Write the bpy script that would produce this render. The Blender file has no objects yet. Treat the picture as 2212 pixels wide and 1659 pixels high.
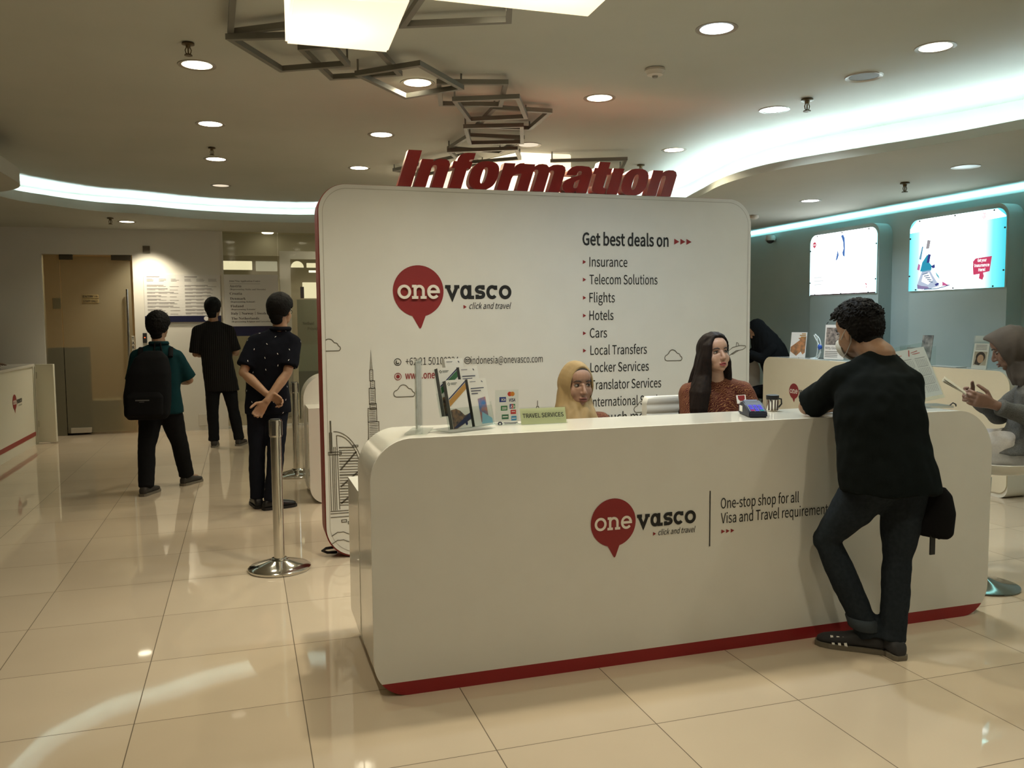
import bpy, bmesh, math, random, os
import numpy as np
from mathutils import Vector, Matrix, noise
random.seed(7)
PI = math.pi
scene = bpy.context.scene
col = scene.collection

# ------------------------------------------------------------------ camera
HC = 1.47
YAW, PITCH, ROLL = 0.305052781, 0.0754497138, -0.00851144745
_f = Vector((math.sin(YAW)*math.cos(PITCH), math.cos(YAW)*math.cos(PITCH), -math.sin(PITCH)))
_r = Vector((math.cos(YAW), -math.sin(YAW), 0.0)); _u = _r.cross(_f)
_R = math.cos(ROLL)*_r + math.sin(ROLL)*_u; _U = -math.sin(ROLL)*_r + math.cos(ROLL)*_u
cam = bpy.data.cameras.new('camera'); camo = bpy.data.objects.new('camera', cam); col.objects.link(camo)
m = Matrix.Identity(4)
for i in range(3):
    m[i][0] = _R[i]; m[i][1] = _U[i]; m[i][2] = -_f[i]
m[0][3], m[1][3], m[2][3] = 0.0, 0.0, HC
camo.matrix_world = m
cam.sensor_fit = 'HORIZONTAL'; cam.sensor_width = 36.0; cam.lens = 36.0*1835.8/2212.0
cam.clip_start = 0.05; cam.clip_end = 60
scene.camera = camo

# ------------------------------------------------------------------ world, exposure, sampling
w = bpy.data.worlds.new('dim_surroundings'); scene.world = w; w.use_nodes = True
w.node_tree.nodes['Background'].inputs[0].default_value = (0.9, 0.85, 0.75, 1)
w.node_tree.nodes['Background'].inputs[1].default_value = 0.02
vs = scene.view_settings
vs.view_transform = 'Standard'; vs.look = 'None'; vs.gamma = 1.0; vs.use_curve_mapping = False
vs.exposure = 0.0
cy = scene.cycles
cy.max_bounces = 7; cy.diffuse_bounces = 4; cy.glossy_bounces = 3; cy.transmission_bounces = 6; cy.transparent_max_bounces = 24
cy.caustics_reflective = False; cy.caustics_refractive = False
cy.sample_clamp_indirect = 4.0; cy.use_denoising = True

# ------------------------------------------------------------------ materials
MATS = {}
def mat(name, c=(0.8, 0.8, 0.8), rough=0.5, metal=0.0, spec=0.5, emis=None, es=0.0, trans=0.0, coat=0.0, ior=1.45, alpha=1.0):
    if name in MATS: return MATS[name]
    M_ = bpy.data.materials.new(name); M_.use_nodes = True
    b = M_.node_tree.nodes['Principled BSDF']
    b.inputs['Base Color'].default_value = (*c, 1); b.inputs['Roughness'].default_value = rough
    b.inputs['Metallic'].default_value = metal; b.inputs['Specular IOR Level'].default_value = spec
    b.inputs['IOR'].default_value = ior; b.inputs['Transmission Weight'].default_value = trans
    b.inputs['Coat Weight'].default_value = coat; b.inputs['Alpha'].default_value = alpha
    if emis is not None:
        b.inputs['Emission Color'].default_value = (*emis, 1); b.inputs['Emission Strength'].default_value = es
    MATS[name] = M_
    return M_
def nodes(M_):
    nt = M_.node_tree
    return nt, nt.nodes['Principled BSDF']
def mottled(name, c1, c2, scale=4.0, rough=0.6, bump=0.0, bscale=200.0, detail=4, metal=0.0, spec=0.5, lo=0.35, hi=0.65):
    """two close colours mixed by noise, with an optional fine bump"""
    if name in MATS: return MATS[name]
    M_ = mat(name, c1, rough, metal, spec); nt, b = nodes(M_)
    tc = nt.nodes.new('ShaderNodeTexCoord'); n = nt.nodes.new('ShaderNodeTexNoise')
    n.inputs['Scale'].default_value = scale; n.inputs['Detail'].default_value = detail
    r = nt.nodes.new('ShaderNodeValToRGB')
    r.color_ramp.elements[0].position = lo; r.color_ramp.elements[1].position = hi
    r.color_ramp.elements[0].color = (*c1, 1); r.color_ramp.elements[1].color = (*c2, 1)
    nt.links.new(tc.outputs['Object'], n.inputs['Vector']); nt.links.new(n.outputs['Fac'], r.inputs['Fac'])
    nt.links.new(r.outputs['Color'], b.inputs['Base Color'])
    if bump:
        n2 = nt.nodes.new('ShaderNodeTexNoise'); n2.inputs['Scale'].default_value = bscale
        bp = nt.nodes.new('ShaderNodeBump'); bp.inputs['Strength'].default_value = bump; bp.inputs['Distance'].default_value = 0.002
        nt.links.new(tc.outputs['Object'], n2.inputs['Vector']); nt.links.new(n2.outputs['Fac'], bp.inputs['Height'])
        nt.links.new(bp.outputs['Normal'], b.inputs['Normal'])
    return M_
def emit(name, c, s):
    if name in MATS: return MATS[name]
    M_ = bpy.data.materials.new(name); M_.use_nodes = True; nt = M_.node_tree
    nt.nodes.clear()
    o = nt.nodes.new('ShaderNodeOutputMaterial'); e = nt.nodes.new('ShaderNodeEmission')
    e.inputs[0].default_value = (*c, 1); e.inputs[1].default_value = s
    nt.links.new(e.outputs[0], o.inputs[0]); MATS[name] = M_
    return M_
def clear_acrylic(name, tint=(0.95, 0.97, 0.96), gloss=0.12):
    """thin clear plastic sheet: mostly see-through with a glossy film, cheap to trace"""
    if name in MATS: return MATS[name]
    M_ = bpy.data.materials.new(name); M_.use_nodes = True; nt = M_.node_tree; nt.nodes.clear()
    o = nt.nodes.new('ShaderNodeOutputMaterial'); t = nt.nodes.new('ShaderNodeBsdfTransparent'); g = nt.nodes.new('ShaderNodeBsdfGlossy')
    t.inputs[0].default_value = (*tint, 1); g.inputs['Roughness'].default_value = 0.05
    mx = nt.nodes.new('ShaderNodeMixShader'); fr = nt.nodes.new('ShaderNodeFresnel'); fr.inputs[0].default_value = 1.45
    ad = nt.nodes.new('ShaderNodeMath'); ad.operation = 'ADD'; ad.inputs[1].default_value = gloss*0.3; ad.use_clamp = True
    ge = nt.nodes.new('ShaderNodeNewGeometry'); iv = nt.nodes.new('ShaderNodeMath'); iv.operation = 'SUBTRACT'; iv.inputs[0].default_value = 1.0; ml = nt.nodes.new('ShaderNodeMath'); ml.operation = 'MULTIPLY'
    nt.links.new(ge.outputs['Backfacing'], iv.inputs[1]); nt.links.new(fr.outputs[0], ad.inputs[0]); nt.links.new(ad.outputs[0], ml.inputs[0]); nt.links.new(iv.outputs[0], ml.inputs[1]); nt.links.new(ml.outputs[0], mx.inputs[0])
    nt.links.new(t.outputs[0], mx.inputs[1]); nt.links.new(g.outputs[0], mx.inputs[2]); nt.links.new(mx.outputs[0], o.inputs[0])
    MATS[name] = M_
    return M_

# ------------------------------------------------------------------ objects
def _pinv(o, parent):
    if parent is not None:
        o.parent = parent
        o.matrix_parent_inverse = WORLD[parent.name].inverted()
WORLD = {}
def tag(o, label=None, cat=None, group=None, kind=None):
    if label: o['label'] = label
    if cat: o['category'] = cat
    if group: o['group'] = group
    if kind: o['kind'] = kind
    return o
def thing(name, label, cat, loc=(0, 0, 0), group=None):
    o = bpy.data.objects.new(name, None); col.objects.link(o); o.location = loc; o.empty_display_size = 0.1
    WORLD[o.name] = Matrix.Translation(loc)
    return tag(o, label, cat, group)
def obj(name, bm, mats, parent=None, smooth=None, kind=None, label=None, recalc=True):
    """bm (in world coordinates) becomes ONE mesh object"""
    if recalc: bmesh.ops.recalc_face_normals(bm, faces=bm.faces[:])
    me = bpy.data.meshes.new(name); bm.to_mesh(me); bm.free()
    for m_ in (mats if isinstance(mats, (list, tuple)) else [mats]): me.materials.append(m_)
    return mobj(name, me, parent, smooth, kind, label)
def mobj(name, me, parent=None, smooth=None, kind=None, label=None):
    if smooth is not None:
        me.shade_smooth()
        if smooth < 179: me.set_sharp_from_angle(angle=math.radians(smooth))
    o = bpy.data.objects.new(name, me); col.objects.link(o); WORLD[o.name] = Matrix.Identity(4)
    _pinv(o, parent)
    if kind: o['kind'] = kind
    if label: o['label'] = label
    return o
def copy_tree(o, parent=None):
    c = o.copy(); col.objects.link(c)
    if parent is not None: c.parent = parent; c.matrix_parent_inverse = o.matrix_parent_inverse.copy()
    for ch in o.children: copy_tree(ch, c)
    return c

# ------------------------------------------------------------------ mesh pieces (all in world coordinates)
NB = bmesh.new
def box(bm, x0, x1, y0, y1, z0, z1, mi=0, mtx=None, bevel=0.0):
    t = bmesh.new()
    v = [t.verts.new((x, y, z)) for x in (x0, x1) for y in (y0, y1) for z in (z0, z1)]
    for q in ((0, 1, 3, 2), (4, 6, 7, 5), (0, 4, 5, 1), (2, 3, 7, 6), (0, 2, 6, 4), (1, 5, 7, 3)): t.faces.new([v[i] for i in q])
    if bevel: bmesh.ops.bevel(t, geom=t.edges[:], offset=bevel, segments=2, affect='EDGES', profile=0.6)
    merge(bm, t, mi, mtx)
def merge(bm, t, mi=0, mtx=None):
    if mtx is not None: bmesh.ops.transform(t, matrix=mtx, verts=t.verts[:])
    mp = {}
    for v in t.verts: mp[v] = bm.verts.new(v.co)
    for f in t.faces:
        try: nf = bm.faces.new([mp[v] for v in f.verts]); nf.material_index = mi
        except ValueError: pass
    t.free()
def prism(bm, pts, axis, a0, a1, mi=0):
    """polygon pts=(u,v) swept along axis: 'Y' -> (u,Y,v), 'X' -> (X,u,v), 'Z' -> (u,v,Z)"""
    P = {'Y': lambda u, v, a: (u, a, v), 'X': lambda u, v, a: (a, u, v), 'Z': lambda u, v, a: (u, v, a)}[axis]
    A = [bm.verts.new(P(u, v, a0)) for u, v in pts]; B = [bm.verts.new(P(u, v, a1)) for u, v in pts]
    n = len(pts)
    fs = [bm.faces.new(A), bm.faces.new(B[::-1])]
    fs += [bm.faces.new((A[i], A[(i+1) % n], B[(i+1) % n], B[i])) for i in range(n)]
    for f in fs: f.material_index = mi
def rrect(u0, u1, v0, v1, bl=0.0, br=0.0, tr=0.0, tl=0.0, seg=10):
    out = []
    for cx, cy_, r, a0 in ((u0+bl, v0+bl, bl, PI), (u1-br, v0+br, br, 1.5*PI), (u1-tr, v1-tr, tr, 0), (u0+tl, v1-tl, tl, 0.5*PI)):
        if r <= 1e-6: out.append((cx, cy_))
        else: out += [(cx+r*math.cos(a0+0.5*PI*i/seg), cy_+r*math.sin(a0+0.5*PI*i/seg)) for i in range(seg+1)]
    return out
def clip_v(pts, v, above=True):
    """part of a polygon above / below the line v"""
    out = []; n = len(pts); s = 1 if above else -1
    for i in range(n):
        a, b = pts[i], pts[(i+1) % n]
        ia, ib = s*(a[1]-v) >= 0, s*(b[1]-v) >= 0
        if ia: out.append(a)
        if ia != ib:
            t = (v-a[1])/(b[1]-a[1]); out.append((a[0]+t*(b[0]-a[0]), v))
    return out
def lathe(bm, prof, c=(0, 0, 0), n=32, mi=0, axis='Z', mtx=None):
    t = bmesh.new(); rings = []
    for r, z in prof:
        if r < 1e-6: rings.append([t.verts.new((0, 0, z))])
        else: rings.append([t.verts.new((r*math.cos(2*PI*i/n), r*math.sin(2*PI*i/n), z)) for i in range(n)])
    for A, B in zip(rings, rings[1:]):
        for i in range(n):
            j = (i+1) % n
            if len(A) == 1 and len(B) == 1: continue
            if len(A) == 1: t.faces.new((A[0], B[i], B[j]))
            elif len(B) == 1: t.faces.new((A[i], A[j], B[0]))
            else: t.faces.new((A[i], A[j], B[j], B[i]))
    for R_ in ((rings[0], rings[-1]) if prof[0] != prof[-1] else ()):
        if len(R_) > 2: t.faces.new(R_)
    if prof[0] == prof[-1]: bmesh.ops.remove_doubles(t, verts=t.verts[:], dist=1e-6)
    M_ = Matrix.Translation(c)
    if axis == 'X': M_ = M_ @ Matrix.Rotation(PI/2, 4, 'Y')
    if axis == 'Y': M_ = M_ @ Matrix.Rotation(-PI/2, 4, 'X')
    if mtx is not None: M_ = mtx @ M_
    merge(bm, t, mi, M_)
def basis(d):
    d = Vector(d).normalized(); a = Vector((0, 0, 1)) if abs(d.z) < 0.9 else Vector((1, 0, 0))
    x = d.cross(a).normalized(); return x, x.cross(d).normalized()
def tube(bm, pts, r, n=10, closed=False, mi=0, flat=None):
    """round tube along pts; r number or list; flat = (axis vector, factor) squashes the section along axis"""
    pts = [Vector(p) for p in pts]; k = len(pts); rs = r if isinstance(r, (list, tuple)) else [r]*k
    rings = []; px_ = None
    for i, p in enumerate(pts):
        a = pts[i-1] if (i or closed) else p; b = pts[(i+1) % k] if (i < k-1 or closed) else p
        d = (b-a).normalized()
        if px_ is None: x, y = basis(d)
        else:
            x = px_ - d*px_.dot(d)
            x = x.normalized() if x.length > 1e-5 else basis(d)[0]
            y = x.cross(d).normalized()
        px_ = x; ring = []
        for j in range(n):
            o = x*math.cos(2*PI*j/n)*rs[i] + y*math.sin(2*PI*j/n)*rs[i]
            if flat: o = o - Vector(flat[0])*o.dot(Vector(flat[0]))*(1-flat[1])
            ring.append(bm.verts.new(p+o))
        rings.append(ring)
    seq = list(zip(rings, rings[1:])) + ([(rings[-1], rings[0])] if closed else [])
    for A, B in seq:
        for j in range(n):
            f = bm.faces.new((A[j], A[(j+1) % n], B[(j+1) % n], B[j])); f.material_index = mi
    if not closed:
        for R_ in (rings[0], rings[-1]):
            f = bm.faces.new(R_); f.material_index = mi
def square_tube(bm, pts, s, closed=True):
    """mitred square-section frame lying roughly level"""
    pts = [Vector(p) for p in pts]; k = len(pts); rings = []
    for i, p in enumerate(pts):
        d0 = (p-pts[i-1]).normalized(); d1 = (pts[(i+1) % k]-p).normalized()
        up = Vector((0, 0, 1)); n0 = d0.cross(up).normalized(); n1 = d1.cross(up).normalized()
        nn = (n0+n1).normalized(); L = s*0.5/max(0.35, nn.dot(n0))
        rings.append([bm.verts.new(p+nn*L*a+up*s*0.5*b) for a, b in ((-1, -1), (1, -1), (1, 1), (-1, 1))])
    for i in range(k):
        A, B = rings[i], rings[(i+1) % k]
        for j in range(4): bm.faces.new((A[j], A[(j+1) % 4], B[(j+1) % 4], B[j]))
def ball(bm, c, r, n=16, mi=0, mtx=None):
    """ellipsoid; r = number or (rx, ry, rz)"""
    t = bmesh.new(); bmesh.ops.create_uvsphere(t, u_segments=n, v_segments=max(6, n*2//3), radius=1.0)
    r = (r, r, r) if isinstance(r, (int, float)) else r
    M_ = Matrix.Translation(c) @ (mtx if mtx is not None else Matrix.Identity(4)) @ Matrix.Diagonal((*r, 1))
    merge(bm, t, mi, M_)

# ------------------------------------------------------------------ flat drawing: strokes, polygons and lettering on a surface
def planeY(Y):  # drawing on a face that looks toward -Y
    return lambda u, v: Vector((u, Y, v))
def planeXpos(X):  # face that looks toward +X, u runs along +Y
    return lambda u, v: Vector((X, u, v))
def planeXneg(X):  # face that looks toward -X, u runs along -Y
    return lambda u, v: Vector((X, -u, v))
def framed(o, du, dv):
    o, du, dv = Vector(o), Vector(du).normalized(), Vector(dv).normalized()
    return lambda u, v: o+du*u+dv*v
def poly(bm, F, pts, mi=0):
    f = bm.faces.new([bm.verts.new(F(u, v)) for u, v in pts]); f.material_index = mi
def stroke(bm, F, pts, wd, closed=False, mi=0):
    n = len(pts); L = []; R_ = []
    for i, (x, y) in enumerate(pts):
        a = pts[i-1] if (i or closed) else pts[i]; b = pts[(i+1) % n] if (i < n-1 or closed) else pts[i]
        def un(p, q):
            dx, dy = q[0]-p[0], q[1]-p[1]; l = math.hypot(dx, dy) or 1; return dx/l, dy/l
        d0 = un(a, (x, y)) if a != (x, y) else un((x, y), b)
        d1 = un((x, y), b) if b != (x, y) else d0
        nx, ny = -(d0[1]+d1[1]), d0[0]+d1[0]; l = math.hypot(nx, ny) or 1; nx /= l; ny /= l
        k = 1/max(0.4, nx*-d0[1]+ny*d0[0])
        L.append(bm.verts.new(F(x+nx*wd/2*k, y+ny*wd/2*k))); R_.append(bm.verts.new(F(x-nx*wd/2*k, y-ny*wd/2*k)))
    for i in range(n if closed else n-1):
        j = (i+1) % n; f = bm.faces.new((L[i], R_[i], R_[j], L[j])); f.material_index = mi
def arc(cx, cy_, rx, ry, a0, a1, n=24):
    return [(cx+rx*math.cos(math.radians(a0+(a1-a0)*i/n)), cy_+ry*math.sin(math.radians(a0+(a1-a0)*i/n))) for i in range(n+1)]
def disc(bm, F, cx, cy_, r, n=40, mi=0, ry=None):
    poly(bm, F, arc(cx, cy_, r, ry or r, 0, 360, n)[:-1], mi)

FONTS = {}
def font(key):
    if key in FONTS: return FONTS[key]
    fn = {'sans': 'Noto Sans CJK Regular.woff2', 'math': 'NotoSansMath-Regular.woff2'}[key]
    try: f = bpy.data.fonts.load(os.path.join(bpy.utils.resource_path('LOCAL'), 'datafiles', 'fonts', fn))
    except Exception: f = None
    FONTS[key] = f
    return f
def serif(s):
    """letters from the serif mathematical alphabet"""
    out = ''
    for ch in s:
        if 'A' <= ch <= 'Z': out += chr(0x1D400+ord(ch)-65)
        elif 'a' <= ch <= 'z': out += chr(0x1D41A+ord(ch)-97)
        else: out += ch
    return out
_TC = {}
def _text_shape(s, key, bold):
    k = (s, key, bold)
    if k in _TC: return _TC[k]
    cu = bpy.data.curves.new('t', 'FONT'); cu.body = s
    if font(key): cu.font = font(key)
    cu.offset = bold*(0.55 if key == 'sans' else 1.0); cu.resolution_u = 3
    o = bpy.data.objects.new('t', cu); col.objects.link(o); bpy.context.view_layer.update()
    dg = bpy.context.evaluated_depsgraph_get(); me = bpy.data.meshes.new_from_object(o.evaluated_get(dg))
    vs_ = [(v.co.x, v.co.y) for v in me.vertices]; fs = [tuple(p.vertices) for p in me.polygons]
    bpy.data.objects.remove(o); bpy.data.curves.remove(cu); bpy.data.meshes.remove(me)
    _TC[k] = (vs_, fs); return _TC[k]
def text(bm, F, s, u, v, cap, width=None, cond=0.85, bold=0.0, shear=0.0, key='sans', align='L', mi=0):
    """lettering with its baseline at v; cap = capital height; width fits the run, else cond squeezes it"""
    vs_, fs = _text_shape(s, key, bold)
    if not vs_: return
    hv, _ = _text_shape('H', key, 0.0); ch = max(p[1] for p in hv)
    k = cap/ch; x0 = min(p[0] for p in vs_); x1 = max(p[0] for p in vs_)
    kx = (width/(x1-x0)) if width else k*cond
    if align == 'R': u = u-(x1-x0)*kx
    if align == 'C': u = u-(x1-x0)*kx/2
    V = [bm.verts.new(F(u+(p[0]-x0)*kx+p[1]*k*shear, v+p[1]*k)) for p in vs_]
    for f in fs:
        try: q = bm.faces.new([V[i] for i in f]); q.material_index = mi
        except ValueError: pass
# ------------------------------------------------------------------ colours of the place
WHITE_WALL = mat('white_wall_paint', (0.66, 0.64, 0.58), 0.7)
CEIL = mottled('ceiling_paint', (0.43, 0.43, 0.37), (0.455, 0.45, 0.39), 1.5, 0.8)
GREY_WALL = mottled('grey_wall_cyan_light_tint', (0.38, 0.48, 0.475), (0.41, 0.51, 0.505), 2.0, 0.7)  # cyan cast of the cool lighting is tinted into the wall colour
GLOSS_WHITE = mat('glossy_white_laminate', (0.72, 0.70, 0.63), 0.14, coat=0.3)
PANEL_WHITE = mottled('matt_white_panel', (0.67, 0.655, 0.61), (0.69, 0.675, 0.63), 6.0, 0.5)
CREAM_PANEL = mottled('cream_desk_panel', (0.68, 0.62, 0.47), (0.71, 0.65, 0.50), 3.0, 0.5)
RED = mat('logo_red', (0.235, 0.018, 0.020), 0.45)
RED_PLINTH = mat('red_band_laminate', (0.25, 0.012, 0.014), 0.35)
BLACK = mat('black_print', (0.012, 0.012, 0.012), 0.5)
PRINT_CREAM = mat('cream_print', (0.80, 0.74, 0.66), 0.5)
LINE = mat('brown_line_print', (0.10, 0.085, 0.06), 0.6)
CHROME = mat('polished_steel', (0.62, 0.60, 0.55), 0.12, metal=1.0)
DARK = mat('black_plastic', (0.015, 0.015, 0.016), 0.45)
STEEL_GREY = mat('brushed_grey_metal', (0.20, 0.19, 0.16), 0.45, metal=0.6)
ACRYL = clear_acrylic('clear_acrylic')
PAPER = mat('white_paper', (0.78, 0.77, 0.74), 0.6)

# ------------------------------------------------------------------ floor
FLOOR = mat('cream_polished_tile', (0.56, 0.46, 0.33), 0.035, spec=0.8); nt, b = nodes(FLOOR)
TX0, TY0, TS = -1.6388, 2.6973, 0.6055
tc = nt.nodes.new('ShaderNodeTexCoord'); sp = nt.nodes.new('ShaderNodeSeparateXYZ'); nt.links.new(tc.outputs['Object'], sp.inputs[0])
def nmath(op, a, bb=None):
    n = nt.nodes.new('ShaderNodeMath'); n.operation = op
    for i, v in enumerate((a, bb)):
        if v is None: continue
        if isinstance(v, (int, float)): n.inputs[i].default_value = v
        else: nt.links.new(v, n.inputs[i])
    return n.outputs[0]
def cell(o, off):
    s = nmath('DIVIDE', nmath('SUBTRACT', o, off), TS); fl = nmath('FLOOR', s); fr = nmath('SUBTRACT', s, fl)
    return fl, nmath('MINIMUM', fr, nmath('SUBTRACT', 1.0, fr))
fx, dx = cell(sp.outputs[0], TX0); fy, dy = cell(sp.outputs[1], TY0)
seam = nmath('LESS_THAN', nmath('MINIMUM', dx, dy), 0.0030)
cb = nt.nodes.new('ShaderNodeCombineXYZ'); nt.links.new(fx, cb.inputs[0]); nt.links.new(fy, cb.inputs[1])
wn = nt.nodes.new('ShaderNodeTexWhiteNoise'); nt.links.new(cb.outputs[0], wn.inputs['Vector'])
rp = nt.nodes.new('ShaderNodeValToRGB'); rp.color_ramp.elements[0].color = (0.56, 0.46, 0.345, 1); rp.color_ramp.elements[1].color = (0.61, 0.505, 0.38, 1)
nt.links.new(wn.outputs['Value'], rp.inputs[0])
nz = nt.nodes.new('ShaderNodeTexNoise'); nz.inputs['Scale'].default_value = 2.5; nt.links.new(tc.outputs['Object'], nz.inputs['Vector'])
mr = nt.nodes.new('ShaderNodeMapRange'); mr.inputs[3].default_value = 0.94; mr.inputs[4].default_value = 1.05; nt.links.new(nz.outputs['Fac'], mr.inputs[0])
mu = nt.nodes.new('ShaderNodeMix'); mu.data_type = 'RGBA'; mu.blend_type = 'MULTIPLY'; mu.inputs[0].default_value = 1.0
nt.links.new(rp.outputs[0], mu.inputs[6]); nt.links.new(mr.outputs[0], mu.inputs[7])
mg = nt.nodes.new('ShaderNodeMix'); mg.data_type = 'RGBA'; nt.links.new(seam, mg.inputs[0]); nt.links.new(mu.outputs[2], mg.inputs[6]); mg.inputs[7].default_value = (0.10, 0.07, 0.035, 1)
nt.links.new(mg.outputs[2], b.inputs['Base Color'])
rg = nt.nodes.new('ShaderNodeMapRange'); rg.inputs[3].default_value = 0.035; rg.inputs[4].default_value = 0.7; nt.links.new(seam, rg.inputs[0]); nt.links.new(rg.outputs[0], b.inputs['Roughness'])
bm = NB(); box(bm, -6.6, 7.3, -4.3, 17.2, -0.06, 0.0); obj('floor', bm, FLOOR, kind='structure')

# ------------------------------------------------------------------ ceilings
Z1 = 2.93      # main ceiling
bm = NB(); box(bm, -6.6, 7.3, -4.3, 12.45, Z1, Z1+0.06); obj('ceiling', bm, CEIL, kind='structure')
INNER = [(4.95, -3.6), (5.0, 0.5), (4.95, 2.6), (4.86, 3.6), (4.757, 4.26), (4.61, 4.75), (4.345, 5.35), (4.15, 5.85), (4.076, 6.22), (4.10, 6.77), (4.26, 7.42), (4.42, 8.4),
         (4.25, 9.4), (3.5, 10.15), (2.3, 10.5), (1.5, 10.55), (0.856, 10.53), (0.218, 10.58), (-0.492, 10.42), (-1.038, 10.116), (-1.47, 9.94), (-1.83, 9.55), (-2.11, 9.03), (-2.5, 7.5),
         (-2.6, 4.0), (-2.6, 0.0), (-2.6, -3.6)]
INNER = [(x*0.983, y*0.983) if (x > 4 and 4 < y < 8) else (x*1.042, y*1.042) if (x < 1 and y > 9) else (x, y) for x, y in INNER]
ZSL, ZSR = 2.70, 2.63
def zs_at(a):
    """height of the lowered ring: a little lower over the service desks"""
    t = min(1.0, max(0.0, (a-0.95)/0.55)) if a > -1.2 else min(1.0, (-1.2-a)/0.6)
    return 2.63+0.07*t*t*(3-2*t)
def catmull(P, k=8, closed=True):
    out = []; n = len(P)
    for i in range(n if closed else n-1):
        p0, p1, p2, p3 = (P[(i-1) % n], P[i], P[(i+1) % n], P[(i+2) % n]) if closed else (P[max(i-1, 0)], P[i], P[i+1], P[min(i+2, n-1)])
        for j in range(k):
            t = j/k
            out.append(tuple(0.5*((2*b_)+(-a_+c_)*t+(2*a_-5*b_+4*c_-d_)*t*t+(-a_+3*b_-3*c_+d_)*t**3) for a_, b_, c_, d_ in zip(p0, p1, p2, p3)))
    if not closed: out.append(tuple(P[-1]))
    return out
CX, CY = 1.2, 4.0
dense = catmull(INNER[1:-1], 10)+[]
dense = [p for p in dense]
dn = sorted((math.atan2(y-CY, x-CX), math.hypot(x-CX, y-CY)) for x, y in catmull(INNER, 10))
ang = np.array([a for a, _ in dn]); rad = np.array([r for _, r in dn])
RX0, RX1, RY0, RY1 = -6.5, 7.2, -4.2, 12.3
def r_in(a): return float(np.interp(a, ang, rad, period=2*PI))
def r_out(a):
    c_, s_ = math.cos(a), math.sin(a); t = 1e9
    if c_ > 1e-6: t = min(t, (RX1-CX)/c_)
    if c_ < -1e-6: t = min(t, (RX0-CX)/c_)
    if s_ > 1e-6: t = min(t, (RY1-CY)/s_)
    if s_ < -1e-6: t = min(t, (RY0-CY)/s_)
    return t
th = sorted([-PI+2*PI*i/360 for i in range(360)]+[math.atan2(y-CY, x-CX) for x in (RX0, RX1) for y in (RY0, RY1)])
def pol(a, r, z): return (CX+r*math.cos(a), CY+r*math.sin(a), z)
bm = NB(); cols_ = []
for a in th:
    r = r_in(a); ro = max(r_out(a), r+0.02); rb = min(r+0.5, ro-0.01)
    zs = zs_at(a); zl = zs+0.06+(zs-2.63)*0.55
    cols_.append([bm.verts.new(pol(a, q, z)) for q, z in ((ro, zs), (r, zs), (r, zl), (r+0.03, zl), (r+0.03, zs+0.02), (rb, zs+0.02), (rb, Z1))])
for i in range(len(th)):
    A, B = cols_[i], cols_[(i+1) % len(th)]
    for j in range(6): bm.faces.new((A[j], A[j+1], B[j+1], B[j]))
obj('trim_1', bm, CEIL, kind='structure', smooth=35)
COVE = emit('cove_strip_light', (0.74, 1.0, 1.08), 95.0)
def strip(a0, a1, n=90, off=0.14):
    A = [a0+(a1-a0)*i/n for i in range(n+1)]
    return [pol(a, r_in(a)+off, zs_at(a)+0.034) for a in A]
for a0, a1, lab in ((-0.9, 1.12, 'cool white light strip in the curved ceiling cove above the service desks'),
                    (1.55, 2.25, 'greenish white light strip in the curved ceiling cove before the wooden door')):
    bm = NB(); tube(bm, strip(a0, a1), 0.011, 6); tag(obj('cove_light', bm, COVE), lab, 'light strip')
# lowered ceiling with a rounded corner, nearer the camera
pts = rrect(-6.5, -1.655, -4.2, 8.42, 0, 0, 0.80, 0, 18)
bm = NB(); prism(bm, pts, 'Z', 2.58, 2.70); obj('trim_2', bm, CEIL, kind='structure', smooth=35)

# ------------------------------------------------------------------ walls
bm = NB()
box(bm, -6.5, -2.45, 12.3, 12.42, 0, Z1); box(bm, -2.45, -1.372, 12.3, 12.42, 2.365, Z1); box(bm, -1.372, -0.262, 12.3, 12.42, 0, Z1)
box(bm, -0.262, 1.75, 12.3, 12.42, 2.76, Z1); box(bm, 1.75, 7.2, 12.3, 12.42, 0, Z1)
obj('wall_back', bm, WHITE_WALL, kind='structure')
bm = NB(); box(bm, -6.6, -6.5, -4.3, 12.42, 0, Z1); obj('wall_left', bm, WHITE_WALL, kind='structure')
bm = NB(); box(bm, -6.6, 7.3, -4.3, -4.2, 0, Z1); obj('wall_front', bm, WHITE_WALL, kind='structure')
bm = NB(); box(bm, 6.62, 6.632, -4.2, 12.3, 0, 2.56); box(bm, 6.632, 6.80, -4.2, 12.3, 0, 2.50); box(bm, 7.2, 7.3, -4.3, 12.42, 0, Z1)
for y0, y1 in ((7.49, 8.63), (5.89, 7.05)):     # piers that carry the light boxes
    prism(bm, rrect(y0, y1, 0, 2.47, 0, 0, 0.13, 0.13), 'X', 6.45, 6.63)
obj('wall_right', bm, GREY_WALL, kind='structure')
bm = NB(); box(bm, 6.66, 6.78, -1.0, 12.2, 2.502, 2.506); tag(obj('wall_top_light', bm, emit('cyan_strip_light', (0.34, 0.86, 1.0), 42.0)), 'cyan light strip hidden along the top of the grey wall', 'light strip')

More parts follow.
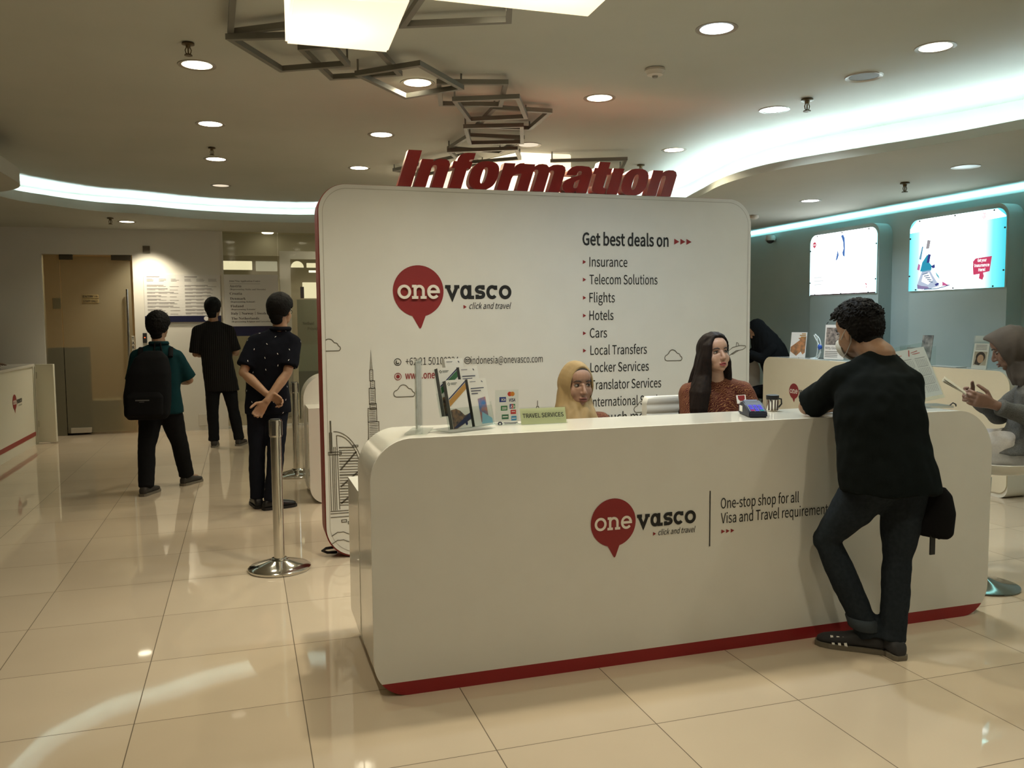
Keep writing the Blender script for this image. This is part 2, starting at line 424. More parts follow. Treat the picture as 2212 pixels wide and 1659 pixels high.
# ------------------------------------------------------------------ staff door: frosted glass in a wall opening, staff room behind
def frosted(name, c, tr=0.75, rough=0.35):
    M_ = mat(name, c, rough, trans=tr, ior=1.05); return M_
FROST = frosted('frosted_tan_glass', (0.72, 0.66, 0.47), 0.8, 0.40)
SIGN_BROWN = mat('brass_sign_plate', (0.30, 0.22, 0.10), 0.4)
dr = thing('door_1', 'frosted tan glass staff door with steel bar handle in the back wall', 'door', (-1.9, 12.34, 0)); dr['kind'] = 'structure'
bm = NB(); box(bm, -2.235, -1.405, 12.33, 12.345, 0.03, 2.34); obj('door_leaf', bm, FROST, dr)
bm = NB(); box(bm, -2.445, -2.245, 12.33, 12.345, 0.0, 2.36); obj('side_panel', bm, FROST, dr)
for x0, x1 in ((-2.245, -2.085), (-1.63, -1.39)):
    bm = NB(); box(bm, x0, x1, 12.315, 12.36, 2.295, 2.362, bevel=0.004); obj('patch_fitting', bm, mat('dark_bronze', (0.10, 0.085, 0.06), 0.4, 0.7), dr)
bm = NB(); box(bm, -2.20, -1.95, 12.315, 12.36, 0.03, 0.10, bevel=0.004); obj('patch_fitting', bm, mat('pale_fitting', (0.45, 0.42, 0.36), 0.4, 0.5), dr)
bm = NB(); tube(bm, [(-1.455, 12.27, 0.84), (-1.447, 12.27, 1.915)], 0.016, 12)
for z in (0.95, 1.80): tube(bm, [(-1.45, 12.27, z), (-1.45, 12.335, z)], 0.009, 8)
obj('bar_handle', bm, CHROME, dr, smooth=40)
bm = NB(); box(bm, -2.345, -2.25, 12.32, 12.36, 1.66, 1.80, bevel=0.004); obj('lock_plate', bm, mat('dull_olive_metal', (0.26, 0.22, 0.13), 0.5, 0.5), dr)
for z0, z1, s in ((1.795, 1.845, 'ENTRY \u2192'), (1.735, 1.785, 'STAFF ONLY')):
    bm = NB(); box(bm, -1.995, -1.80, 12.322, 12.33, z0, z1, bevel=0.002); p = obj('door_plate', bm, SIGN_BROWN, dr)
    bm = NB(); text(bm, planeY(12.3195), s, -1.985, z0+0.012, 0.026, width=0.175, bold=0.012); obj('lettering', bm, BLACK, p)
bm = NB(); box(bm, -1.422, -1.385, 12.318, 12.33, 0.985, 1.30, bevel=0.002); p = obj('pull_sign', bm, mat('silver_label', (0.42, 0.38, 0.30), 0.5), dr)
bm = NB()
for i, ch in enumerate('TARIK'): text(bm, planeY(12.3165), ch, -1.404, 1.245-0.058*i, 0.036, cond=0.9, bold=0.02, align='C')
obj('lettering', bm, BLACK, p)
# staff room shell
bm = NB(); box(bm, -3.6, -0.5, 15.2, 15.3, 0, Z1); box(bm, -3.7, -3.6, 12.42, 15.3, 0, Z1); box(bm, -0.6, -0.5, 12.42, 15.3, 0, Z1); box(bm, -3.7, -0.5, 12.42, 15.3, 2.7, 2.76)
obj('wall_staff_room', bm, mat('tan_wall_paint', (0.62, 0.47, 0.26), 0.8), kind='structure')
bm = NB(); box(bm, -2.35, -1.35, 12.58, 13.10, 2.66, 2.69); tag(obj('ceiling_panel_light', bm, emit('warm_panel', (1.0, 0.86, 0.58), 7.0)), 'warm ceiling panel light in the staff room behind the frosted door', 'lamp')
t = thing('dark_cabinet', 'dark low shelf cabinet behind the frosted staff door', 'cabinet', (-2.45, 12.75, 0))
bm = NB(); box(bm, -3.0, -1.98, 12.62, 12.66, 0, 1.15); box(bm, -3.0, -2.96, 12.46, 12.66, 0, 1.15); box(bm, -2.02, -1.98, 12.46, 12.66, 0, 1.15)
obj('carcass', bm, mat('dark_green_board', (0.035, 0.04, 0.03), 0.6), t)
for z in (0.02, 0.3, 0.58, 0.86, 1.13):
    bm = NB(); box(bm, -2.96, -2.02, 12.47, 12.62, z, z+0.025); obj('shelf', bm, mat('grey_green_board', (0.10, 0.11, 0.085), 0.6), t)
bm = NB(); box(bm, -2.05, -1.65, 12.75, 13.05, 0.0, 0.42, bevel=0.01); tag(obj('carton', bm, mat('pale_carton', (0.50, 0.47, 0.36), 0.7)), 'pale carton on the floor behind the frosted staff door', 'box')

# ------------------------------------------------------------------ glazed office to the side of the door
GLASS = clear_acrylic('office_window_glass', (0.88, 0.88, 0.84), 0.1)
wn_ = thing('window_1', 'tall glass partition of the office beside the notice boards', 'window', (0.7, 12.36, 0)); wn_['kind'] = 'structure'
for x0, x1 in ((-0.25, 0.485), (0.495, 1.745)):
    bm = NB(); box(bm, x0, x1, 12.35, 12.36, 0.03, 2.75); obj('pane', bm, GLASS, wn_)
bm = NB(); box(bm, -0.262, -0.235, 12.29, 12.40, 0, 2.76); box(bm, -0.262, 1.75, 12.33, 12.38, 0, 0.03); box(bm, -0.262, 1.75, 12.33, 12.38, 2.74, 2.76); obj('window_frame', bm, WHITE_WALL, wn_)
OFFW = mat('office_paint', (0.50, 0.47, 0.36), 0.8)
for n_, x, y, z, pw in (('office_fill_near', 2.0, 12.9, 2.85, 30), ('office_fill_far', 1.6, 15.0, 2.50, 22)):  # unseen fill lamps added to brighten the office behind the glass
    l = bpy.data.lights.new(n_, 'AREA'); l.shape = 'DISK'; l.size = 0.5; l.energy = pw; l.color = (1.0, 0.93, 0.74); o = bpy.data.objects.new(n_, l); col.objects.link(o); o.location = (x, y, z)
bm = NB(); box(bm, -0.5, 4.0, 16.6, 16.7, 0, Z1); box(bm, 3.9, 4.0, 12.42, 16.7, 0, Z1); box(bm, -0.5, 4.0, 12.42, 16.7, 2.9, 2.96); box(bm, -0.5, 4.0, 14.6, 14.7, 2.55, 2.9); box(bm, -0.5, -0.4, 12.42, 16.7, 0, Z1)
obj('wall_office', bm, OFFW, kind='structure')
bm = NB(); box(bm, 0.56, 0.72, 13.58, 13.68, 0, 2.55); box(bm, 0.72, 3.9, 13.58, 13.68, 2.43, 2.55); obj('trim_3', bm, WHITE_WALL, kind='structure')
t = thing('frosted_screen', 'grey green frosted glass screen inside the office with faint lettering', 'screen', (1.5, 13.2, 0))
bm = NB(); box(bm, 0.78, 3.0, 13.2, 13.215, 0.72, 1.80); obj('frosted_sheet', bm, mat('grey_green_frost', (0.30, 0.33, 0.25), 0.4), t)
bm = NB(); box(bm, 0.78, 3.0, 13.19, 13.225, 0.0, 0.72); obj('lower_panel', bm, mat('dull_grey_panel', (0.16, 0.17, 0.14), 0.5), t)
bm = NB(); text(bm, planeY(13.195), 'Netherl', 0.86, 1.42, 0.045, cond=0.8); obj('lettering', bm, mat('faint_grey_print', (0.10, 0.11, 0.085), 0.6), t)
bm = NB(); text(bm, planeY(13.195), 'Providing', 0.93, 1.34, 0.045, cond=0.8); obj('lettering', bm, mat('faint_grey_print'), t)
LIT = emit('lit_office_panel', (1.0, 0.90, 0.58), 1.1); LITD = emit('dim_office_panel', (0.80, 0.74, 0.50), 0.45)
for nm, x0, x1, z0, z1, mt, lab in (('lit_panel', -0.34, 0.18, 2.37, 2.52, LIT, 'bright lit panel high in the office behind the glass'),
                                    ('lit_panel', 0.24, 0.60, 2.35, 2.52, LITD, 'dimmer lit panel high in the office next to the bright one'),
                                    ('lit_panel', 1.02, 1.42, 1.88, 2.16, LIT, 'cream lit screen over the frosted office partition'),
                                    ('lit_panel', 1.10, 1.36, 2.42, 2.50, LIT, 'small lit sign above the fluorescent tube in the office')):
    bm = NB(); box(bm, x0, x1, 15.5, 15.54, z0, z1, bevel=0.006); tag(obj(nm, bm, mt), lab, 'lit panel')
bm = NB(); tube(bm, [(1.12, 15.3, 2.34), (2.3, 15.3, 2.34)], 0.02, 10); tag(obj('fluorescent_tube', bm, emit('tube_white', (1, 0.95, 0.75), 1.6)), 'fluorescent tube light inside the office over the partition', 'lamp')
bm = NB(); prism(bm, arc(0.94, 2.42, 0.11, 0.11, 0, 180, 16), 'Y', 15.5, 15.53); tag(obj('round_wall_lamp', bm, LIT), 'half round lit wall lamp inside the office', 'lamp')
for i, (x, y, lab) in enumerate(((0.30, 13.6, 'office ceiling downlight seen through the glass, upper of two'), (0.42, 14.35, 'office ceiling downlight seen through the glass, lower of two'))):
    bm = NB(); lathe(bm, [(0, 2.885), (0.08, 2.885), (0.095, 2.9), (0, 2.9)], (x, y, 0), 20); tag(obj('office_downlight', bm, emit('office_lamp', (1, 0.92, 0.72), 6.0)), lab, 'downlight')
bm = NB(); box(bm, 0.98, 1.04, 15.46, 15.5, 1.88, 2.08); tag(obj('dark_monitor', bm, DARK), 'small dark box beside the cream lit screen in the office', 'box')
# ------------------------------------------------------------------ ceiling fixtures
WARM, COOL = (1.0, 0.915, 0.68), (0.84, 1.0, 1.12)
DLW = emit('downlight_warm', WARM, 9.0); DLC = emit('downlight_cool', COOL, 9.0); DLD = emit('downlight_dim', (1.0, 0.85, 0.62), 0.9)
DL_POWER = 22.0
def beam(t, x, y, z, c, power):
    l = bpy.data.lights.new('downlight_beam', 'AREA'); l.shape = 'DISK'; l.size = 0.13; l.energy = power; l.color = c; l.spread = math.radians(140)
    o = bpy.data.objects.new('downlight_beam', l); col.objects.link(o); o.location = (x, y, z-0.012)
    return o
TRIM_RING = mat('downlight_ring', (0.30, 0.26, 0.20), 0.4, 0.3)
def make_downlight(name, label, x, y, z, m_, group, r=0.083):
    t = thing(name, label, 'downlight', (x, y, z), group)
    bm = NB(); lathe(bm, [(r, z-0.001), (r+0.022, z-0.004), (r+0.024, z), (r+0.024, z+0.012), (r, z+0.012), (r, z-0.001)], (x, y, 0), 32); obj('trim_ring', bm, TRIM_RING, t, smooth=40)
    bm = NB(); lathe(bm, [(0, z-0.0005), (r, z-0.0005), (r, z+0.008), (0, z+0.008)], (x, y, 0), 32); obj('diffuser', bm, m_, t)
    return t
def downlight_copy(src, x, y, z, label, m_=None, power=DL_POWER):
    c = copy_tree(src); c.location = (x, y, z); c['label'] = label
    if power: beam(c, x, y, z, COOL if (m_ is DLC or x > 5) else WARM, power*(0.24 if x < 0.3 else (0.45 if y > 4.5 else 1.0) if x < 2 else 1.12 if x < 3 else 0.8))
    if m_:
        for ch in c.children:
            if ch.name.startswith('diffuser'):
                ch.data = ch.data.copy(); ch.data.materials[0] = m_
    return c
G1 = 'round downlights of the main ceiling'
base = make_downlight('downlight', 'lit ceiling downlight directly below a brass sprinkler near the glowing lamp box', -0.205, 5.265, Z1, DLW, G1)
beam(base, -0.205, 5.265, Z1, WARM, DL_POWER*0.24)
for x, y, m_, lab in (
    (-0.185, 6.772, None, 'lit ceiling downlight alone between the two brass sprinklers'),
    (-0.188, 8.20, None, 'lit ceiling downlight tucked under the smaller farther sprinkler'),
    (-0.183, 9.751, DLD, 'dim ceiling downlight just in front of the cove light'),
    (1.105, 8.318, None, 'small lit downlight low beside the letter I of the red sign'),
    (1.083, 6.803, None, 'lit downlight between the square frames and the red sign'),
    (1.070, 5.283, None, 'lit downlight inside one of the metal square frames'),
    (2.328, 6.871, DLD, 'dim downlight beside the far glowing lamp box over the sign'),
    (2.299, 5.315, None, 'lit downlight halfway between square frames and smoke detector'),
    (2.331, 3.904, DLC, 'white downlight nearest the big lamp boxes, above the smoke detector'),
    (3.641, 3.834, DLW, 'warm yellow downlight high beside the round ceiling speaker'),
    (3.616, 5.273, DLC, 'white downlight beside the sprinkler below the round speaker'),
    (3.619, 6.746, None, 'bright glaring downlight above the end of the red sign')):
    downlight_copy(base, x, y, Z1, lab, m_, 0.0 if m_ is DLD else DL_POWER*(0.5 if x > 2 and y < 4 else 1.0))
# the same grid goes on over the visitors' side of the hall, behind the photographer
for i, (x, y) in enumerate(((-0.19, 3.80), (1.08, 3.72), (1.08, 0.9), (3.62, 2.35), (-0.2, 2.35), (2.33, 0.9), (-1.5, 0.9))):
    downlight_copy(base, x, y, Z1, 'ceiling downlight of the grid behind the photographer', None, DL_POWER*(1.0 if y > 3 else 0.55))['group'] = 'downlights behind the photographer'
lowl = make_downlight('soffit_downlight', 'lit downlight in the lowered ceiling that throws a pool on the wall by the door', -1.313, 11.40, ZSL, emit('downlight_wall', WARM, 7.0), 'downlights of the lowered ceiling')
beam(lowl, -1.313, 11.40, ZSL, WARM, 5.0)
c2 = downlight_copy(lowl, 5.445, 7.31, ZSR, 'lit downlight in the lowered ceiling over the service desks', emit('downlight_desk', (0.9, 0.97, 1.0), 9.0), 15.0)
c3 = downlight_copy(lowl, 5.41, 5.355, ZSR, 'unlit downlight in the lowered ceiling over the service desks', mat('unlit_reflector', (0.30, 0.30, 0.28), 0.3, 0.5), 0.0)
sl = bpy.data.lights.new('wall_pool', 'SPOT'); sl.energy = 105; sl.color = (1.0, 0.88, 0.66); sl.spot_size = math.radians(105); sl.spot_blend = 0.75; sl.shadow_soft_size = 0.05
so = bpy.data.objects.new('wall_pool', sl); col.objects.link(so); so.location = (-1.16, 11.95, ZSL-0.03); so.parent = None

def sprinkler(x, y, z, label, k=1.0):
    t = thing('sprinkler_head', label, 'sprinkler', (x, y, z), 'ceiling sprinklers')
    bm = NB(); lathe(bm, [(0, z-0.001), (0.032*k, z-0.004), (0.034*k, z-0.012*k), (0.014*k, z-0.016*k), (0.012*k, z-0.03*k), (0, z-0.03*k)], (x, y, 0), 20); obj('escutcheon', bm, BRASS, t, smooth=40)
    bm = NB()
    for s in (-1, 1): tube(bm, [(x+s*0.010*k, y, z-0.028*k), (x+s*0.016*k, y, z-0.042*k), (x+s*0.012*k, y, z-0.058*k), (x, y, z-0.066*k)], 0.003*k, 6)
    tube(bm, [(x, y, z-0.03*k), (x, y, z-0.066*k)], 0.004*k, 8); obj('frame_arms', bm, BRASS, t)
    bm = NB(); lathe(bm, [(0, z-0.066*k), (0.02*k, z-0.066*k), (0.022*k, z-0.071*k), (0, z-0.071*k)], (x, y, 0), 16); obj('deflector', bm, BRASS, t)
BRASS = mat('aged_brass', (0.14, 0.10, 0.05), 0.45, metal=0.7)
sprinkler(-0.23, 4.86, Z1, 'brass ceiling sprinkler above the nearest lit downlight of its row', 0.95)
sprinkler(-0.205, 7.66, Z1, 'smaller brass sprinkler over the farther downlight before the cove', 0.90)
sprinkler(3.648, 4.95, Z1, 'dark sprinkler beside the round grey ceiling speaker', 1.2)
sprinkler(3.646, 7.45, Z1, 'greenish sprinkler peeping over the last letters of the red sign', 1.1)
sprinkler(5.515, 6.11, ZSR, 'dark sprinkler in the lowered ceiling before the light boxes', 1.2)
sprinkler(-1.443, 10.99, ZSL, 'dark sprinkler in the lowered ceiling near the wooden door', 1.1)
# smoke detector, speaker, camera
t = thing('smoke_detector', 'white round smoke detector on the main ceiling', 'smoke detector', (2.346, 4.61, Z1))
bm = NB(); lathe(bm, [(0, Z1-0.001), (0.058, Z1-0.003), (0.060, Z1-0.016), (0.050, Z1-0.024), (0.046, Z1-0.038), (0.030, Z1-0.043), (0, Z1-0.043)], (2.346, 4.61, 0), 28); obj('housing', bm, mat('detector_white', (0.55, 0.50, 0.43), 0.5), t, smooth=40)
bm = NB(); lathe(bm, [(0, Z1-0.042), (0.018, Z1-0.043), (0.014, Z1-0.054), (0, Z1-0.054)], (2.346, 4.61, 0), 16); obj('sensor_cap', bm, mat('detector_grey', (0.25, 0.23, 0.2), 0.5), t, smooth=40)
t = thing('ceiling_speaker', 'round grey grille speaker recessed in the main ceiling', 'speaker', (3.652, 4.409, Z1))
bm = NB(); lathe(bm, [(0.088, Z1-0.002), (0.108, Z1-0.008), (0.112, Z1), (0.088, Z1+0.01), (0.088, Z1-0.002)], (3.652, 4.409, 0), 32); obj('bezel', bm, mat('speaker_ring', (0.42, 0.38, 0.32), 0.4, 0.3), t, smooth=40)
bm = NB(); lathe(bm, [(0, Z1-0.001), (0.088, Z1-0.001), (0.088, Z1+0.006), (0, Z1+0.006)], (3.652, 4.409, 0), 32); obj('grille', bm, mat('speaker_mesh', (0.16, 0.14, 0.11), 0.6), t)
t = thing('security_camera', 'small white dome security camera on the grey wall beside the backdrop', 'camera', (6.52, 9.55, 2.49))
bm = NB(); lathe(bm, [(0, 2.535), (0.055, 2.53), (0.065, 2.50), (0.062, 2.465), (0, 2.465)], (6.55, 9.6, 0), 24); box(bm, 6.56, 6.62, 9.57, 9.63, 2.48, 2.52); obj('housing', bm, mat('camera_white', (0.6, 0.62, 0.6), 0.4), t, smooth=40)
bm = NB(); ball(bm, (6.545, 9.595, 2.468), (0.048, 0.048, 0.042)); obj('dome', bm, DARK, t, smooth=180)
bm = NB(); lathe(bm, [(0, ZSR-0.001), (0.05, ZSR-0.003), (0.05, ZSR-0.03), (0.03, ZSR-0.045), (0, ZSR-0.045)], (5.57, 8.48, 0), 20); tag(obj('small_detector', bm, mat('detector_white'), smooth=40), 'small white detector in the lowered ceiling just past the backdrop corner', 'smoke detector')

# ------------------------------------------------------------------ glowing box lamps
SHADE = bpy.data.materials.new('milk_white_lamp_shade'); SHADE.use_nodes = True; nt = SHADE.node_tree; nt.nodes.clear()
o_ = nt.nodes.new('ShaderNodeOutputMaterial'); tr = nt.nodes.new('ShaderNodeBsdfTranslucent'); tr.inputs[0].default_value = (0.90, 0.84, 0.72, 1)
em = nt.nodes.new('ShaderNodeEmission'); em.inputs[0].default_value = (1.0, 0.88, 0.70, 1); em.inputs[1].default_value = 0.45
ad = nt.nodes.new('ShaderNodeAddShader'); nt.links.new(tr.outputs[0], ad.inputs[0]); nt.links.new(em.outputs[0], ad.inputs[1]); nt.links.new(ad.outputs[0], o_.inputs[0])
def lamp_box(label, corners, z0, z1, bulbs, power):
    cx = sum(p[0] for p in corners)/len(corners); cy_ = sum(p[1] for p in corners)/len(corners)
    t = thing('box_lamp', label, 'lamp', (cx, cy_, z1), 'glowing box lamps on the ceiling')
    bm = NB(); prism(bm, corners, 'Z', z0, z1-0.012); bmesh.ops.bevel(bm, geom=[e for e in bm.edges], offset=0.008, segments=2, affect='EDGES'); obj('shade', bm, SHADE, t)
    bm = NB(); prism(bm, [(cx+(x-cx)*0.9, cy_+(y-cy_)*0.9) for x, y in corners], 'Z', z1-0.02, z1); obj('mounting_plate', bm, STEEL_GREY, t)
    for bx, by in bulbs:
        bz = z0+(z1-z0)*0.42
        bm = NB(); ball(bm, (bx, by, bz), 0.055, 14); tube(bm, [(bx, by, bz+0.04), (bx, by, z1-0.03)], 0.018, 8); obj('bulb', bm, emit('lamp_bulb', (1.0, 0.88, 0.68), power), t, smooth=60)
    return t
lamp_box('glowing white box lamp nearer the square metal frames', [(0.19, 3.0), (0.575, 2.95), (0.592, 3.51), (0.19, 3.51)], 2.55, Z1, [(0.31, 3.30)], 20)
lamp_box('glowing white box lamp cut by the top of the picture', [(0.62, 2.25), (1.205, 2.25), (1.218, 2.91), (0.62, 2.91)], 2.55, Z1, [(0.8, 2.6), (1.02, 2.6)], 120)
lamp_box('glowing white box lamp behind the red sign letters', [(2.31, 7.12), (2.80, 7.10), (2.78, 8.6), (1.62, 8.7)], 2.40, Z1, [(2.5, 7.35), (2.25, 7.75), (1.9, 8.4)], 160)

# ------------------------------------------------------------------ linked square metal frames under the ceiling
t = thing('ceiling_frame_chain', 'chain of linked grey metal square frames hung flat under the ceiling', 'ceiling decoration', (1.2, 5.4, Z1))
FR = [[(0.022, 3.40), (-0.015, 4.477), (0.60, 4.05), (0.56, 3.4)], [(-0.02, 4.463), (0.242, 4.936), (0.578, 4.737), (0.41, 4.30)], [(0.328, 4.622), (0.532, 5.123), (0.896, 4.933), (0.66, 4.42)],
      [(0.656, 4.908), (0.948, 4.632), (1.28, 5.022), (1.0, 5.314)], [(1.151, 5.048), (1.537, 4.95), (1.656, 5.461), (1.274, 5.542)], [(1.309, 5.306), (1.67, 5.138), (1.885, 5.618), (1.534, 5.797)],
      [(1.639, 5.542), (2.03, 5.537), (2.063, 6.065), (1.667, 6.095)], [(1.561, 6.019), (1.938, 5.871), (2.12, 6.415), (1.736, 6.555)], [(1.697, 6.409), (2.11, 6.383), (2.106, 6.969), (1.657, 6.929)],
      [(1.648, 6.893), (2.15, 6.662), (2.307, 7.05), (1.891, 7.39)], [(0.80, 3.5), (1.05, 3.3), (1.238, 3.935), (0.771, 4.136)], [(2.62, 7.1), (3.206, 6.842), (3.40, 7.378), (2.85, 7.6)], [(1.396, 8.047), (1.84, 7.186), (2.1, 7.5), (1.7, 8.3)]]
for i, q in enumerate(FR):
    z = Z1-0.05 if i % 2 == 0 else Z1-0.078
    bm = NB(); square_tube(bm, [(x, y, z) for x, y in q], 0.028)
    for x, y in q[::2]: tube(bm, [(x, y, z), (x, y, Z1+0.002)], 0.006, 6)
    obj('square_frame', bm, STEEL_GREY, t)
# ------------------------------------------------------------------ the printed logo: balloon, slab lettering, tagline
def slab(bm, F, word, u0, u1, base, xh, wd, mi=0):
    """hand drawn slab letters in a run from u0 to u1"""
    W_ = {'o': 1.06, 'n': 1.12, 'e': 1.0, 'v': 1.15, 'a': 1.12, 's': 0.86, 'c': 0.98}
    tot = sum(W_[c] for c in word)+0.06*(len(word)-1); k = (u1-u0)/tot; x = u0; lift = [0]; nv = (F(1, 0)-F(0, 0)).cross(F(0, 1)-F(0, 0)).normalized()
    for ch in word:
        wv = W_[ch]*k; h = xh; d = wd
        def S(p, closed=False):
            lift[0] += 1; k_ = lift[0]*4e-5; stroke(bm, lambda u, v: F(u, v)+nv*k_, p, d, closed, mi)
        cx, cyy = x+wv/2, base+h/2; rx, ry = wv/2-d/2-0.01*k, h/2-d/2+h*0.01
        if ch == 'o': S(arc(cx, cyy, rx, ry, 0, 360)[:-1], True)
        if ch == 'c':
            S(arc(cx, cyy, rx, ry, 42, 318)); S([(x+wv-d*0.75, base+h*0.98), (x+wv-d*0.75, base+h*0.66)])
        if ch == 'e':
            S(arc(cx, cyy, rx, ry, 0, 320)); S([(cx-rx, cyy), (cx+rx+d/2, cyy)])
        if ch == 'n':
            xa, xb = x+0.24*k, x+wv-0.24*k
            S([(xa, base), (xa, base+h)]); S([(x+0.02*k, base+h-d/2), (xa+d/2, base+h-d/2)]); S([(x, base+d/2), (xa+0.24*k, base+d/2)])
            S([(xa, base+h*0.62)]+arc((xa+xb)/2, base+h*0.60, (xb-xa)/2, h*0.40-d/2, 160, 0, 14)+[(xb, base)]); S([(xb-0.22*k, base+d/2), (x+wv, base+d/2)])
        if ch == 'v':
            S([(x+0.20*k, base+h-d/2), (cx, base+d*0.3), (x+wv-0.20*k, base+h-d/2)]); S([(x, base+h-d/2), (x+0.45*k, base+h-d/2)]); S([(x+wv-0.42*k, base+h-d/2), (x+wv, base+h-d/2)])
        if ch == 'a':
            rx2 = (wv-0.26*k)/2-d/2; S(arc(x+rx2+d/2, cyy, rx2, ry, 0, 360)[:-1], True)
            xb = x+wv-0.26*k-d*0.35; S([(xb, base+h), (xb, base)]); S([(xb-d/2, base+d/2), (x+wv, base+d/2)])
        if ch == 's':
            r1 = (h-d)/4
            S(arc(cx, base+h-d/2-r1, rx, r1, 25, 180, 12)+arc(cx, base+h-d/2-r1, rx, r1, 180, 270, 6)[1:]+arc(cx, base+d/2+r1, rx, r1, 90, 0, 6)[1:]+arc(cx, base+d/2+r1, rx, r1, 0, -155, 12)[1:])
            S([(x+wv-d*0.7, base+h), (x+wv-d*0.7, base+h*0.68)]); S([(x+d*0.7, base), (x+d*0.7, base+h*0.32)])
        x += wv+0.06*k
def logo(parent, F, cx, cz, r, full=True, words=True, raised=0.0):
    """red balloon with one, then vasco and the tagline; F maps (u, v, lift) to space"""
    bm = NB(); poly(bm, lambda u, v: F(u, v, 1), [(cx+r*math.cos(a), cz+r*math.sin(a)) for a in np.linspace(-1.30, 2*PI-1.83, 48)]+[(cx-0.02*r, cz-1.38*r), (cx+0.02*r, cz-1.45*r), (cx+0.07*r, cz-1.45*r), (cx+0.11*r, cz-1.38*r)])
    e = obj('emblem', bm, RED, parent, label='red map pin balloon')
    bm = NB()
    if raised:
        G = lambda u, v: F(u, v, 1)
        slab(bm, lambda u, v: F(u, v, 2), 'one', cx-0.84*r, cx+0.83*r, cz-0.30*r, 0.54*r, 0.105*r)
        ex = bmesh.ops.extrude_face_region(bm, geom=bm.faces[:])
        dv = F(0, 0, 1)-F(0, 0, 2)
        bmesh.ops.translate(bm, vec=dv.normalized()*raised, verts=[g for g in ex['geom'] if isinstance(g, bmesh.types.BMVert)])
        bmesh.ops.translate(bm, vec=-dv.normalized()*raised, verts=bm.verts[:])
    else: slab(bm, lambda u, v: F(u, v, 2), 'one', cx-0.84*r, cx+0.83*r, cz-0.30*r, 0.54*r, 0.105*r)
    obj('lettering', bm, PRINT_CREAM, e if not raised else parent)
    if not words: return
    bm = NB(); L1 = lambda u, v: F(u, v, 1); slab(bm, L1, 'vasco', cx+1.06*r, cx+3.80*r, cz-0.31*r, 0.55*r, 0.135*r)
    text(bm, L1, 'click and travel', cx+2.02*r, cz-0.70*r, 0.235*r, width=1.72*r, shear=0.22, bold=0.004); obj('lettering', bm, BLACK, parent)
    bm = NB(); poly(bm, L1, [(cx+1.80*r, cz-0.54*r), (cx+1.80*r, cz-0.70*r), (cx+1.93*r, cz-0.62*r)]); obj('arrow_mark', bm, RED, parent)
def on_Y(Y): return lambda u, v, l=0: Vector((u, Y-0.0012*l, v))
def arrows(parent, F, u, v, s, n=3, gap=1.55):
    bm = NB()
    for i in range(n): poly(bm, F, [(u+i*s*gap, v+s*0.6), (u+i*s*gap, v-s*0.6), (u+i*s*gap+s*1.2, v)])
    obj('arrow_mark', bm, RED, parent)

# ------------------------------------------------------------------ front information counter
YF = 3.222
ct = thing('information_counter', 'long white information counter with rounded corners and a red band along its foot', 'counter', (1.955, 3.5, 0))
out = rrect(0.444, 3.471, 0.0, 1.017, 0.14, 0.15, 0.22, 0.165, 14)
bm = NB(); prism(bm, clip_v(out, 0.055), 'Y', YF, YF+0.012); obj('front_panel', bm, PANEL_WHITE, ct)
bm = NB(); prism(bm, clip_v(out, 0.055, False), 'Y', YF, YF+0.012); obj('plinth_band', bm, RED_PLINTH, ct, label='dark red band')
bm = NB(); prism(bm, out, 'Y', YF+0.012, 3.595); obj('ledge', bm, GLOSS_WHITE, ct, smooth=30)
bm = NB(); prism(bm, rrect(0.442, 3.44, 0.0, 0.75, 0.14, 0.15, 0, 0, 14), 'Y', 3.595, 3.95); obj('work_desk', bm, GLOSS_WHITE, ct, smooth=30)
logo(ct, on_Y(YF-0.001), 1.4545, 0.6185, 0.1025)
F = planeY(YF-0.002)
bm = NB(); stroke(bm, F, [(1.9125, 0.722), (1.9125, 0.476)], 0.005); text(bm, F, 'One-stop shop for all', 1.966, 0.639, 0.046, width=0.400, bold=0.002); text(bm, F, 'Visa and Travel requirements', 1.967, 0.573, 0.046, width=0.575, bold=0.002); obj('lettering', bm, BLACK, ct)
arrows(ct, F, 1.970, 0.537, 0.015)

# ------------------------------------------------------------------ backdrop with the red word on top
YB = 5.27
bd = thing('information_backdrop', 'tall white backdrop with rounded corners, red sides and red raised lettering on top', 'backdrop sign', (1.94, 5.38, 0)); bd['kind'] = 'thing'
outb = rrect(0.452, 3.436, 0.012, 2.295, 0.185, 0.185, 0.175, 0.165, 16)
bm = NB(); prism(bm, outb, 'Y', YB, YB+0.015); obj('front_board', bm, PANEL_WHITE, bd)
bm = NB(); prism(bm, rrect(0.446, 3.442, 0.0, 2.298, 0.19, 0.19, 0.18, 0.17, 16), 'Y', YB+0.015, 5.50); obj('red_case', bm, mat('red_case_laminate', (0.24, 0.022, 0.018), 0.45), bd, smooth=30)
bm = NB(); stroke(bm, planeY(YB-0.0015), rrect(0.474, 3.414, 0.034, 2.271, 0.17, 0.17, 0.16, 0.15, 16), 0.0025, True); obj('frame_groove', bm, mat('groove_grey', (0.36, 0.33, 0.28), 0.6), bd)
bm = NB(); tube(bm, [(0.50, 5.36, 0.05), (0.45, 5.33, 0.055), (0.43, 5.34, 0.04), (0.46, 5.36, 0.02), (0.52, 5.38, 0.012)], 0.009, 8); obj('cable_loop', bm, DARK, bd, smooth=60)
logo(bd, on_Y(YB-0.001), 1.051, 1.6535, 0.1605, raised=0.018)
F = planeY(YB-0.0025)
bm = NB(); text(bm, F, 'Get best deals on', 2.156, 1.960, 0.079, width=0.633, bold=0.016); obj('lettering', bm, BLACK, bd)
arrows(bd, F, 2.832, 1.994, 0.033, gap=1.42)
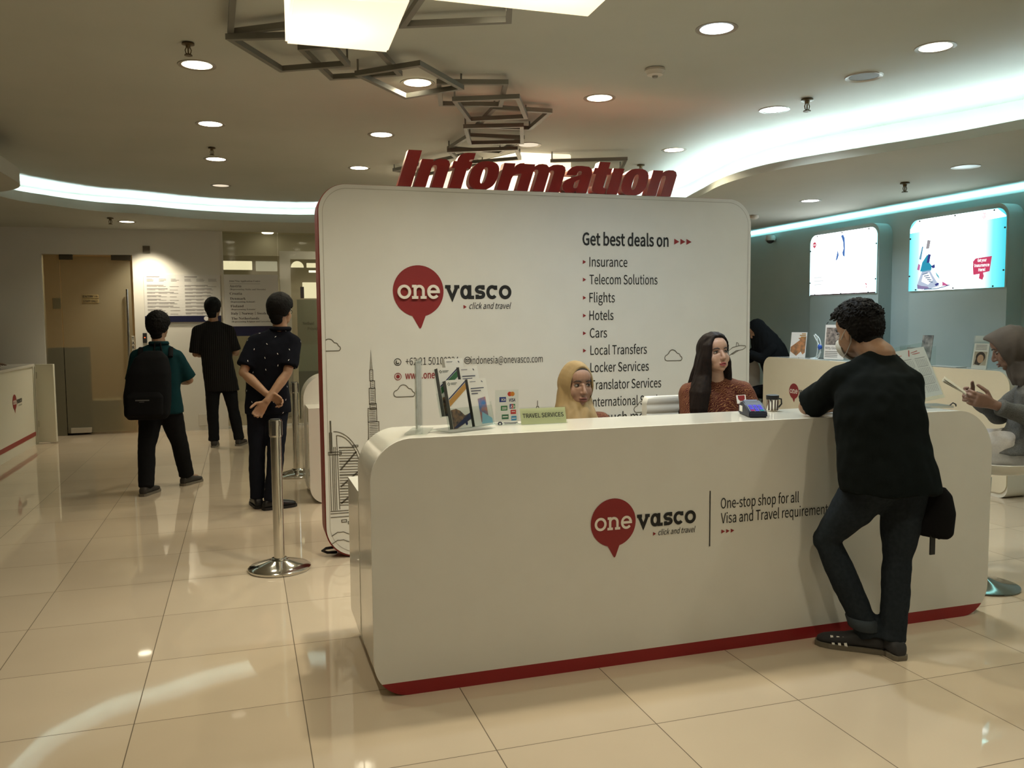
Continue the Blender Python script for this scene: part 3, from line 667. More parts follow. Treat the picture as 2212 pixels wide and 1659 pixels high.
for s, x0, x1, z in (('Insurance', 2.205, 2.481, 1.8185), ('Telecom Solutions', 2.205, 2.706, 1.702), ('Flights', 2.204, 2.389, 1.582), ('Hotels', 2.204, 2.379, 1.464), ('Cars', 2.207, 2.332, 1.3465),
                     ('Local Transfers', 2.211, 2.628, 1.231), ('Locker Services', 2.211, 2.643, 1.115), ('Translator Services', 2.212, 2.738, 0.998), ('International Services', 2.213, 2.80, 0.882), ('& much more', 2.225, 2.68, 0.775)):
    bm = NB(); text(bm, F, s, x0, z, 0.062, width=x1-x0, bold=0.003); obj('lettering', bm, BLACK, bd)
for z in (1.848, 1.7315, 1.6115, 1.4935, 1.376, 1.2605, 1.1445, 1.0275): bm = NB(); poly(bm, F, [(2.158, z+0.013), (2.158, z-0.013), (2.181, z)]); obj('bullet_mark', bm, RED, bd)
bm = NB()
text(bm, F, '+62 21 50100224', 0.962, 1.192, 0.046, width=0.342); stroke(bm, F, arc(0.912, 1.213, 0.021, 0.021, 0, 360)[:-1], 0.004, True)
stroke(bm, F, arc(0.912, 1.213, 0.010, 0.010, 120, 330, 12), 0.006); obj('lettering', bm, BLACK, bd)
bm = NB(); text(bm, F, 'indonesia@onevasco.com', 1.384, 1.190, 0.046, width=0.488); stroke(bm, F, arc(1.362, 1.213, 0.021, 0.021, 0, 360)[:-1], 0.004, True)
stroke(bm, F, [(1.350, 1.205), (1.374, 1.205), (1.374, 1.221), (1.350, 1.221)], 0.003, True); stroke(bm, F, [(1.350, 1.221), (1.362, 1.211), (1.374, 1.221)], 0.0025)
obj('lettering', bm, BLACK, bd)
bm = NB(); text(bm, F, 'www.onevasco.com', 0.958, 1.106, 0.044, width=0.40, bold=0.012)
disc(bm, F, 0.912, 1.122, 0.012, 24); stroke(bm, F, arc(0.912, 1.122, 0.021, 0.021, 0, 360)[:-1], 0.004, True); obj('lettering', bm, RED, bd)
# brown line drawings: clouds, towers, aeroplane
bm = NB(); LW = 0.0045
def cloud(cx_, z, s, part=None):
    P = arc(cx_-0.36*s, z+0.16*s, 0.16*s, 0.16*s, 270, 95, 10)+arc(cx_-0.05*s, z+0.34*s, 0.24*s, 0.24*s, 165, 25, 12)+arc(cx_+0.25*s, z+0.25*s, 0.14*s, 0.14*s, 100, 10, 8)+arc(cx_+0.38*s, z+0.12*s, 0.12*s, 0.12*s, 80, -90, 10)
    if part: P = [p for p in P if p[0] > part]
    stroke(bm, F, P, LW, part is None)
    if part: stroke(bm, F, [(part, z), (cx_+0.38*s, z)], LW)
def drawn(nm):
    global bm
    obj(nm, bm, LINE, bd); bm = NB()
for a_ in ((0.50, 1.290, 0.125, 0.474), (0.951, 0.994, 0.13), (2.832, 1.178, 0.13), (2.60, 0.83, 0.13)): cloud(*a_); drawn('cloud_drawing')
def rectl(x0, x1, z0, z1): stroke(bm, F, [(x0, z0), (x1, z0), (x1, z1), (x0, z1)], LW, True)
stroke(bm, F, [(0.741, 1.168), (0.746, 1.29), (0.752, 1.168)], LW)
for x0, x1, z0, z1, nb in ((0.737, 0.756, 1.100, 1.168, 6), (0.741, 0.766, 1.055, 1.100, 4), (0.731, 0.768, 0.955, 1.055, 9), (0.735, 0.774, 0.925, 0.958, 3), (0.722, 0.775, 0.845, 0.930, 8), (0.722, 0.787, 0.735, 0.845, 10), (0.717, 0.79, 0.62, 0.735, 10)):
    rectl(x0, x1, z0, z1)
    for i in range(1, nb): zz = z0+(z1-z0)*i/nb; stroke(bm, F, [(x0+0.006, zz), (x1-0.006, zz)], LW*0.7)
drawn('tower_drawing')
# sail shaped hotel
stroke(bm, F, [(0.4885, 0.66), (0.488, 0.86), (0.493, 0.86), (0.495, 0.66)], LW)
for x in (0.484, 0.498, 0.508, 0.518): stroke(bm, F, [(x, 0.305), (x-0.001, 0.79 if x < 0.5 else 0.70)], LW)
sail = [(0.507+0.19*math.sin(t), 0.45+0.345*math.cos(t)) for t in np.linspace(0.0, 1.35, 18)]
stroke(bm, F, sail, LW); stroke(bm, F, [(0.525+0.155*math.sin(t), 0.45+0.32*math.cos(t)) for t in np.linspace(0.0, 1.35, 18)], LW); stroke(bm, F, [(0.526, 0.77), (0.536, 0.31)], LW)
for i, z in enumerate(np.linspace(0.695, 0.335, 22)):
    xr = 0.525+0.155*math.sin(math.acos(max(-1, min(1, (z-0.45)/0.32)))) if z > 0.45 else 0.68
    stroke(bm, F, [(0.538, z), (xr, z-0.004)], LW*(1.6 if i % 5 == 0 else 0.9))
for z0 in (0.345, 0.45, 0.555): stroke(bm, F, [(0.545, z0), (0.645 if z0 > 0.5 else 0.68, z0+0.11)], LW*2.2)
rectl(0.474, 0.553, 0.652, 0.668); rectl(0.625, 0.655, 0.694, 0.704)
for z in (0.30, 0.285, 0.262): stroke(bm, F, [(0.478, z), (0.70, z)], LW)
drawn('building_drawing')
rectl(0.545, 0.575, 0.228, 0.242); rectl(0.585, 0.615, 0.214, 0.229)
for z in (0.145, 0.095): stroke(bm, F, [(0.482, z)]+arc(0.535, z+0.05, 0.05, 0.03, 250, 290, 4)+[(0.60, z), (0.64, z+0.03), (0.70, z)], LW)
drawn('wave_drawing')
# pagoda spire and small tower behind the counter objects, aeroplane by the staff member
for x, z0 in ((1.834, 0.80),):
    stroke(bm, F, [(x, 0.938), (x, 0.905)], LW)
    for i in range(4): stroke(bm, F, [(x-0.008-0.007*i, 0.90-0.022*i), (x+0.008+0.007*i, 0.90-0.022*i)], LW); stroke(bm, F, [(x-0.006-0.006*i, 0.90-0.022*i), (x-0.012-0.007*i, 0.878-0.022*i)], LW); stroke(bm, F, [(x+0.006+0.006*i, 0.90-0.022*i), (x+0.012+0.007*i, 0.878-0.022*i)], LW)
drawn('pagoda_drawing')
rectl(1.165, 1.183, 0.70, 0.80); drawn('pillar_drawing')
stroke(bm, F, [(3.26, 1.235), (3.30, 1.262), (3.36, 1.275), (3.40, 1.272), (3.405, 1.262), (3.38, 1.245), (3.33, 1.238), (3.27, 1.205)], LW*0.8); stroke(bm, F, [(3.325, 1.268), (3.328, 1.295), (3.34, 1.293), (3.348, 1.272)], LW*0.8); stroke(bm, F, [(3.33, 1.24), (3.285, 1.215), (3.30, 1.213), (3.35, 1.242)], LW*0.8)
drawn('aeroplane_drawing'); bm.free()

# raised letters on top; heavy slanted, dotless i as in the photograph
def sup(cx_, cz_, rx, rz, n=28, e=2.6):
    return [(cx_+rx*math.copysign(abs(math.cos(t))**(2/e), math.cos(t)), cz_+rz*math.copysign(abs(math.sin(t))**(2/e), math.sin(t))) for t in np.linspace(0, 2*PI, n, endpoint=False)]
HUMP = [(0.50, 1.0), (0.62, 1.03), (0.80, 1.03), (0.93, 0.97), (1.0, 0.84)]
GL = {
 'I': (0.46, [[(0, 0), (0.46, 0), (0.46, 1.30), (0, 1.30)]]),
 'n': (1.0, [[(0, 0), (0, 1.0), (0.40, 1.0), (0.40, 0.92)]+HUMP+[(1.0, 0), (0.59, 0), (0.59, 0.70), (0.56, 0.78), (0.50, 0.80), (0.44, 0.78), (0.41, 0.70), (0.41, 0)]]),
 'f': (0.68, [[(0.12, 0), (0.12, 0.72), (0.0, 0.72), (0.0, 0.98), (0.12, 0.98), (0.12, 1.08), (0.17, 1.21), (0.28, 1.28), (0.42, 1.30), (0.68, 1.30), (0.68, 1.06), (0.58, 1.06), (0.54, 1.04), (0.54, 0.98), (0.66, 0.98), (0.66, 0.72), (0.54, 0.72), (0.54, 0)]]),
 'o': (1.0, [sup(0.5, 0.505, 0.5, 0.525), sup(0.5, 0.505, 0.095, 0.30)]),
 'r': (0.72, [[(0, 0), (0, 1.0), (0.40, 1.0), (0.40, 0.84), (0.46, 0.95), (0.56, 1.01), (0.72, 1.03), (0.72, 0.62), (0.55, 0.60), (0.45, 0.54), (0.42, 0.44), (0.42, 0)]]),
 'm': (1.58, [[(0, 0), (0, 1.0), (0.40, 1.0), (0.40, 0.92), (0.52, 1.01), (0.66, 1.03), (0.82, 1.01), (0.93, 0.92), (1.06, 1.01), (1.22, 1.03), (1.40, 1.02), (1.52, 0.95), (1.58, 0.82), (1.58, 0), (1.17, 0), (1.17, 0.72), (1.14, 0.79), (1.09, 0.80), (1.03, 0.79), (1.0, 0.72), (1.0, 0), (0.59, 0), (0.59, 0.72), (0.56, 0.79), (0.50, 0.80), (0.44, 0.79), (0.41, 0.72), (0.41, 0)]]),
 'a': (0.98, [[(0.58, 0), (0.58, 0.07), (0.48, 0.0), (0.36, -0.02), (0.18, 0.0), (0.05, 0.10), (0.0, 0.24), (0.0, 0.36), (0.08, 0.48), (0.26, 0.58), (0.50, 0.66), (0.575, 0.71), (0.575, 0.78), (0.54, 0.83), (0.47, 0.83), (0.42, 0.79), (0.41, 0.66), (0.02, 0.66), (0.04, 0.82), (0.14, 0.96), (0.30, 1.02), (0.52, 1.03), (0.78, 1.01), (0.92, 0.92), (0.98, 0.76), (0.98, 0)], [(0.41, 0.26), (0.41, 0.40), (0.48, 0.47), (0.57, 0.50), (0.57, 0.26), (0.55, 0.19), (0.49, 0.17), (0.43, 0.19)]]),
 't': (0.68, [[(0.12, 1.22), (0.54, 1.22), (0.54, 0.98), (0.68, 0.98), (0.68, 0.74), (0.54, 0.74), (0.54, 0.26), (0.58, 0.22), (0.68, 0.22), (0.68, 0), (0.40, -0.01), (0.24, 0.02), (0.15, 0.10), (0.12, 0.22), (0.12, 0.74), (0.0, 0.74), (0.0, 0.98), (0.12, 0.98)]]),
 '\u0131': (0.42, [[(0, 0), (0.42, 0), (0.42, 1.0), (0, 1.0)]])}
LET_SIDE = mat('letter_side_acrylic', (0.72, 0.52, 0.46), 0.35)
LET_RED = mat('letter_face_red', (0.25, 0.018, 0.018), 0.2)
def letter(ch, x, k):
    wv, loops = GL[ch]; bm = NB(); sh = 0.30; y0, y1 = 5.275, 5.345; z0 = 2.2985
    cu = bpy.data.curves.new('l', 'CURVE'); cu.dimensions = '2D'; cu.fill_mode = 'BOTH'; cu.extrude = (y1-y0)/2
    for lp in loops:
        s = cu.splines.new('POLY'); s.points.add(len(lp)-1); s.use_cyclic_u = True
        for p, (u, v) in zip(s.points, lp): p.co = (x+(u+max(v, 0)*sh)*k, z0+max(v, 0.0)*k*0.92, 0, 1)
    o = bpy.data.objects.new('l', cu); col.objects.link(o); bpy.context.view_layer.update()
    me = bpy.data.meshes.new_from_object(o.evaluated_get(bpy.context.evaluated_depsgraph_get())); bpy.data.objects.remove(o); bpy.data.curves.remove(cu)
    bm.from_mesh(me); bpy.data.meshes.remove(me)
    for v in bm.verts: v.co = Vector((v.co.x, (y0+y1)/2-v.co.z, v.co.y))
    bm.normal_update()
    for f in bm.faces: f.material_index = 0 if abs(f.normal.y) > 0.7 and f.calc_center_median().y < (y0+y1)/2 else 1
    obj('letter', bm, [LET_RED, LET_SIDE], bd)
    return wv
GAPS = {'I': 0.085, 'n': 0.085, 'f': 0.02, 'o': 0.085, 'r': 0.0, 'm': 0.05, 'a': 0.03, 't': 0.05, '\u0131': 0.06}
word = 'Informat\u0131on'; tot = sum(GL[c][0] for c in word)+sum(GAPS[c] for c in word[:-1])+0.30*1.0
kk = (2.862-0.932)/tot; x = 0.932
kz = 0.165
for ch in word: x += letter(ch, x, kk)*kk+GAPS[ch]*kk
print('letter unit', kk)
# ------------------------------------------------------------------ things standing on the counter (top at 1.017)
ZT = 1.0175
def RotZ(c, a): return Matrix.Translation(c) @ Matrix.Rotation(math.radians(a), 4, 'Z')
# clear sign holder seen nearly edge on
t = thing('sign_holder', 'tall clear acrylic sign holder turned edge on at the end of the counter', 'sign holder', (0.66, 3.40, ZT))
Mx = RotZ((0.672, 3.40, ZT), 70)
bm = NB(); box(bm, -0.105, 0.105, -0.045, 0.045, 0, 0.004, mtx=Mx); obj('foot', bm, ACRYL, t)
bm = NB()
for y in (-0.004, 0.004): box(bm, -0.075, 0.075, y-0.001, y+0.001, 0.004, 0.298, mtx=Mx)
obj('clear_sleeve', bm, ACRYL, t)
bm = NB(); box(bm, -0.07, 0.07, -0.0012, 0.0012, 0.02, 0.290, mtx=Mx); obj('paper_insert', bm, mottled('crumpled_grey_paper', (0.62, 0.61, 0.57), (0.42, 0.41, 0.38), 30, 0.6), t)

# brochure holder: four tilted pockets
PICS = [((0.03, 0.10, 0.05), (0.02, 0.03, 0.10)), ((0.45, 0.22, 0.03), (0.02, 0.03, 0.10))]
hold = thing('brochure_holder', 'clear acrylic brochure holder with tilted pockets at the end of the counter', 'brochure holder', (0.87, 3.42, ZT))
HX = RotZ((0.865, 3.40, ZT), 24)
def pocket_frame(ux, row):
    """local frame of a leaflet: x across, z up the tilted leaflet"""
    return HX @ Matrix.Translation((ux, -0.045+0.055*row, 0.012+0.048*row)) @ Matrix.Rotation(math.radians(-14), 4, 'X')
bm = NB(); box(bm, -0.115, 0.115, -0.06, 0.09, 0, 0.004, mtx=HX)
for ux in (-0.056, 0.056):
    for row in (0, 1):
        P_ = pocket_frame(ux, row)
        box(bm, -0.054, 0.054, -0.018, -0.016, 0, 0.085, mtx=P_); box(bm, -0.054, 0.054, 0.012, 0.014, 0, 0.20, mtx=P_)
        for s in (-1, 1): box(bm, s*0.054-0.001, s*0.054+0.001, -0.018, 0.014, 0, 0.10, mtx=P_)
obj('clear_pocket', bm, ACRYL, hold)
DARKEDGE = mat('dark_leaflet_edges', (0.10, 0.10, 0.10), 0.6)
def leaflet(P_, label, kind, thick=0.022, h=0.20):
    t = thing('brochure', label, 'brochure', P_.translation, 'leaflets in the counter holder')
    bm = NB(); box(bm, -0.048, 0.048, -0.012, -0.012+thick, 0.003, h, mtx=P_); obj('pages', bm, DARKEDGE if kind != 'top' else PAPER, t)
    bm = NB(); box(bm, -0.0485, 0.0485, -0.0135, -0.012, 0.002, h+0.001, mtx=P_); cv = obj('cover', bm, PAPER, t)
    def F(u, v, l=1): return P_ @ Vector((u, -0.0136-0.0004*l, v))
    if kind in ('green', 'orange'):
        bm = NB(); poly(bm, F, [(-0.048, 0.118), (0.048, 0.186), (0.048, 0.160), (-0.048, 0.092)]); obj('colour_band', bm, mat(kind+'_ink', (0.03, 0.12, 0.04) if kind == 'green' else (0.42, 0.22, 0.05), 0.4), cv)
        bm = NB(); poly(bm, F, [(-0.048, 0.126), (0.048, 0.194), (0.048, 0.188), (-0.048, 0.120)]); obj('blue_line', bm, mat('navy_ink', (0.015, 0.02, 0.08), 0.4), cv)
        bm = NB(); stroke(bm, lambda u, v: F(u, v), [(-0.042, h-0.015), (-0.036, h-0.009), (-0.030, h-0.015), (-0.036, h-0.021)], 0.002, True)
        for i in range(2): stroke(bm, F, [(-0.026, h-0.012-0.005*i), (0.006-0.006*i, h-0.012-0.005*i)], 0.002)
        obj('crest', bm, mat('dark_green_ink', (0.02, 0.04, 0.03), 0.5), cv)
        bm = NB(); poly(bm, lambda u, v: F(u, v, 1), [(-0.048, 0.078), (-0.02, 0.082), (0.0, 0.072), (0.02, 0.052), (0.048, 0.06), (0.048, 0.034), (-0.03, 0.0), (-0.048, 0.0)]); obj('photo_print', bm, mottled('brown_photo_print', (0.30, 0.17, 0.10), (0.05, 0.045, 0.05), 60, 0.4), cv)
        bm = NB(); poly(bm, lambda u, v: F(u, v, 2), [(-0.048, 0.004), (0.048, 0.062), (0.048, 0.036), (-0.03, 0.003)]); obj('dark_band', bm, mat('navy_ink'), cv)
        bm = NB(); poly(bm, lambda u, v: F(u, v, 2), [(0.016, 0.026), (0.028, 0.026), (0.028, 0.016), (0.022, 0.010), (0.016, 0.016)]); obj('shield_print', bm, mat('navy_ink'), cv)
    if kind == 'blue':
        bm = NB(); poly(bm, F, [(-0.012, 0.115), (0.030, 0.122), (0.030, 0.02), (-0.012, 0.016)]); obj('photo_print', bm, mottled('blue_photo_print', (0.04, 0.16, 0.42), (0.45, 0.20, 0.16), 35, 0.4), cv)
        bm = NB(); poly(bm, lambda u, v: F(u, v, 2), [(0.0, 0.06), (0.048, 0.03), (0.048, 0.01), (-0.01, 0.01)]); obj('pale_blue_print', bm, mat('pale_blue_ink', (0.25, 0.50, 0.66), 0.4), cv)
    if kind in ('blue', 'white', 'top'):
        bm = NB()
        for i in range(3): stroke(bm, F, [(-0.040, h-0.040-0.011*i), (0.030-0.018*i, h-0.040-0.011*i)], 0.004)
        stroke(bm, F, [(-0.04, h-0.012), (-0.008, h-0.012)], 0.002); stroke(bm, F, [(0.022, h-0.010), (0.028, h-0.016)], 0.004)
        obj('headline_print', bm, mat('dull_navy_print', (0.06, 0.06, 0.10), 0.5), cv)
    return t
leaflet(pocket_frame(-0.056, 0), 'front leaflet with an orange diagonal band and a photo of people', 'orange')
leaflet(pocket_frame(-0.056, 1), 'rear leaflet with a green diagonal band', 'green')
leaflet(pocket_frame(0.056, 0), 'front white leaflet with a blue photo', 'blue', 0.026)
leaflet(pocket_frame(0.056, 1), 'white leaflet standing behind the one with the blue photo', 'white', 0.024)
leaflet(pocket_frame(0.02, 1) @ Matrix.Translation((0, 0.045, 0.045)), 'topmost white leaflet with a grey heading at the very back of the holder', 'top', 0.02)

# payment card sign
t = thing('payment_sign', 'small upright clear sign printed with payment card marks', 'sign', (1.078, 3.5, ZT))
bm = NB(); box(bm, 1.026, 1.130, 3.497, 3.501, ZT, 1.168); obj('clear_plate', bm, ACRYL, t)
bm = NB(); box(bm, 1.026, 1.130, 3.47, 3.54, ZT, ZT+0.004); obj('foot', bm, ACRYL, t)
F = planeY(3.4955); F2 = planeY(3.4948)
def swatch(nm, x0, x1, z0, z1, c):
    bm = NB(); poly(bm, F, [(x0, z0), (x1, z0), (x1, z1), (x0, z1)]); return obj('card_mark', bm, mat(nm, c, 0.5), t)
swatch('card_navy', 1.043, 1.073, 1.116, 1.138, (0.02, 0.04, 0.22)); swatch('card_green', 1.049, 1.079, 1.079, 1.100, (0.03, 0.16, 0.05)); swatch('card_dark_green', 1.053, 1.084, 1.041, 1.062, (0.03, 0.12, 0.06))
swatch('card_red', 1.093, 1.118, 1.062, 1.081, (0.40, 0.03, 0.03)); swatch('card_blue', 1.096, 1.120, 1.034, 1.054, (0.05, 0.22, 0.45))
for i, c in enumerate(((0.02, 0.05, 0.25), (0.40, 0.02, 0.03), (0.02, 0.18, 0.06))): swatch('stripe_mark%d' % i, 1.089+0.0085*i, 1.097+0.0085*i, 1.086, 1.106, c)
bm = NB(); disc(bm, F, 1.090, 1.150, 0.010, 20); obj('card_mark', bm, mat('mark_red', (0.50, 0.04, 0.02), 0.5), t)
bm = NB(); disc(bm, F2, 1.102, 1.150, 0.010, 20); obj('card_mark', bm, mat('mark_orange', (0.60, 0.22, 0.03), 0.5), t)
bm = NB(); text(bm, F2, 'VISA', 1.084, 1.117, 0.013, width=0.031, bold=0.03, shear=0.15); stroke(bm, F2, arc(1.045, 1.023, 0.008, 0.006, 0, 360, 12)[:-1], 0.005, True); stroke(bm, F2, [(1.06, 1.026), (1.125, 1.026)], 0.003); stroke(bm, F2, [(1.065, 1.021), (1.118, 1.021)], 0.003); obj('lettering', bm, mat('dark_navy_print', (0.03, 0.03, 0.08), 0.5), t)
bm = NB(); text(bm, F2, 'BCA', 1.052, 1.122, 0.009, width=0.019, bold=0.02); text(bm, F2, 'JCB', 1.090, 1.091, 0.009, width=0.022, bold=0.02); stroke(bm, F2, [(1.054, 1.092), (1.075, 1.092)], 0.003); stroke(bm, F2, [(1.054, 1.086), (1.075, 1.086)], 0.003); stroke(bm, F2, [(1.057, 1.052), (1.08, 1.052)], 0.004); stroke(bm, F2, [(1.098, 1.073), (1.113, 1.073)], 0.003); stroke(bm, F2, [(1.099, 1.044), (1.117, 1.044)], 0.003); obj('lettering', bm, PAPER, t)

# name plate
t = thing('name_plate', 'pale yellow TRAVEL SERVICES name plate leaning back on the counter', 'name plate', (1.235, 3.47, ZT))
NX = Matrix.Translation((1.128, 3.452, ZT)) @ Matrix.Rotation(math.radians(-18), 4, 'X')
bm = NB(); box(bm, 0, 0.208, -0.001, 0.001, 0.002, 0.072, mtx=NX); obj('card', bm, mat('pale_yellow_card', (0.74, 0.76, 0.46), 0.5), t)
bm = NB(); box(bm, -0.003, 0.213, -0.005, -0.003, 0.0, 0.076, mtx=NX); box(bm, -0.003, 0.213, 0.003, 0.05, 0.0, 0.003, mtx=Matrix.Translation((1.128, 3.452, ZT))); obj('clear_holder', bm, ACRYL, t)
bm = NB(); text(bm, lambda u, v: NX @ Vector((u, -0.0058, v)), 'TRAVEL SERVICES', 0.008, 0.030, 0.018, width=0.188, bold=0.012); text(bm, lambda u, v: NX @ Vector((u, -0.0058, v)), '-', 0.16, 0.018, 0.006, width=0.02); obj('lettering', bm, BLACK, t)

# card terminal
t = thing('card_terminal', 'dark blue card payment terminal with lit purple keys on the counter', 'card terminal', (2.245, 3.42, ZT))
TX = RotZ((2.245, 3.41, ZT), -18)
bm = NB(); prism(bm, [(-0.095, 0.0), (0.095, 0.0), (0.095, 0.045), (0.03, 0.068), (-0.02, 0.052), (-0.095, 0.026)], 'X', -0.042, 0.042); bmesh.ops.bevel(bm, geom=bm.edges[:], offset=0.005, segments=2, affect='EDGES'); bmesh.ops.transform(bm, matrix=TX, verts=bm.verts[:])
body = obj('body', bm, mat('dark_blue_plastic', (0.008, 0.010, 0.028), 0.5), t, smooth=40)
def onkey(u, k): return TX @ Vector((u, -0.09+0.07*k, 0.0285+0.0235*k+0.0012))
bm = NB()
for i in range(3):
    for j in range(4):
        u0 = -0.030+i*0.021; k0 = 0.05+j*0.235
        bm.faces.new([bm.verts.new(onkey(u, k)) for u, k in ((u0, k0), (u0+0.017, k0), (u0+0.017, k0+0.17), (u0, k0+0.17))]).material_index = 1 if j == 0 and i == 0 else (2 if j == 0 and i == 2 else 0)
obj('keypad', bm, [emit('lit_violet_key', (0.16, 0.15, 0.85), 1.0), emit('lit_red_key', (0.7, 0.1, 0.3), 0.7), emit('lit_green_key', (0.1, 0.5, 0.5), 0.7)], t, recalc=False)
bm = NB(); box(bm, -0.030, 0.030, 0.036, 0.078, 0.060, 0.0625, mtx=TX @ Matrix.Translation((0, 0.0, 0.0)) @ Matrix.Rotation(math.radians(-19), 4, 'X') @ Matrix.Translation((0, -0.02, 0.016))); obj('screen', bm, emit('terminal_screen', (0.5, 0.62, 0.8), 0.6), t)
bm = NB(); box(bm, -0.0435, -0.042, 0.02, 0.07, 0.015, 0.042, mtx=TX); obj('side_label', bm, PAPER, t)

# steel mug
MUG = Matrix.Translation((-2.437, -3.535, -ZT))
t = thing('steel_mug', 'steel travel mug with dark stripes standing beside the card terminal', 'mug', (2.437, 3.535, ZT))
bm = NB(); lathe(bm, [(0, ZT), (0.031, ZT), (0.034, ZT+0.004), (0.036, ZT+0.078), (0.037, ZT+0.084), (0.033, ZT+0.084), (0.030, ZT+0.01), (0, ZT+0.01)], (2.437, 3.535, 0), 28); bmesh.ops.scale(bm, vec=(0.8,0.8,0.86), space=MUG, verts=bm.verts[:]); obj('cup', bm, CHROME, t, smooth=40)
bm = NB(); lathe(bm, [(0.0372, ZT+0.066), (0.0385, ZT+0.084), (0.0385, ZT+0.090), (0.026, ZT+0.093), (0, ZT+0.093)], (2.437, 3.535, 0), 28); bmesh.ops.scale(bm, vec=(0.8,0.8,0.86), space=MUG, verts=bm.verts[:]); obj('lid', bm, DARK, t, smooth=40)
bm = NB(); tube(bm, [(2.470, 3.525, ZT+0.07), (2.488, 3.52, ZT+0.068), (2.49, 3.519, ZT+0.04), (2.474, 3.524, ZT+0.022), (2.468, 3.526, ZT+0.022)], 0.005, 8); bmesh.ops.scale(bm, vec=(0.8,0.8,0.86), space=MUG, verts=bm.verts[:]); obj('handle', bm, DARK, t, smooth=60)
bm = NB()
for a in (200, 232, 262, 290, 318): box(bm, 0.0352, 0.0362, -0.004, 0.004, 0.006, 0.064, mtx=Matrix.Translation((2.437, 3.535, ZT)) @ Matrix.Rotation(math.radians(a), 4, 'Z'))
bmesh.ops.scale(bm, vec=(0.8,0.8,0.86), space=MUG, verts=bm.verts[:]); obj('dark_stripe', bm, mat('dark_brown_stripe', (0.05, 0.03, 0.025), 0.4), t)

# slanted calendar in an acrylic stand at the far end
t = thing('calendar_stand', 'slanted clear stand holding a white calendar sheet at the rounded end of the counter', 'calendar stand', (3.22, 3.42, ZT))
KX = RotZ((3.205, 3.37, ZT), -8) @ Matrix.Rotation(math.radians(-24), 4, 'X') @ Matrix.Rotation(math.radians(-9), 4, 'Y') @ Matrix.Translation((0, 0, 0.022))
bm = NB(); box(bm, -0.125, 0.125, -0.004, -0.002, 0.012, 0.312, mtx=KX); box(bm, -0.125, 0.125, 0.002, 0.004, 0.012, 0.312, mtx=KX); obj('clear_plate', bm, ACRYL, t)
bm = NB(); box(bm, -0.12, 0.13, -0.03, 0.10, 0, 0.012, mtx=RotZ((3.205, 3.37, ZT), -8), bevel=0.002); obj('foot', bm, clear_acrylic('frosted_edge_acrylic', (0.80, 0.84, 0.86), 0.3), t)
bm = NB(); box(bm, -0.12, 0.12, -0.001, 0.001, 0.03, 0.29, mtx=KX); sh = obj('calendar_sheet', bm, mat('bluish_white_paper', (0.72, 0.73, 0.77), 0.6), t)
def FK(u, v): return KX @ Vector((u, -0.0016, v))
bm = NB()
for k in range(4):
    z0 = 0.055+0.047*k
    for c in range(3):
        x0 = -0.112+0.078*c; stroke(bm, FK, [(x0, z0+0.040), (x0+0.06, z0+0.040)], 0.003)
        for r_ in range(5):
            for d in range(7): stroke(bm, FK, [(x0+d*0.0098, z0+r_*0.0072), (x0+d*0.0098+0.0055, z0+r_*0.0072)], 0.003)
obj('date_print', bm, mat('grey_date_print', (0.34, 0.34, 0.40), 0.6), sh)
bm = NB(); stroke(bm, FK, [(0.018, 0.252), (0.030, 0.284)], 0.006); stroke(bm, FK, [(0.035, 0.268), (0.075, 0.274)], 0.003); stroke(bm, FK, [(0.04, 0.260), (0.085, 0.262)], 0.003); stroke(bm, FK, [(-0.07, 0.262), (-0.02, 0.262)], 0.003); obj('red_heading', bm, mat('red_ink', (0.45, 0.05, 0.05), 0.5), sh)
bm = NB(); tube(bm, [(3.34, 3.36, ZT+0.008), (3.355, 3.355, ZT+0.022), (3.37, 3.352, ZT+0.014), (3.372, 3.352, ZT+0.004)], 0.0035, 8); tag(obj('pen_cord', bm, DARK, smooth=60), 'short black curled cord beside the calendar stand', 'cord')

# ------------------------------------------------------------------ stanchions and stool
def stanchion(x, y, label):
    t = thing('queue_stanchion', label, 'stanchion', (x, y, 0), 'polished queue posts')
    bm = NB(); lathe(bm, [(0, 0), (0.178, 0), (0.182, 0.006), (0.182, 0.016), (0.172, 0.024), (0.12, 0.040), (0.06, 0.058), (0.044, 0.062), (0, 0.062)], (x, y, 0), 48); obj('base', bm, CHROME, t, smooth=30)
    bm = NB(); lathe(bm, [(0.031, 0.058), (0.031, 0.80), (0, 0.80)], (x, y, 0), 32); lathe(bm, [(0, 0.058), (0.05, 0.060), (0.047, 0.068), (0.033, 0.072), (0, 0.072)], (x, y, 0), 28); obj('post', bm, CHROME, t, smooth=40)
    bm = NB(); lathe(bm, [(0, 0.795), (0.036, 0.795), (0.037, 0.80), (0.037, 0.893), (0.034, 0.897), (0, 0.897)], (x, y, 0), 32); hd = obj('belt_head', bm, CHROME, t, smooth=30)
    bm = NB(); lathe(bm, [(0, 0.896), (0.030, 0.896), (0.030, 0.900), (0, 0.900)], (x, y, 0), 28); obj('cap', bm, DARK, hd)
    bm = NB()
    for a in (0, 90, 180, 270): box(bm, 0.0362, 0.039, -0.012, 0.012, 0.805, 0.885, mtx=Matrix.Translation((x, y, 0)) @ Matrix.Rotation(math.radians(a-18), 4, 'Z'))
    obj('belt_slot', bm, mat('dark_steel', (0.12, 0.11, 0.10), 0.35, 0.8), hd)
stanchion(0.163, 5.16, 'polished steel queue post nearest the camera, in front of the man in the speckled shirt')
stanchion(0.445, 8.285, 'polished steel queue post farther back beside the rounded white desk')
t = thing('bar_stool', 'white bucket stool on a round chrome foot under the seated woman', 'stool', (4.05, 3.70, 0))
SX, SY = 3.80, 3.57
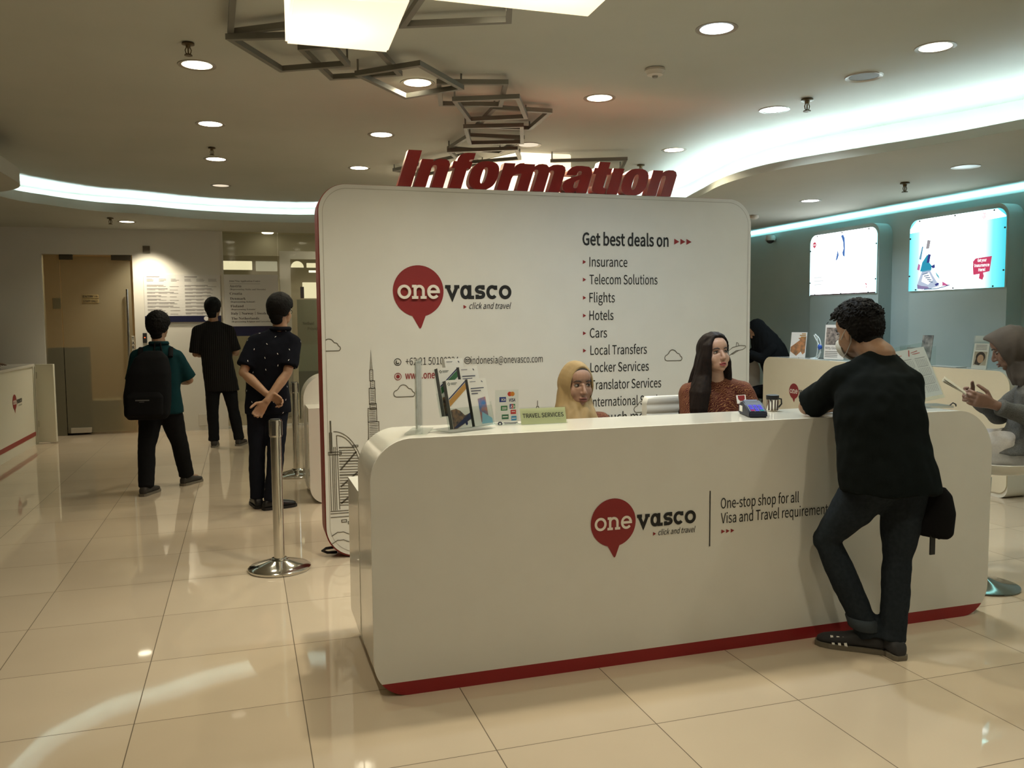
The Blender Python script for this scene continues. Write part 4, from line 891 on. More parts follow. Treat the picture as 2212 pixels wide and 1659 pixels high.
bm = NB(); lathe(bm, [(0, 0), (0.188, 0), (0.192, 0.005), (0.19, 0.010), (0.10, 0.022), (0.035, 0.05), (0.028, 0.06), (0, 0.06)], (SX, SY, 0), 48); obj('foot', bm, CHROME, t, smooth=30)
bm = NB(); tube(bm, [(SX, SY, 0.05), (SX, SY, 0.40), (SX+0.02, SY, 0.60)], [0.028, 0.028, 0.022], 20); obj('column', bm, CHROME, t, smooth=60)
bm = NB()
prof = [(0.0, 0.585), (0.13, 0.590), (0.20, 0.605), (0.232, 0.64), (0.238, 0.66), (0.225, 0.662), (0.19, 0.64), (0.0, 0.628)]
lathe(bm, prof, (4.03, 3.72, 0), 40); obj('seat', bm, GLOSS_WHITE, t, smooth=60)

# ------------------------------------------------------------------ white ribbed office chair behind the counter
t = thing('office_chair', 'white ribbed office chair with its back showing between the two staff members', 'chair', (2.45, 4.62, 0))
SEATW = mat('white_ribbed_leather', (0.62, 0.61, 0.57), 0.4)
bm = NB()
prof = [(0.0, 0.0)]
zs = np.linspace(0.52, 0.992, 60)
def ribpt(z, s): return 0.045+0.012*abs(math.sin((z-0.52)/0.0525*PI))**0.5 if s else -0.0
xa, xb = 2.335, 2.84
rows = []
for z in zs:
    d = 0.010*abs(math.sin((z-0.52)/0.0525*PI))**0.6; e = 0.0 if z < 0.95 else ((z-0.95)/0.042)**2*0.018
    rows.append([(xa+e, 4.72, z), (xa+e+0.008, 4.702-d, z), (xa+e+0.05, 4.695-d, z), (0.5*(xa+xb), 4.70-d, z), (xb-e-0.05, 4.695-d, z), (xb-e-0.008, 4.702-d, z), (xb-e, 4.72, z), (xb-e, 4.745, z), (xa+e, 4.745, z)])
V = [[bm.verts.new(p) for p in r_] for r_ in rows]
for A, B in zip(V, V[1:]):
    for j in range(9): bm.faces.new((A[j], A[(j+1) % 9], B[(j+1) % 9], B[j]))
bm.faces.new(V[0]); bm.faces.new(V[-1]); obj('backrest', bm, SEATW, t, smooth=50)
bm = NB(); box(bm, 2.37, 2.86, 4.28, 4.70, 0.37, 0.43, bevel=0.02); obj('seat', bm, SEATW, t, smooth=40)
for s in (2.335, 2.895):
    bm = NB(); tube(bm, [(s, 4.70, 0.82), (s, 4.52, 0.70), (s, 4.34, 0.70), (s, 4.34, 0.42)], 0.012, 8); obj('armrest', bm, CHROME, t, smooth=60)
bm = NB(); tube(bm, [(2.615, 4.49, 0.08), (2.615, 4.49, 0.38)], 0.025, 14); obj('column', bm, CHROME, t, smooth=60)
bm = NB()
for a in range(5): tube(bm, [(2.615, 4.49, 0.10), (2.615+0.27*math.cos(a*1.2566), 4.49+0.27*math.sin(a*1.2566), 0.065)], [0.025, 0.014], 8)
obj('star_base', bm, CHROME, t, smooth=60)
for a in range(5):
    bm = NB(); lathe(bm, [(0, -0.012), (0.027, -0.012), (0.027, 0.012), (0, 0.012)], (2.615+0.27*math.cos(a*1.2566), 4.49+0.27*math.sin(a*1.2566), 0.028), 14, axis='X'); obj('caster', bm, DARK, t)

# ------------------------------------------------------------------ desk behind the backdrop whose rounded end shows beside the far post
t = thing('rounded_desk', 'white desk with an arched end showing between the far queue post and the backdrop', 'desk', (1.9, 7.2, 0))
bm = NB(); prism(bm, rrect(0.475, 3.3, 0.0, 0.775, 0.13, 0.13, 0, 0, 14), 'Y', 6.94, 7.30); obj('work_desk', bm, GLOSS_WHITE, t, smooth=30)
bm = NB(); prism(bm, rrect(0.462, 3.3, 0.0, 1.02, 0.13, 0.13, 0.2, 0.2, 14), 'Y', 7.30, 7.62); obj('ledge', bm, GLOSS_WHITE, t, smooth=30)
# ------------------------------------------------------------------ cut off counter at the side, with its swing gate
t = thing('side_counter', 'white counter cut by the picture edge with a small balloon logo and red stripe', 'counter', (-2.8, 10.6, 0))
bm = NB(); box(bm, -3.25, -2.46, 8.6, 11.59, 0.0, 0.955); obj('body', bm, mat('cream_white_laminate', (0.66, 0.64, 0.53), 0.4), t)
bm = NB(); box(bm, -3.30, -2.44, 8.55, 11.62, 0.955, 0.985, bevel=0.004); obj('worktop', bm, GLOSS_WHITE, t)
bm = NB(); box(bm, -2.46, -2.455, 8.6, 11.59, 0.108, 0.158); obj('red_stripe', bm, RED_PLINTH, t)
bm = NB(); box(bm, -2.75, -2.46, 11.62, 11.98, 0.0, 0.955); obj('end_panel', bm, mat('cream_white_laminate'), t)
logo(t, lambda u, v, l=0: Vector((-2.459+0.0012*l, u, v)), 10.675, 0.60, 0.086)
t = thing('swing_gate', 'narrow white swing gate between the cut off counter and the wooden door', 'gate', (-2.35, 11.7, 0))
bm = NB(); box(bm, -0.006, 0.21, -0.02, 0.02, 0.012, 0.975, mtx=RotZ((-2.440, 11.70, 0), -14), bevel=0.006); obj('leaf', bm, mat('cream_white_laminate'), t)
bm = NB()
for z in (0.2, 0.8): tube(bm, [(-2.436, 11.688, z), (-2.436, 11.688, z+0.08)], 0.011, 8)
obj('hinge', bm, CHROME, t)

# ------------------------------------------------------------------ service desks along the grey wall
def service_desk(label, X, y0, y1, zt, with_logo=None):
    t = thing('service_desk', label, 'desk', (X+0.2, (y0+y1)/2, 0), 'service desks along the grey wall')
    bm = NB(); prism(bm, rrect(y0, y1, 0.04, zt, 0.08, 0.08, 0.13, 0.13, 12), 'X', X, X+0.012); obj('front_panel', bm, CREAM_PANEL, t)
    bm = NB(); prism(bm, rrect(y0, y1, 0.0, zt, 0.08, 0.08, 0.13, 0.13, 12), 'X', X+0.012, X+0.24); obj('ledge', bm, GLOSS_WHITE, t, smooth=30)
    bm = NB(); box(bm, X+0.24, X+0.42, y0+0.05, y1-0.05, 0.0, 0.74); obj('work_desk', bm, GLOSS_WHITE, t)
    if with_logo: bm = NB(); box(bm, X-0.006, X, y0+0.02, y1-0.02, 0.10, 0.16); obj('red_stripe', bm, RED_PLINTH, t)
    if with_logo: logo(t, lambda u, v, l=0: Vector((X-0.001-0.0012*l, -u, v)), -with_logo, 0.662, 0.084)
service_desk('cream fronted service desk with the balloon logo beyond the card terminal', 5.75, 6.95, 8.53, 1.020, 7.945)
service_desk('cream fronted service desk behind the seated woman', 5.78, 5.22, 6.62, 1.025)
t = thing('end_desk', 'white glossy desk end with a rounded shoulder just beyond the backdrop edge', 'desk', (5.4, 9.3, 0))
bm = NB(); prism(bm, rrect(4.6, 6.02, 0.0, 1.01, 0.1, 0.1, 0.2, 0.2, 12), 'Y', 9.0, 9.32); obj('body', bm, GLOSS_WHITE, t, smooth=30)
bm = NB(); box(bm, 4.7, 5.95, 8.985, 9.0, 0.40, 0.47); obj('red_stripe', bm, RED_PLINTH, t)
t = thing('low_cabinet', 'low white cabinet standing on the floor behind the stool', 'cabinet', (6.4, 5.4, 0))
bm = NB(); box(bm, 6.28, 6.60, 4.6, 5.75, 0.0, 0.42, bevel=0.01); obj('body', bm, mat('cream_white_laminate'), t)
# leaflets and stands on those desks
def photo_card(nm, label, cat, X, y, w_, h, z, m_, tilt=12, yaw=0):
    """upright card facing the hall; own frame: x across, z up"""
    t = thing(nm, label, cat, (X, y, z)); Mx = Matrix.Translation((X, y, z)) @ Matrix.Rotation(math.radians(-90+yaw), 4, 'Z') @ Matrix.Rotation(math.radians(-tilt), 4, 'X')
    bm = NB(); box(bm, -w_/2, w_/2, -0.004, 0.004, 0.0, h, mtx=Mx); obj('card', bm, PAPER, t)
    return t, Mx, (lambda u, v: Mx @ Vector((u, -0.0048, v)))
t, Mx, F = photo_card('leaflet_stand', 'orange and brown leaflet stand on the logo service desk', 'leaflet', 5.86, 8.05, 0.19, 0.285, 1.0215, None, 8, 22)
bm = NB(); poly(bm, F, [(-0.09, 0.20), (0.09, 0.24), (0.09, 0.06), (0.02, 0.0), (-0.09, 0.07)]); obj('photo_print', bm, mottled('brown_orange_photo', (0.22, 0.13, 0.07), (0.55, 0.24, 0.10), 22, 0.5), t)
bm = NB(); poly(bm, lambda u, v: F(u, v)+Vector((-0.0006, 0, 0)), [(-0.09, 0.28), (0.02, 0.20), (-0.09, 0.12)]); poly(bm, lambda u, v: F(u, v)+Vector((-0.0006, 0, 0)), [(-0.03, 0.005), (0.04, 0.07), (0.09, 0.005)]); obj('pale_triangle', bm, PAPER, t)
bm = NB()
for i, wd in enumerate((0.05, 0.075, 0.06)): stroke(bm, lambda u, v: F(u, v)+Vector((-0.001, 0, 0)), [(0.085-wd, 0.268-0.018*i), (0.085, 0.268-0.018*i)], 0.010)
obj('headline_print', bm, mat('orange_ink', (0.55, 0.20, 0.06), 0.5), t)
t = thing('wire_ornament', 'white looped wire ornament with a blue ball on the logo service desk', 'ornament', (5.9, 7.8, 1.0215))
bm = NB(); C0 = Vector((5.90, 7.80, 1.155))
for k, (a, b_) in enumerate(((0.10, 0.12), (0.09, 0.13))):
    tube(bm, [C0+Vector((0, -a*math.sin(s*PI)*(1 if k == 0 else 0.55), b_*math.cos(s*PI)+0.0)) for s in np.linspace(0, 1, 18)], 0.006, 8)
tube(bm, [C0+Vector((0, 0.02, 0.12)), C0+Vector((0, -0.06, 0.03)), C0+Vector((0, -0.10, -0.06)), C0+Vector((0, -0.06, -0.128))], 0.006, 8)
lathe(bm, [(0, 1.022), (0.05, 1.022), (0.045, 1.03), (0, 1.034)], (5.90, 7.80, 0), 20); obj('wire_loop', bm, mat('white_wire', (0.62, 0.70, 0.70), 0.4), t, smooth=60)
bm = NB(); ball(bm, C0+Vector((0, -0.085, -0.005)), (0.024, 0.024, 0.032)); obj('blue_ball', bm, mat('bright_blue', (0.03, 0.10, 0.45), 0.4), t, smooth=180)
t, Mx, F = photo_card('poster_stand', 'white photo poster in a wire stand partly hidden by the leaning man', 'poster', 5.86, 7.44, 0.25, 0.36, 1.03, None, 4, 12)
bm = NB(); poly(bm, F, [(-0.11, 0.33), (0.08, 0.33), (0.08, 0.15), (-0.11, 0.15)]); obj('photo_print', bm, mottled('grey_photo', (0.42, 0.36, 0.32), (0.10, 0.09, 0.09), 25, 0.5), t)
bm = NB(); text(bm, F, 'Nitty Gionte', -0.11, 0.105, 0.024, width=0.18, bold=0.01)
for i in range(4): stroke(bm, F, [(-0.11, 0.08-0.018*i), (0.05, 0.08-0.018*i)], 0.006)
obj('lettering', bm, mat('grey_print', (0.16, 0.16, 0.16), 0.6), t)
bm = NB(); tube(bm, [Mx @ Vector((-0.12, 0.006, 0.004)), Mx @ Vector((-0.12, 0.006, 0.37)), Mx @ Vector((-0.10, 0.006, 0.39))], 0.004, 6); tube(bm, [Mx @ Vector((-0.15, -0.05, 0.004)), Mx @ Vector((-0.12, 0.006, 0.004)), Mx @ Vector((-0.12, 0.08, 0.010))], 0.004, 6); obj('wire_frame', bm, DARK, t)
t = thing('leaflet_rack', 'clear leaflet rack with dark photo leaflets over the calendar stand', 'leaflet rack', (5.9, 6.35, 1.0255))
bm = NB()
for y in (6.17, 6.48): box(bm, 5.84, 5.96, y-0.002, y+0.002, 1.0265, 1.20)
box(bm, 5.84, 5.845, 6.17, 6.48, 1.0265, 1.18); box(bm, 5.84, 5.96, 6.17, 6.48, 1.0265, 1.031); obj('clear_box', bm, ACRYL, t)
for i, (y, h, lab, m_) in enumerate(((6.40, 1.185, 'short grey leaflet in the clear rack over the calendar stand', mottled('grey_sea_photo', (0.36, 0.37, 0.36), (0.12, 0.13, 0.14), 18, 0.5)), (6.26, 1.30, 'tall dark photo leaflet in the clear rack over the calendar stand', mottled('dark_sea_photo', (0.10, 0.11, 0.12), (0.42, 0.43, 0.42), 14, 0.5)))):
    bm = NB(); box(bm, -0.003, 0.003, -0.062, 0.062, 0, h-1.033, mtx=Matrix.Translation((5.89+0.03*i, y, 1.033)) @ Matrix.Rotation(math.radians(8), 4, 'Y')); tag(obj('photo_leaflet', bm, m_), lab, 'leaflet')
t, Mx, F = photo_card('portrait_stand', 'clear stand with a smiling portrait leaflet near the seated woman', 'leaflet', 5.86, 5.60, 0.135, 0.215, 1.0265, None, 10, 8)
bm = NB(); box(bm, -0.075, 0.075, -0.010, -0.007, 0.0, 0.28, mtx=Mx); box(bm, -0.075, 0.075, 0.007, 0.010, 0.0, 0.28, mtx=Mx); obj('clear_sleeve', bm, ACRYL, t)
bm = NB(); poly(bm, F, [(-0.055, 0.145), (0.06, 0.145), (0.06, 0.03), (-0.055, 0.03)]); obj('photo_print', bm, mottled('portrait_background', (0.42, 0.36, 0.28), (0.50, 0.44, 0.36), 20, 0.5), t)
G = lambda u, v: F(u, v)+Vector((-0.0008, 0, 0)); H = lambda u, v: F(u, v)+Vector((-0.0014, 0, 0))
bm = NB(); disc(bm, G, 0.005, 0.10, 0.042, 24, ry=0.044); poly(bm, G, [(-0.045, 0.04), (-0.03, 0.11), (0.04, 0.11), (0.035, 0.07), (0.0, 0.03)]); obj('dark_hair_print', bm, mat('hair_print', (0.05, 0.035, 0.03), 0.5), t)
bm = NB(); disc(bm, H, 0.006, 0.085, 0.029, 24, ry=0.036); obj('face_print', bm, mat('face_print', (0.48, 0.30, 0.20), 0.5), t)
bm = NB()
for i in range(4): stroke(bm, F, [(-0.05, 0.20-0.012*i), (0.05, 0.20-0.012*i)], 0.004)
obj('heading_print', bm, mat('grey_print'), t)
bm = NB(); box(bm, 5.82, 5.94, 5.80, 6.12, 1.0265, 1.0325); tag(obj('flat_papers', bm, mat('grey_paper', (0.40, 0.43, 0.41), 0.6)), 'thin sheets lying flat on the desk behind the seated woman', 'papers')

# ------------------------------------------------------------------ light boxes on the wall piers
def lightbox(label, y0, y1, z0, z1, s):
    t = thing('light_box', label, 'light box', (6.44, (y0+y1)/2, z0))
    P_ = rrect(-y1, -y0, z0, z1, 0, 0, 0.10, 0.10, 12)
    def F(u, v, l=0): return Vector((6.432-0.0012*l, -u, v))
    bm = NB(); prism(bm, [(-u, v) for u, v in P_], 'X', 6.434, 6.452); obj('edge_frame', bm, mat('pale_frame', (0.6, 0.68, 0.66), 0.35), t)
    bm = NB(); poly(bm, F, P_); return t, F, bm
GLOWW = emit('light_box_white', (0.86, 1.0, 1.0), 3.0)
def glow_ramp(name, axis, lo, hi, cols, s):
    """printed film lit from behind; its colours run along one axis of the panel"""
    M_ = bpy.data.materials.new(name); M_.use_nodes = True; nt = M_.node_tree; nt.nodes.clear()
    o_ = nt.nodes.new('ShaderNodeOutputMaterial'); e = nt.nodes.new('ShaderNodeEmission'); r = nt.nodes.new('ShaderNodeValToRGB'); tc = nt.nodes.new('ShaderNodeTexCoord'); sp = nt.nodes.new('ShaderNodeSeparateXYZ'); mr = nt.nodes.new('ShaderNodeMapRange')
    mr.inputs[1].default_value = lo; mr.inputs[2].default_value = hi
    nt.links.new(tc.outputs['Object'], sp.inputs[0]); nt.links.new(sp.outputs[axis], mr.inputs[0]); nt.links.new(mr.outputs[0], r.inputs[0]); nt.links.new(r.outputs[0], e.inputs[0]); nt.links.new(e.outputs[0], o_.inputs[0])
    cr = r.color_ramp; cr.elements[0].position = cols[0][0]; cr.elements[0].color = (*cols[0][1], 1); cr.elements[1].position = cols[-1][0]; cr.elements[1].color = (*cols[-1][1], 1)
    for p_, c_ in cols[1:-1]: el = cr.elements.new(p_); el.color = (*c_, 1)
    e.inputs[1].default_value = s; return M_
t, F, bm = lightbox('lit advertising panel with a blue wig-like hair print, nearer the backdrop', 7.50, 8.62, 1.722, 2.425, 1)
obj('lit_film', bm, glow_ramp('film_white', 1, 7.50, 8.62, [(0, (0.16, 0.32, 0.34)), (0.14, (0.92, 1, 1)), (0.88, (0.92, 1, 1.05)), (1, (0.18, 0.32, 0.33))], 5.0), t)
def ep(nm, c, s=1.0): return emit(nm, c, s)
def mini_logo(u, v, r):
    bm = NB(); poly(bm, lambda a, b_: F(a, b_, 1), [(u+r*math.cos(a), v+r*math.sin(a)) for a in np.linspace(-1.3, 2*PI-1.83, 30)]+[(u, v-1.45*r)]); obj('balloon_print', bm, ep('lit_red', (0.75, 0.10, 0.16), 0.8), t)
    bm = NB(); text(bm, lambda a, b_: F(a, b_, 2), 'one', u-0.75*r, v-0.25*r, 0.62*r, width=1.5*r, bold=0.02); obj('lettering', bm, ep('lit_white', (1, 1, 1), 1.2), t)
    bm = NB(); text(bm, lambda a, b_: F(a, b_, 2), 'vasco', u+1.15*r, v-0.25*r, 0.6*r, width=2.5*r); obj('lettering', bm, ep('lit_faint_grey', (0.70, 0.86, 0.86), 0.9), t)
mini_logo(-8.54, 2.315, 0.033)
F1 = lambda u, v: F(u, v, 1)
bm = NB(); Z = lambda P_: [(-8.20+u*0.30, 2.10+v*0.29) for u, v in P_]
poly(bm, F1, Z([(0.40, 0.96), (0.52, 1.0), (0.62, 0.85), (0.64, 0.5), (0.64, 0.12), (0.52, 0.20), (0.50, 0.32), (0.56, 0.45), (0.53, 0.70), (0.46, 0.86)])); poly(bm, F1, Z([(0.38, 0.96), (0.30, 0.80), (0.24, 0.45), (0.12, 0.0), (0.24, 0.08), (0.30, 0.22), (0.27, 0.35), (0.24, 0.45), (0.33, 0.80)])); obj('hair_print', bm, ep('lit_blue', (0.10, 0.24, 0.62), 0.8), t)
GREYP = ep('lit_pale_grey', (0.78, 0.84, 0.84), 1.0)
bm = NB(); text(bm, F1, 'Get your', -8.54, 2.125, 0.045, width=0.16); text(bm, F1, 'translation', -8.54, 2.06, 0.04, width=0.18); obj('lettering', bm, GREYP, t); bm = NB()
for i in range(3): stroke(bm, F1, [(-8.54, 1.93-0.04*i), (-8.40+0.03*(i % 2), 1.93-0.04*i)], 0.014)
obj('lettering', bm, GREYP, t)
bm = NB(); text(bm, F1, 'www.onevasco.com', -7.78, 2.355, 0.022, width=0.20); obj('lettering', bm, ep('lit_dull_teal', (0.30, 0.48, 0.48), 0.9), t); bm = NB(); text(bm, F1, 'TRANSLATOR', -7.74, 1.75, 0.025, width=0.16, bold=0.01); obj('lettering', bm, ep('lit_dull_teal', (0.30, 0.48, 0.48), 0.9), t)
bm = NB(); stroke(bm, F1, arc(-7.665, 1.805, 0.018, 0.022, -70, 110, 10), 0.012); obj('red_mark', bm, ep('lit_red', (0.75, 0.10, 0.16), 0.8), t)
bm = NB(); stroke(bm, F1, [(-8.61, 1.728), (-7.51, 1.728)], 0.012); obj('dark_strip', bm, mat('dark_red_strip', (0.08, 0.02, 0.03), 0.5), t)
def pins(y0, y1, z0, z1):
    bm = NB()
    for u, v in ((-y1+0.13, z1-0.015), (-(y0+y1)/2, z1-0.012), (-y0-0.13, z1-0.015), (-y1+0.012, z1-0.18), (-y1+0.012, z0+0.15), (-y0-0.012, z1-0.18), (-y0-0.012, z0+0.15), (-y1+0.10, z0+0.012), (-(y0+y1)/2, z0+0.012), (-y0-0.12, z0+0.012)):
        lathe(bm, [(0, 6.425), (0.008, 6.426), (0.008, 6.433), (0, 6.433)], (0, -u, v), 10, axis='X')
    obj('fixing_stud', bm, mat('dark_stud', (0.05, 0.06, 0.06), 0.4, 0.6), t)
pins(7.50, 8.62, 1.722, 2.425)
t, F, bm = lightbox('lit advertising panel with a laughing traveller print and a pink speech tag', 5.90, 7.04, 1.722, 2.425, 1)
F1 = lambda u, v: F(u, v, 1); F2_ = lambda u, v: F(u, v, 2); F3_ = lambda u, v: F(u, v, 3)
obj('lit_film', bm, glow_ramp('film_turquoise', 1, 5.90, 7.04, [(0, (0.02, 0.17, 0.20)), (0.12, (0.06, 0.24, 0.26)), (0.38, (0.70, 0.95, 0.97)), (0.55, (0.92, 1, 1)), (0.75, (0.75, 1, 1)), (0.9, (0.14, 0.28, 0.30)), (1, (0.04, 0.20, 0.23))], 4.5), t)
bm = NB(); poly(bm, F1, [(-7.035, 2.30), (-5.905, 2.34), (-5.905, 2.35), (-6.0, 2.42), (-6.94, 2.42), (-7.035, 2.34)]); obj('white_header', bm, GLOWW, t)
mini_logo(-6.14, 2.378, 0.027)
bm = NB(); text(bm, F2_, 'Insurance', -6.32, 2.25, 0.055, width=0.22, bold=0.03); obj('lettering', bm, ep('lit_white', (1, 1, 1), 1.2), t)
bm = NB(); text(bm, F2_, 'Holiday in a vacation', -6.62, 2.09, 0.028, width=0.36, bold=0.01); obj('lettering', bm, ep('lit_faint_green', (0.80, 0.95, 0.88), 1.1), t); bm = NB(); text(bm, F2_, 'Flight', -6.32, 1.99, 0.028, width=0.07); text(bm, F2_, 'Hotel', -6.32, 1.93, 0.028, width=0.08); obj('lettering', bm, ep('lit_faint_green', (0.80, 0.95, 0.88), 1.1), t)
S_ = lambda P_: [(-6.93+u*0.42, 1.735+v*0.43) for u, v in P_]
def pr(nm, c, P_, F_=F2_, s=0.8): bm = NB(); poly(bm, F_, S_(P_)); obj('figure_print', bm, ep(nm, c, s), t)
pr('fig_pale_blue', (0.62, 0.72, 0.90), [(0.03, 0.02), (0.02, 0.12), (0.10, 0.30), (0.16, 0.42), (0.40, 0.44), (0.50, 0.30), (0.62, 0.16), (0.70, 0.06), (0.40, 0.0)])
pr('fig_white', (1, 1, 1), [(0.15, 0.18), (0.20, 0.34), (0.38, 0.38), (0.50, 0.20), (0.36, 0.10)], F3_, 1.2)
pr('fig_teal', (0.04, 0.40, 0.60), [(0.10, 0.42), (0.16, 0.62), (0.30, 0.78), (0.40, 0.76), (0.38, 0.60), (0.46, 0.52), (0.44, 0.42), (0.20, 0.40)])
pr('fig_navy', (0.06, 0.07, 0.30), [(0.30, 0.60), (0.34, 0.80), (0.42, 0.78), (0.38, 0.60)], F3_)
pr('fig_navy', (0.06, 0.07, 0.30), [(0.44, 0.52), (0.54, 0.56), (0.56, 0.48), (0.48, 0.46)], F3_)
pr('fig_arm', (0.20, 0.42, 0.62), [(0.06, 0.70), (0.14, 0.98), (0.18, 0.98), (0.12, 0.68)])
pr('fig_pink', (0.70, 0.22, 0.48), [(0.0, 0.46), (0.04, 0.60), (0.10, 0.56), (0.08, 0.44)])
pr('fig_hair', (0.45, 0.42, 0.44), [(0.26, 0.92), (0.30, 1.12), (0.40, 1.10), (0.36, 0.92)])
pr('fig_teal2', (0.20, 0.62, 0.72), [(0.56, 0.40), (0.68, 0.28), (0.70, 0.20), (0.60, 0.30)])
pr('fig_violet', (0.35, 0.28, 0.50), [(0.03, 0.02), (0.02, 0.12), (0.16, 0.08), (0.34, 0.06), (0.40, 0.02), (0.2, 0.0)], F3_)
pr('fig_magenta', (0.75, 0.16, 0.38), [(0.78, 0.06), (0.78, 0.16), (0.90, 0.10), (1.0, 0.06)])
pr('fig_navy', (0.06, 0.07, 0.30), [(0.56, 0.10), (0.66, 0.14), (0.70, 0.10), (0.60, 0.06)], F3_)
bm = NB()
for i in range(5): stroke(bm, lambda u, v: F(u, v, 4), S_([(0.18+0.05*i, 0.34-0.04*i), (0.34+0.04*i, 0.37-0.055*i)]), 0.008)
stroke(bm, lambda u, v: F(u, v, 4), S_([(0.24, 0.0), (0.60, 0.0), (0.80, 0.03), (1.0, 0.07)]), 0.010); obj('figure_print', bm, ep('fig_line', (0.10, 0.20, 0.34), 0.8), t)
bm = NB(); poly(bm, F2_, [(-6.24, 1.845), (-6.25, 1.965), (-6.22, 1.995), (-6.04, 2.005), (-6.06, 1.87), (-6.13, 1.86), (-6.12, 1.83), (-6.135, 1.795), (-6.175, 1.81), (-6.17, 1.852)]); obj('speech_tag', bm, ep('lit_pink', (0.78, 0.08, 0.18), 0.8), t)
bm = NB()
for s, z, wd in (('Get your', 1.962, 0.10), ('Insurance', 1.917, 0.165), ('Here!', 1.876, 0.075)): text(bm, F3_, s, -6.145, z, 0.026, width=wd, bold=0.03, align='C')
obj('lettering', bm, ep('lit_white', (1, 1, 1), 1.2), t)
pins(5.90, 7.04, 1.722, 2.425)

# ------------------------------------------------------------------ things on the back wall
NAVY = mat('navy_footer', (0.012, 0.014, 0.045), 0.35)
BOARD = mat('white_notice_acrylic', (0.66, 0.65, 0.62), 0.3)
t = thing('schedule_board', 'white two column fee notice with a navy lower band beside the door', 'notice board', (-0.77, 12.28, 1.5))
bm = NB(); box(bm, -1.243, -0.283, 12.285, 12.297, 1.56, 2.112); obj('sheet', bm, BOARD, t)
bm = NB(); box(bm, -1.243, -0.283, 12.280, 12.297, 1.478, 1.56); bd2 = obj('footer_band', bm, NAVY, t)
bm = NB(); disc(bm, planeY(12.279), -0.475, 1.522, 0.030, 24); obj('white_seal', bm, PAPER, bd2)
F = planeY(12.2838); random.seed(3)
bm = NB()
for c in range(2):
    x0 = -1.205+0.47*c; stroke(bm, F, [(x0, 2.082), (x0+0.16, 2.082)], 0.010)
    for k in range(3):
        for i in range(3): stroke(bm, F, [(x0+0.15*k, 2.052-0.014*i), (x0+0.15*k+random.uniform(0.06, 0.11), 2.052-0.014*i)], 0.005)
    for r_ in range(9):
        z = 1.968-0.046*r_
        stroke(bm, F, [(x0, z), (x0+random.uniform(0.16, 0.36), z)], 0.009)
        for k in range(3): stroke(bm, F, [(x0+0.14*k, z-0.015), (x0+0.14*k+random.uniform(0.07, 0.125), z-0.015)], 0.005)
obj('small_print', bm, mat('grey_small_print', (0.26, 0.24, 0.24), 0.6), t)
t = thing('country_board', 'white visa centre notice listing countries with a navy lower band', 'notice board', (0.12, 12.27, 1.4))
bm = NB(); box(bm, -0.232, 0.478, 12.268, 12.280, 1.412, 2.118); obj('sheet', bm, BOARD, t)
bm = NB(); box(bm, -0.232, 0.478, 12.264, 12.280, 1.278, 1.412); obj('footer_band', bm, NAVY, t)
F = planeY(12.2668); bm = NB()
for s, x0, z, h, wd in (('Joint Visa Application Centre', -0.165, 2.018, 0.024, 0.405), ('Austria', -0.163, 1.945, 0.034, 0.155), ('(Representing Malta and Slovenia)', -0.158, 1.907, 0.020, 0.47), ('Croatia', -0.163, 1.843, 0.034, 0.162),
                        ('Denmark', -0.160, 1.775, 0.034, 0.205), ('(Representing Iceland)', -0.156, 1.737, 0.020, 0.32), ('Finland', -0.157, 1.672, 0.034, 0.170), ('(Representing Estonia)', -0.153, 1.634, 0.020, 0.32),
                        ('Italy | Norway | Sweden', -0.155, 1.572, 0.034, 0.495), ('The Netherlands', -0.152, 1.504, 0.034, 0.365), ('(Representing Belgium and Luxembourg)', -0.150, 1.467, 0.020, 0.56)):
    text(bm, F, serif(s), x0, z, h, width=wd, key='math')
stroke(bm, F, [(-0.165, 1.992), (0.24, 1.992)], 0.003); obj('lettering', bm, mat('dark_grey_print', (0.09, 0.08, 0.08), 0.6), t)
bm = NB(); box(bm, -1.238, -1.148, 12.28, 12.30, 2.40, 2.487, bevel=0.004); t = tag(obj('wall_plate', bm, mat('dull_brown_plate', (0.12, 0.10, 0.07), 0.45)), 'square dull brown plate on the wall above the fee notice', 'wall plate')
t = thing('card_reader', 'black door card reader with a small red light beside the wooden door', 'card reader', (-1.255, 12.29, 1.27))
bm = NB(); box(bm, -1.28, -1.228, 12.275, 12.30, 1.205, 1.335, bevel=0.005); obj('case', bm, DARK, t)
bm = NB(); disc(bm, planeY(12.274), -1.254, 1.275, 0.008, 14); obj('red_light', bm, emit('red_led', (1.0, 0.12, 0.03), 2.0), t)
bm = NB(); box(bm, -0.62, -0.50, 12.285, 12.30, 0.06, 0.22, bevel=0.004); tag(obj('floor_outlet', bm, mat('outlet_white', (0.58, 0.55, 0.48), 0.5)), 'small pale outlet box low on the wall beside the far man', 'outlet')
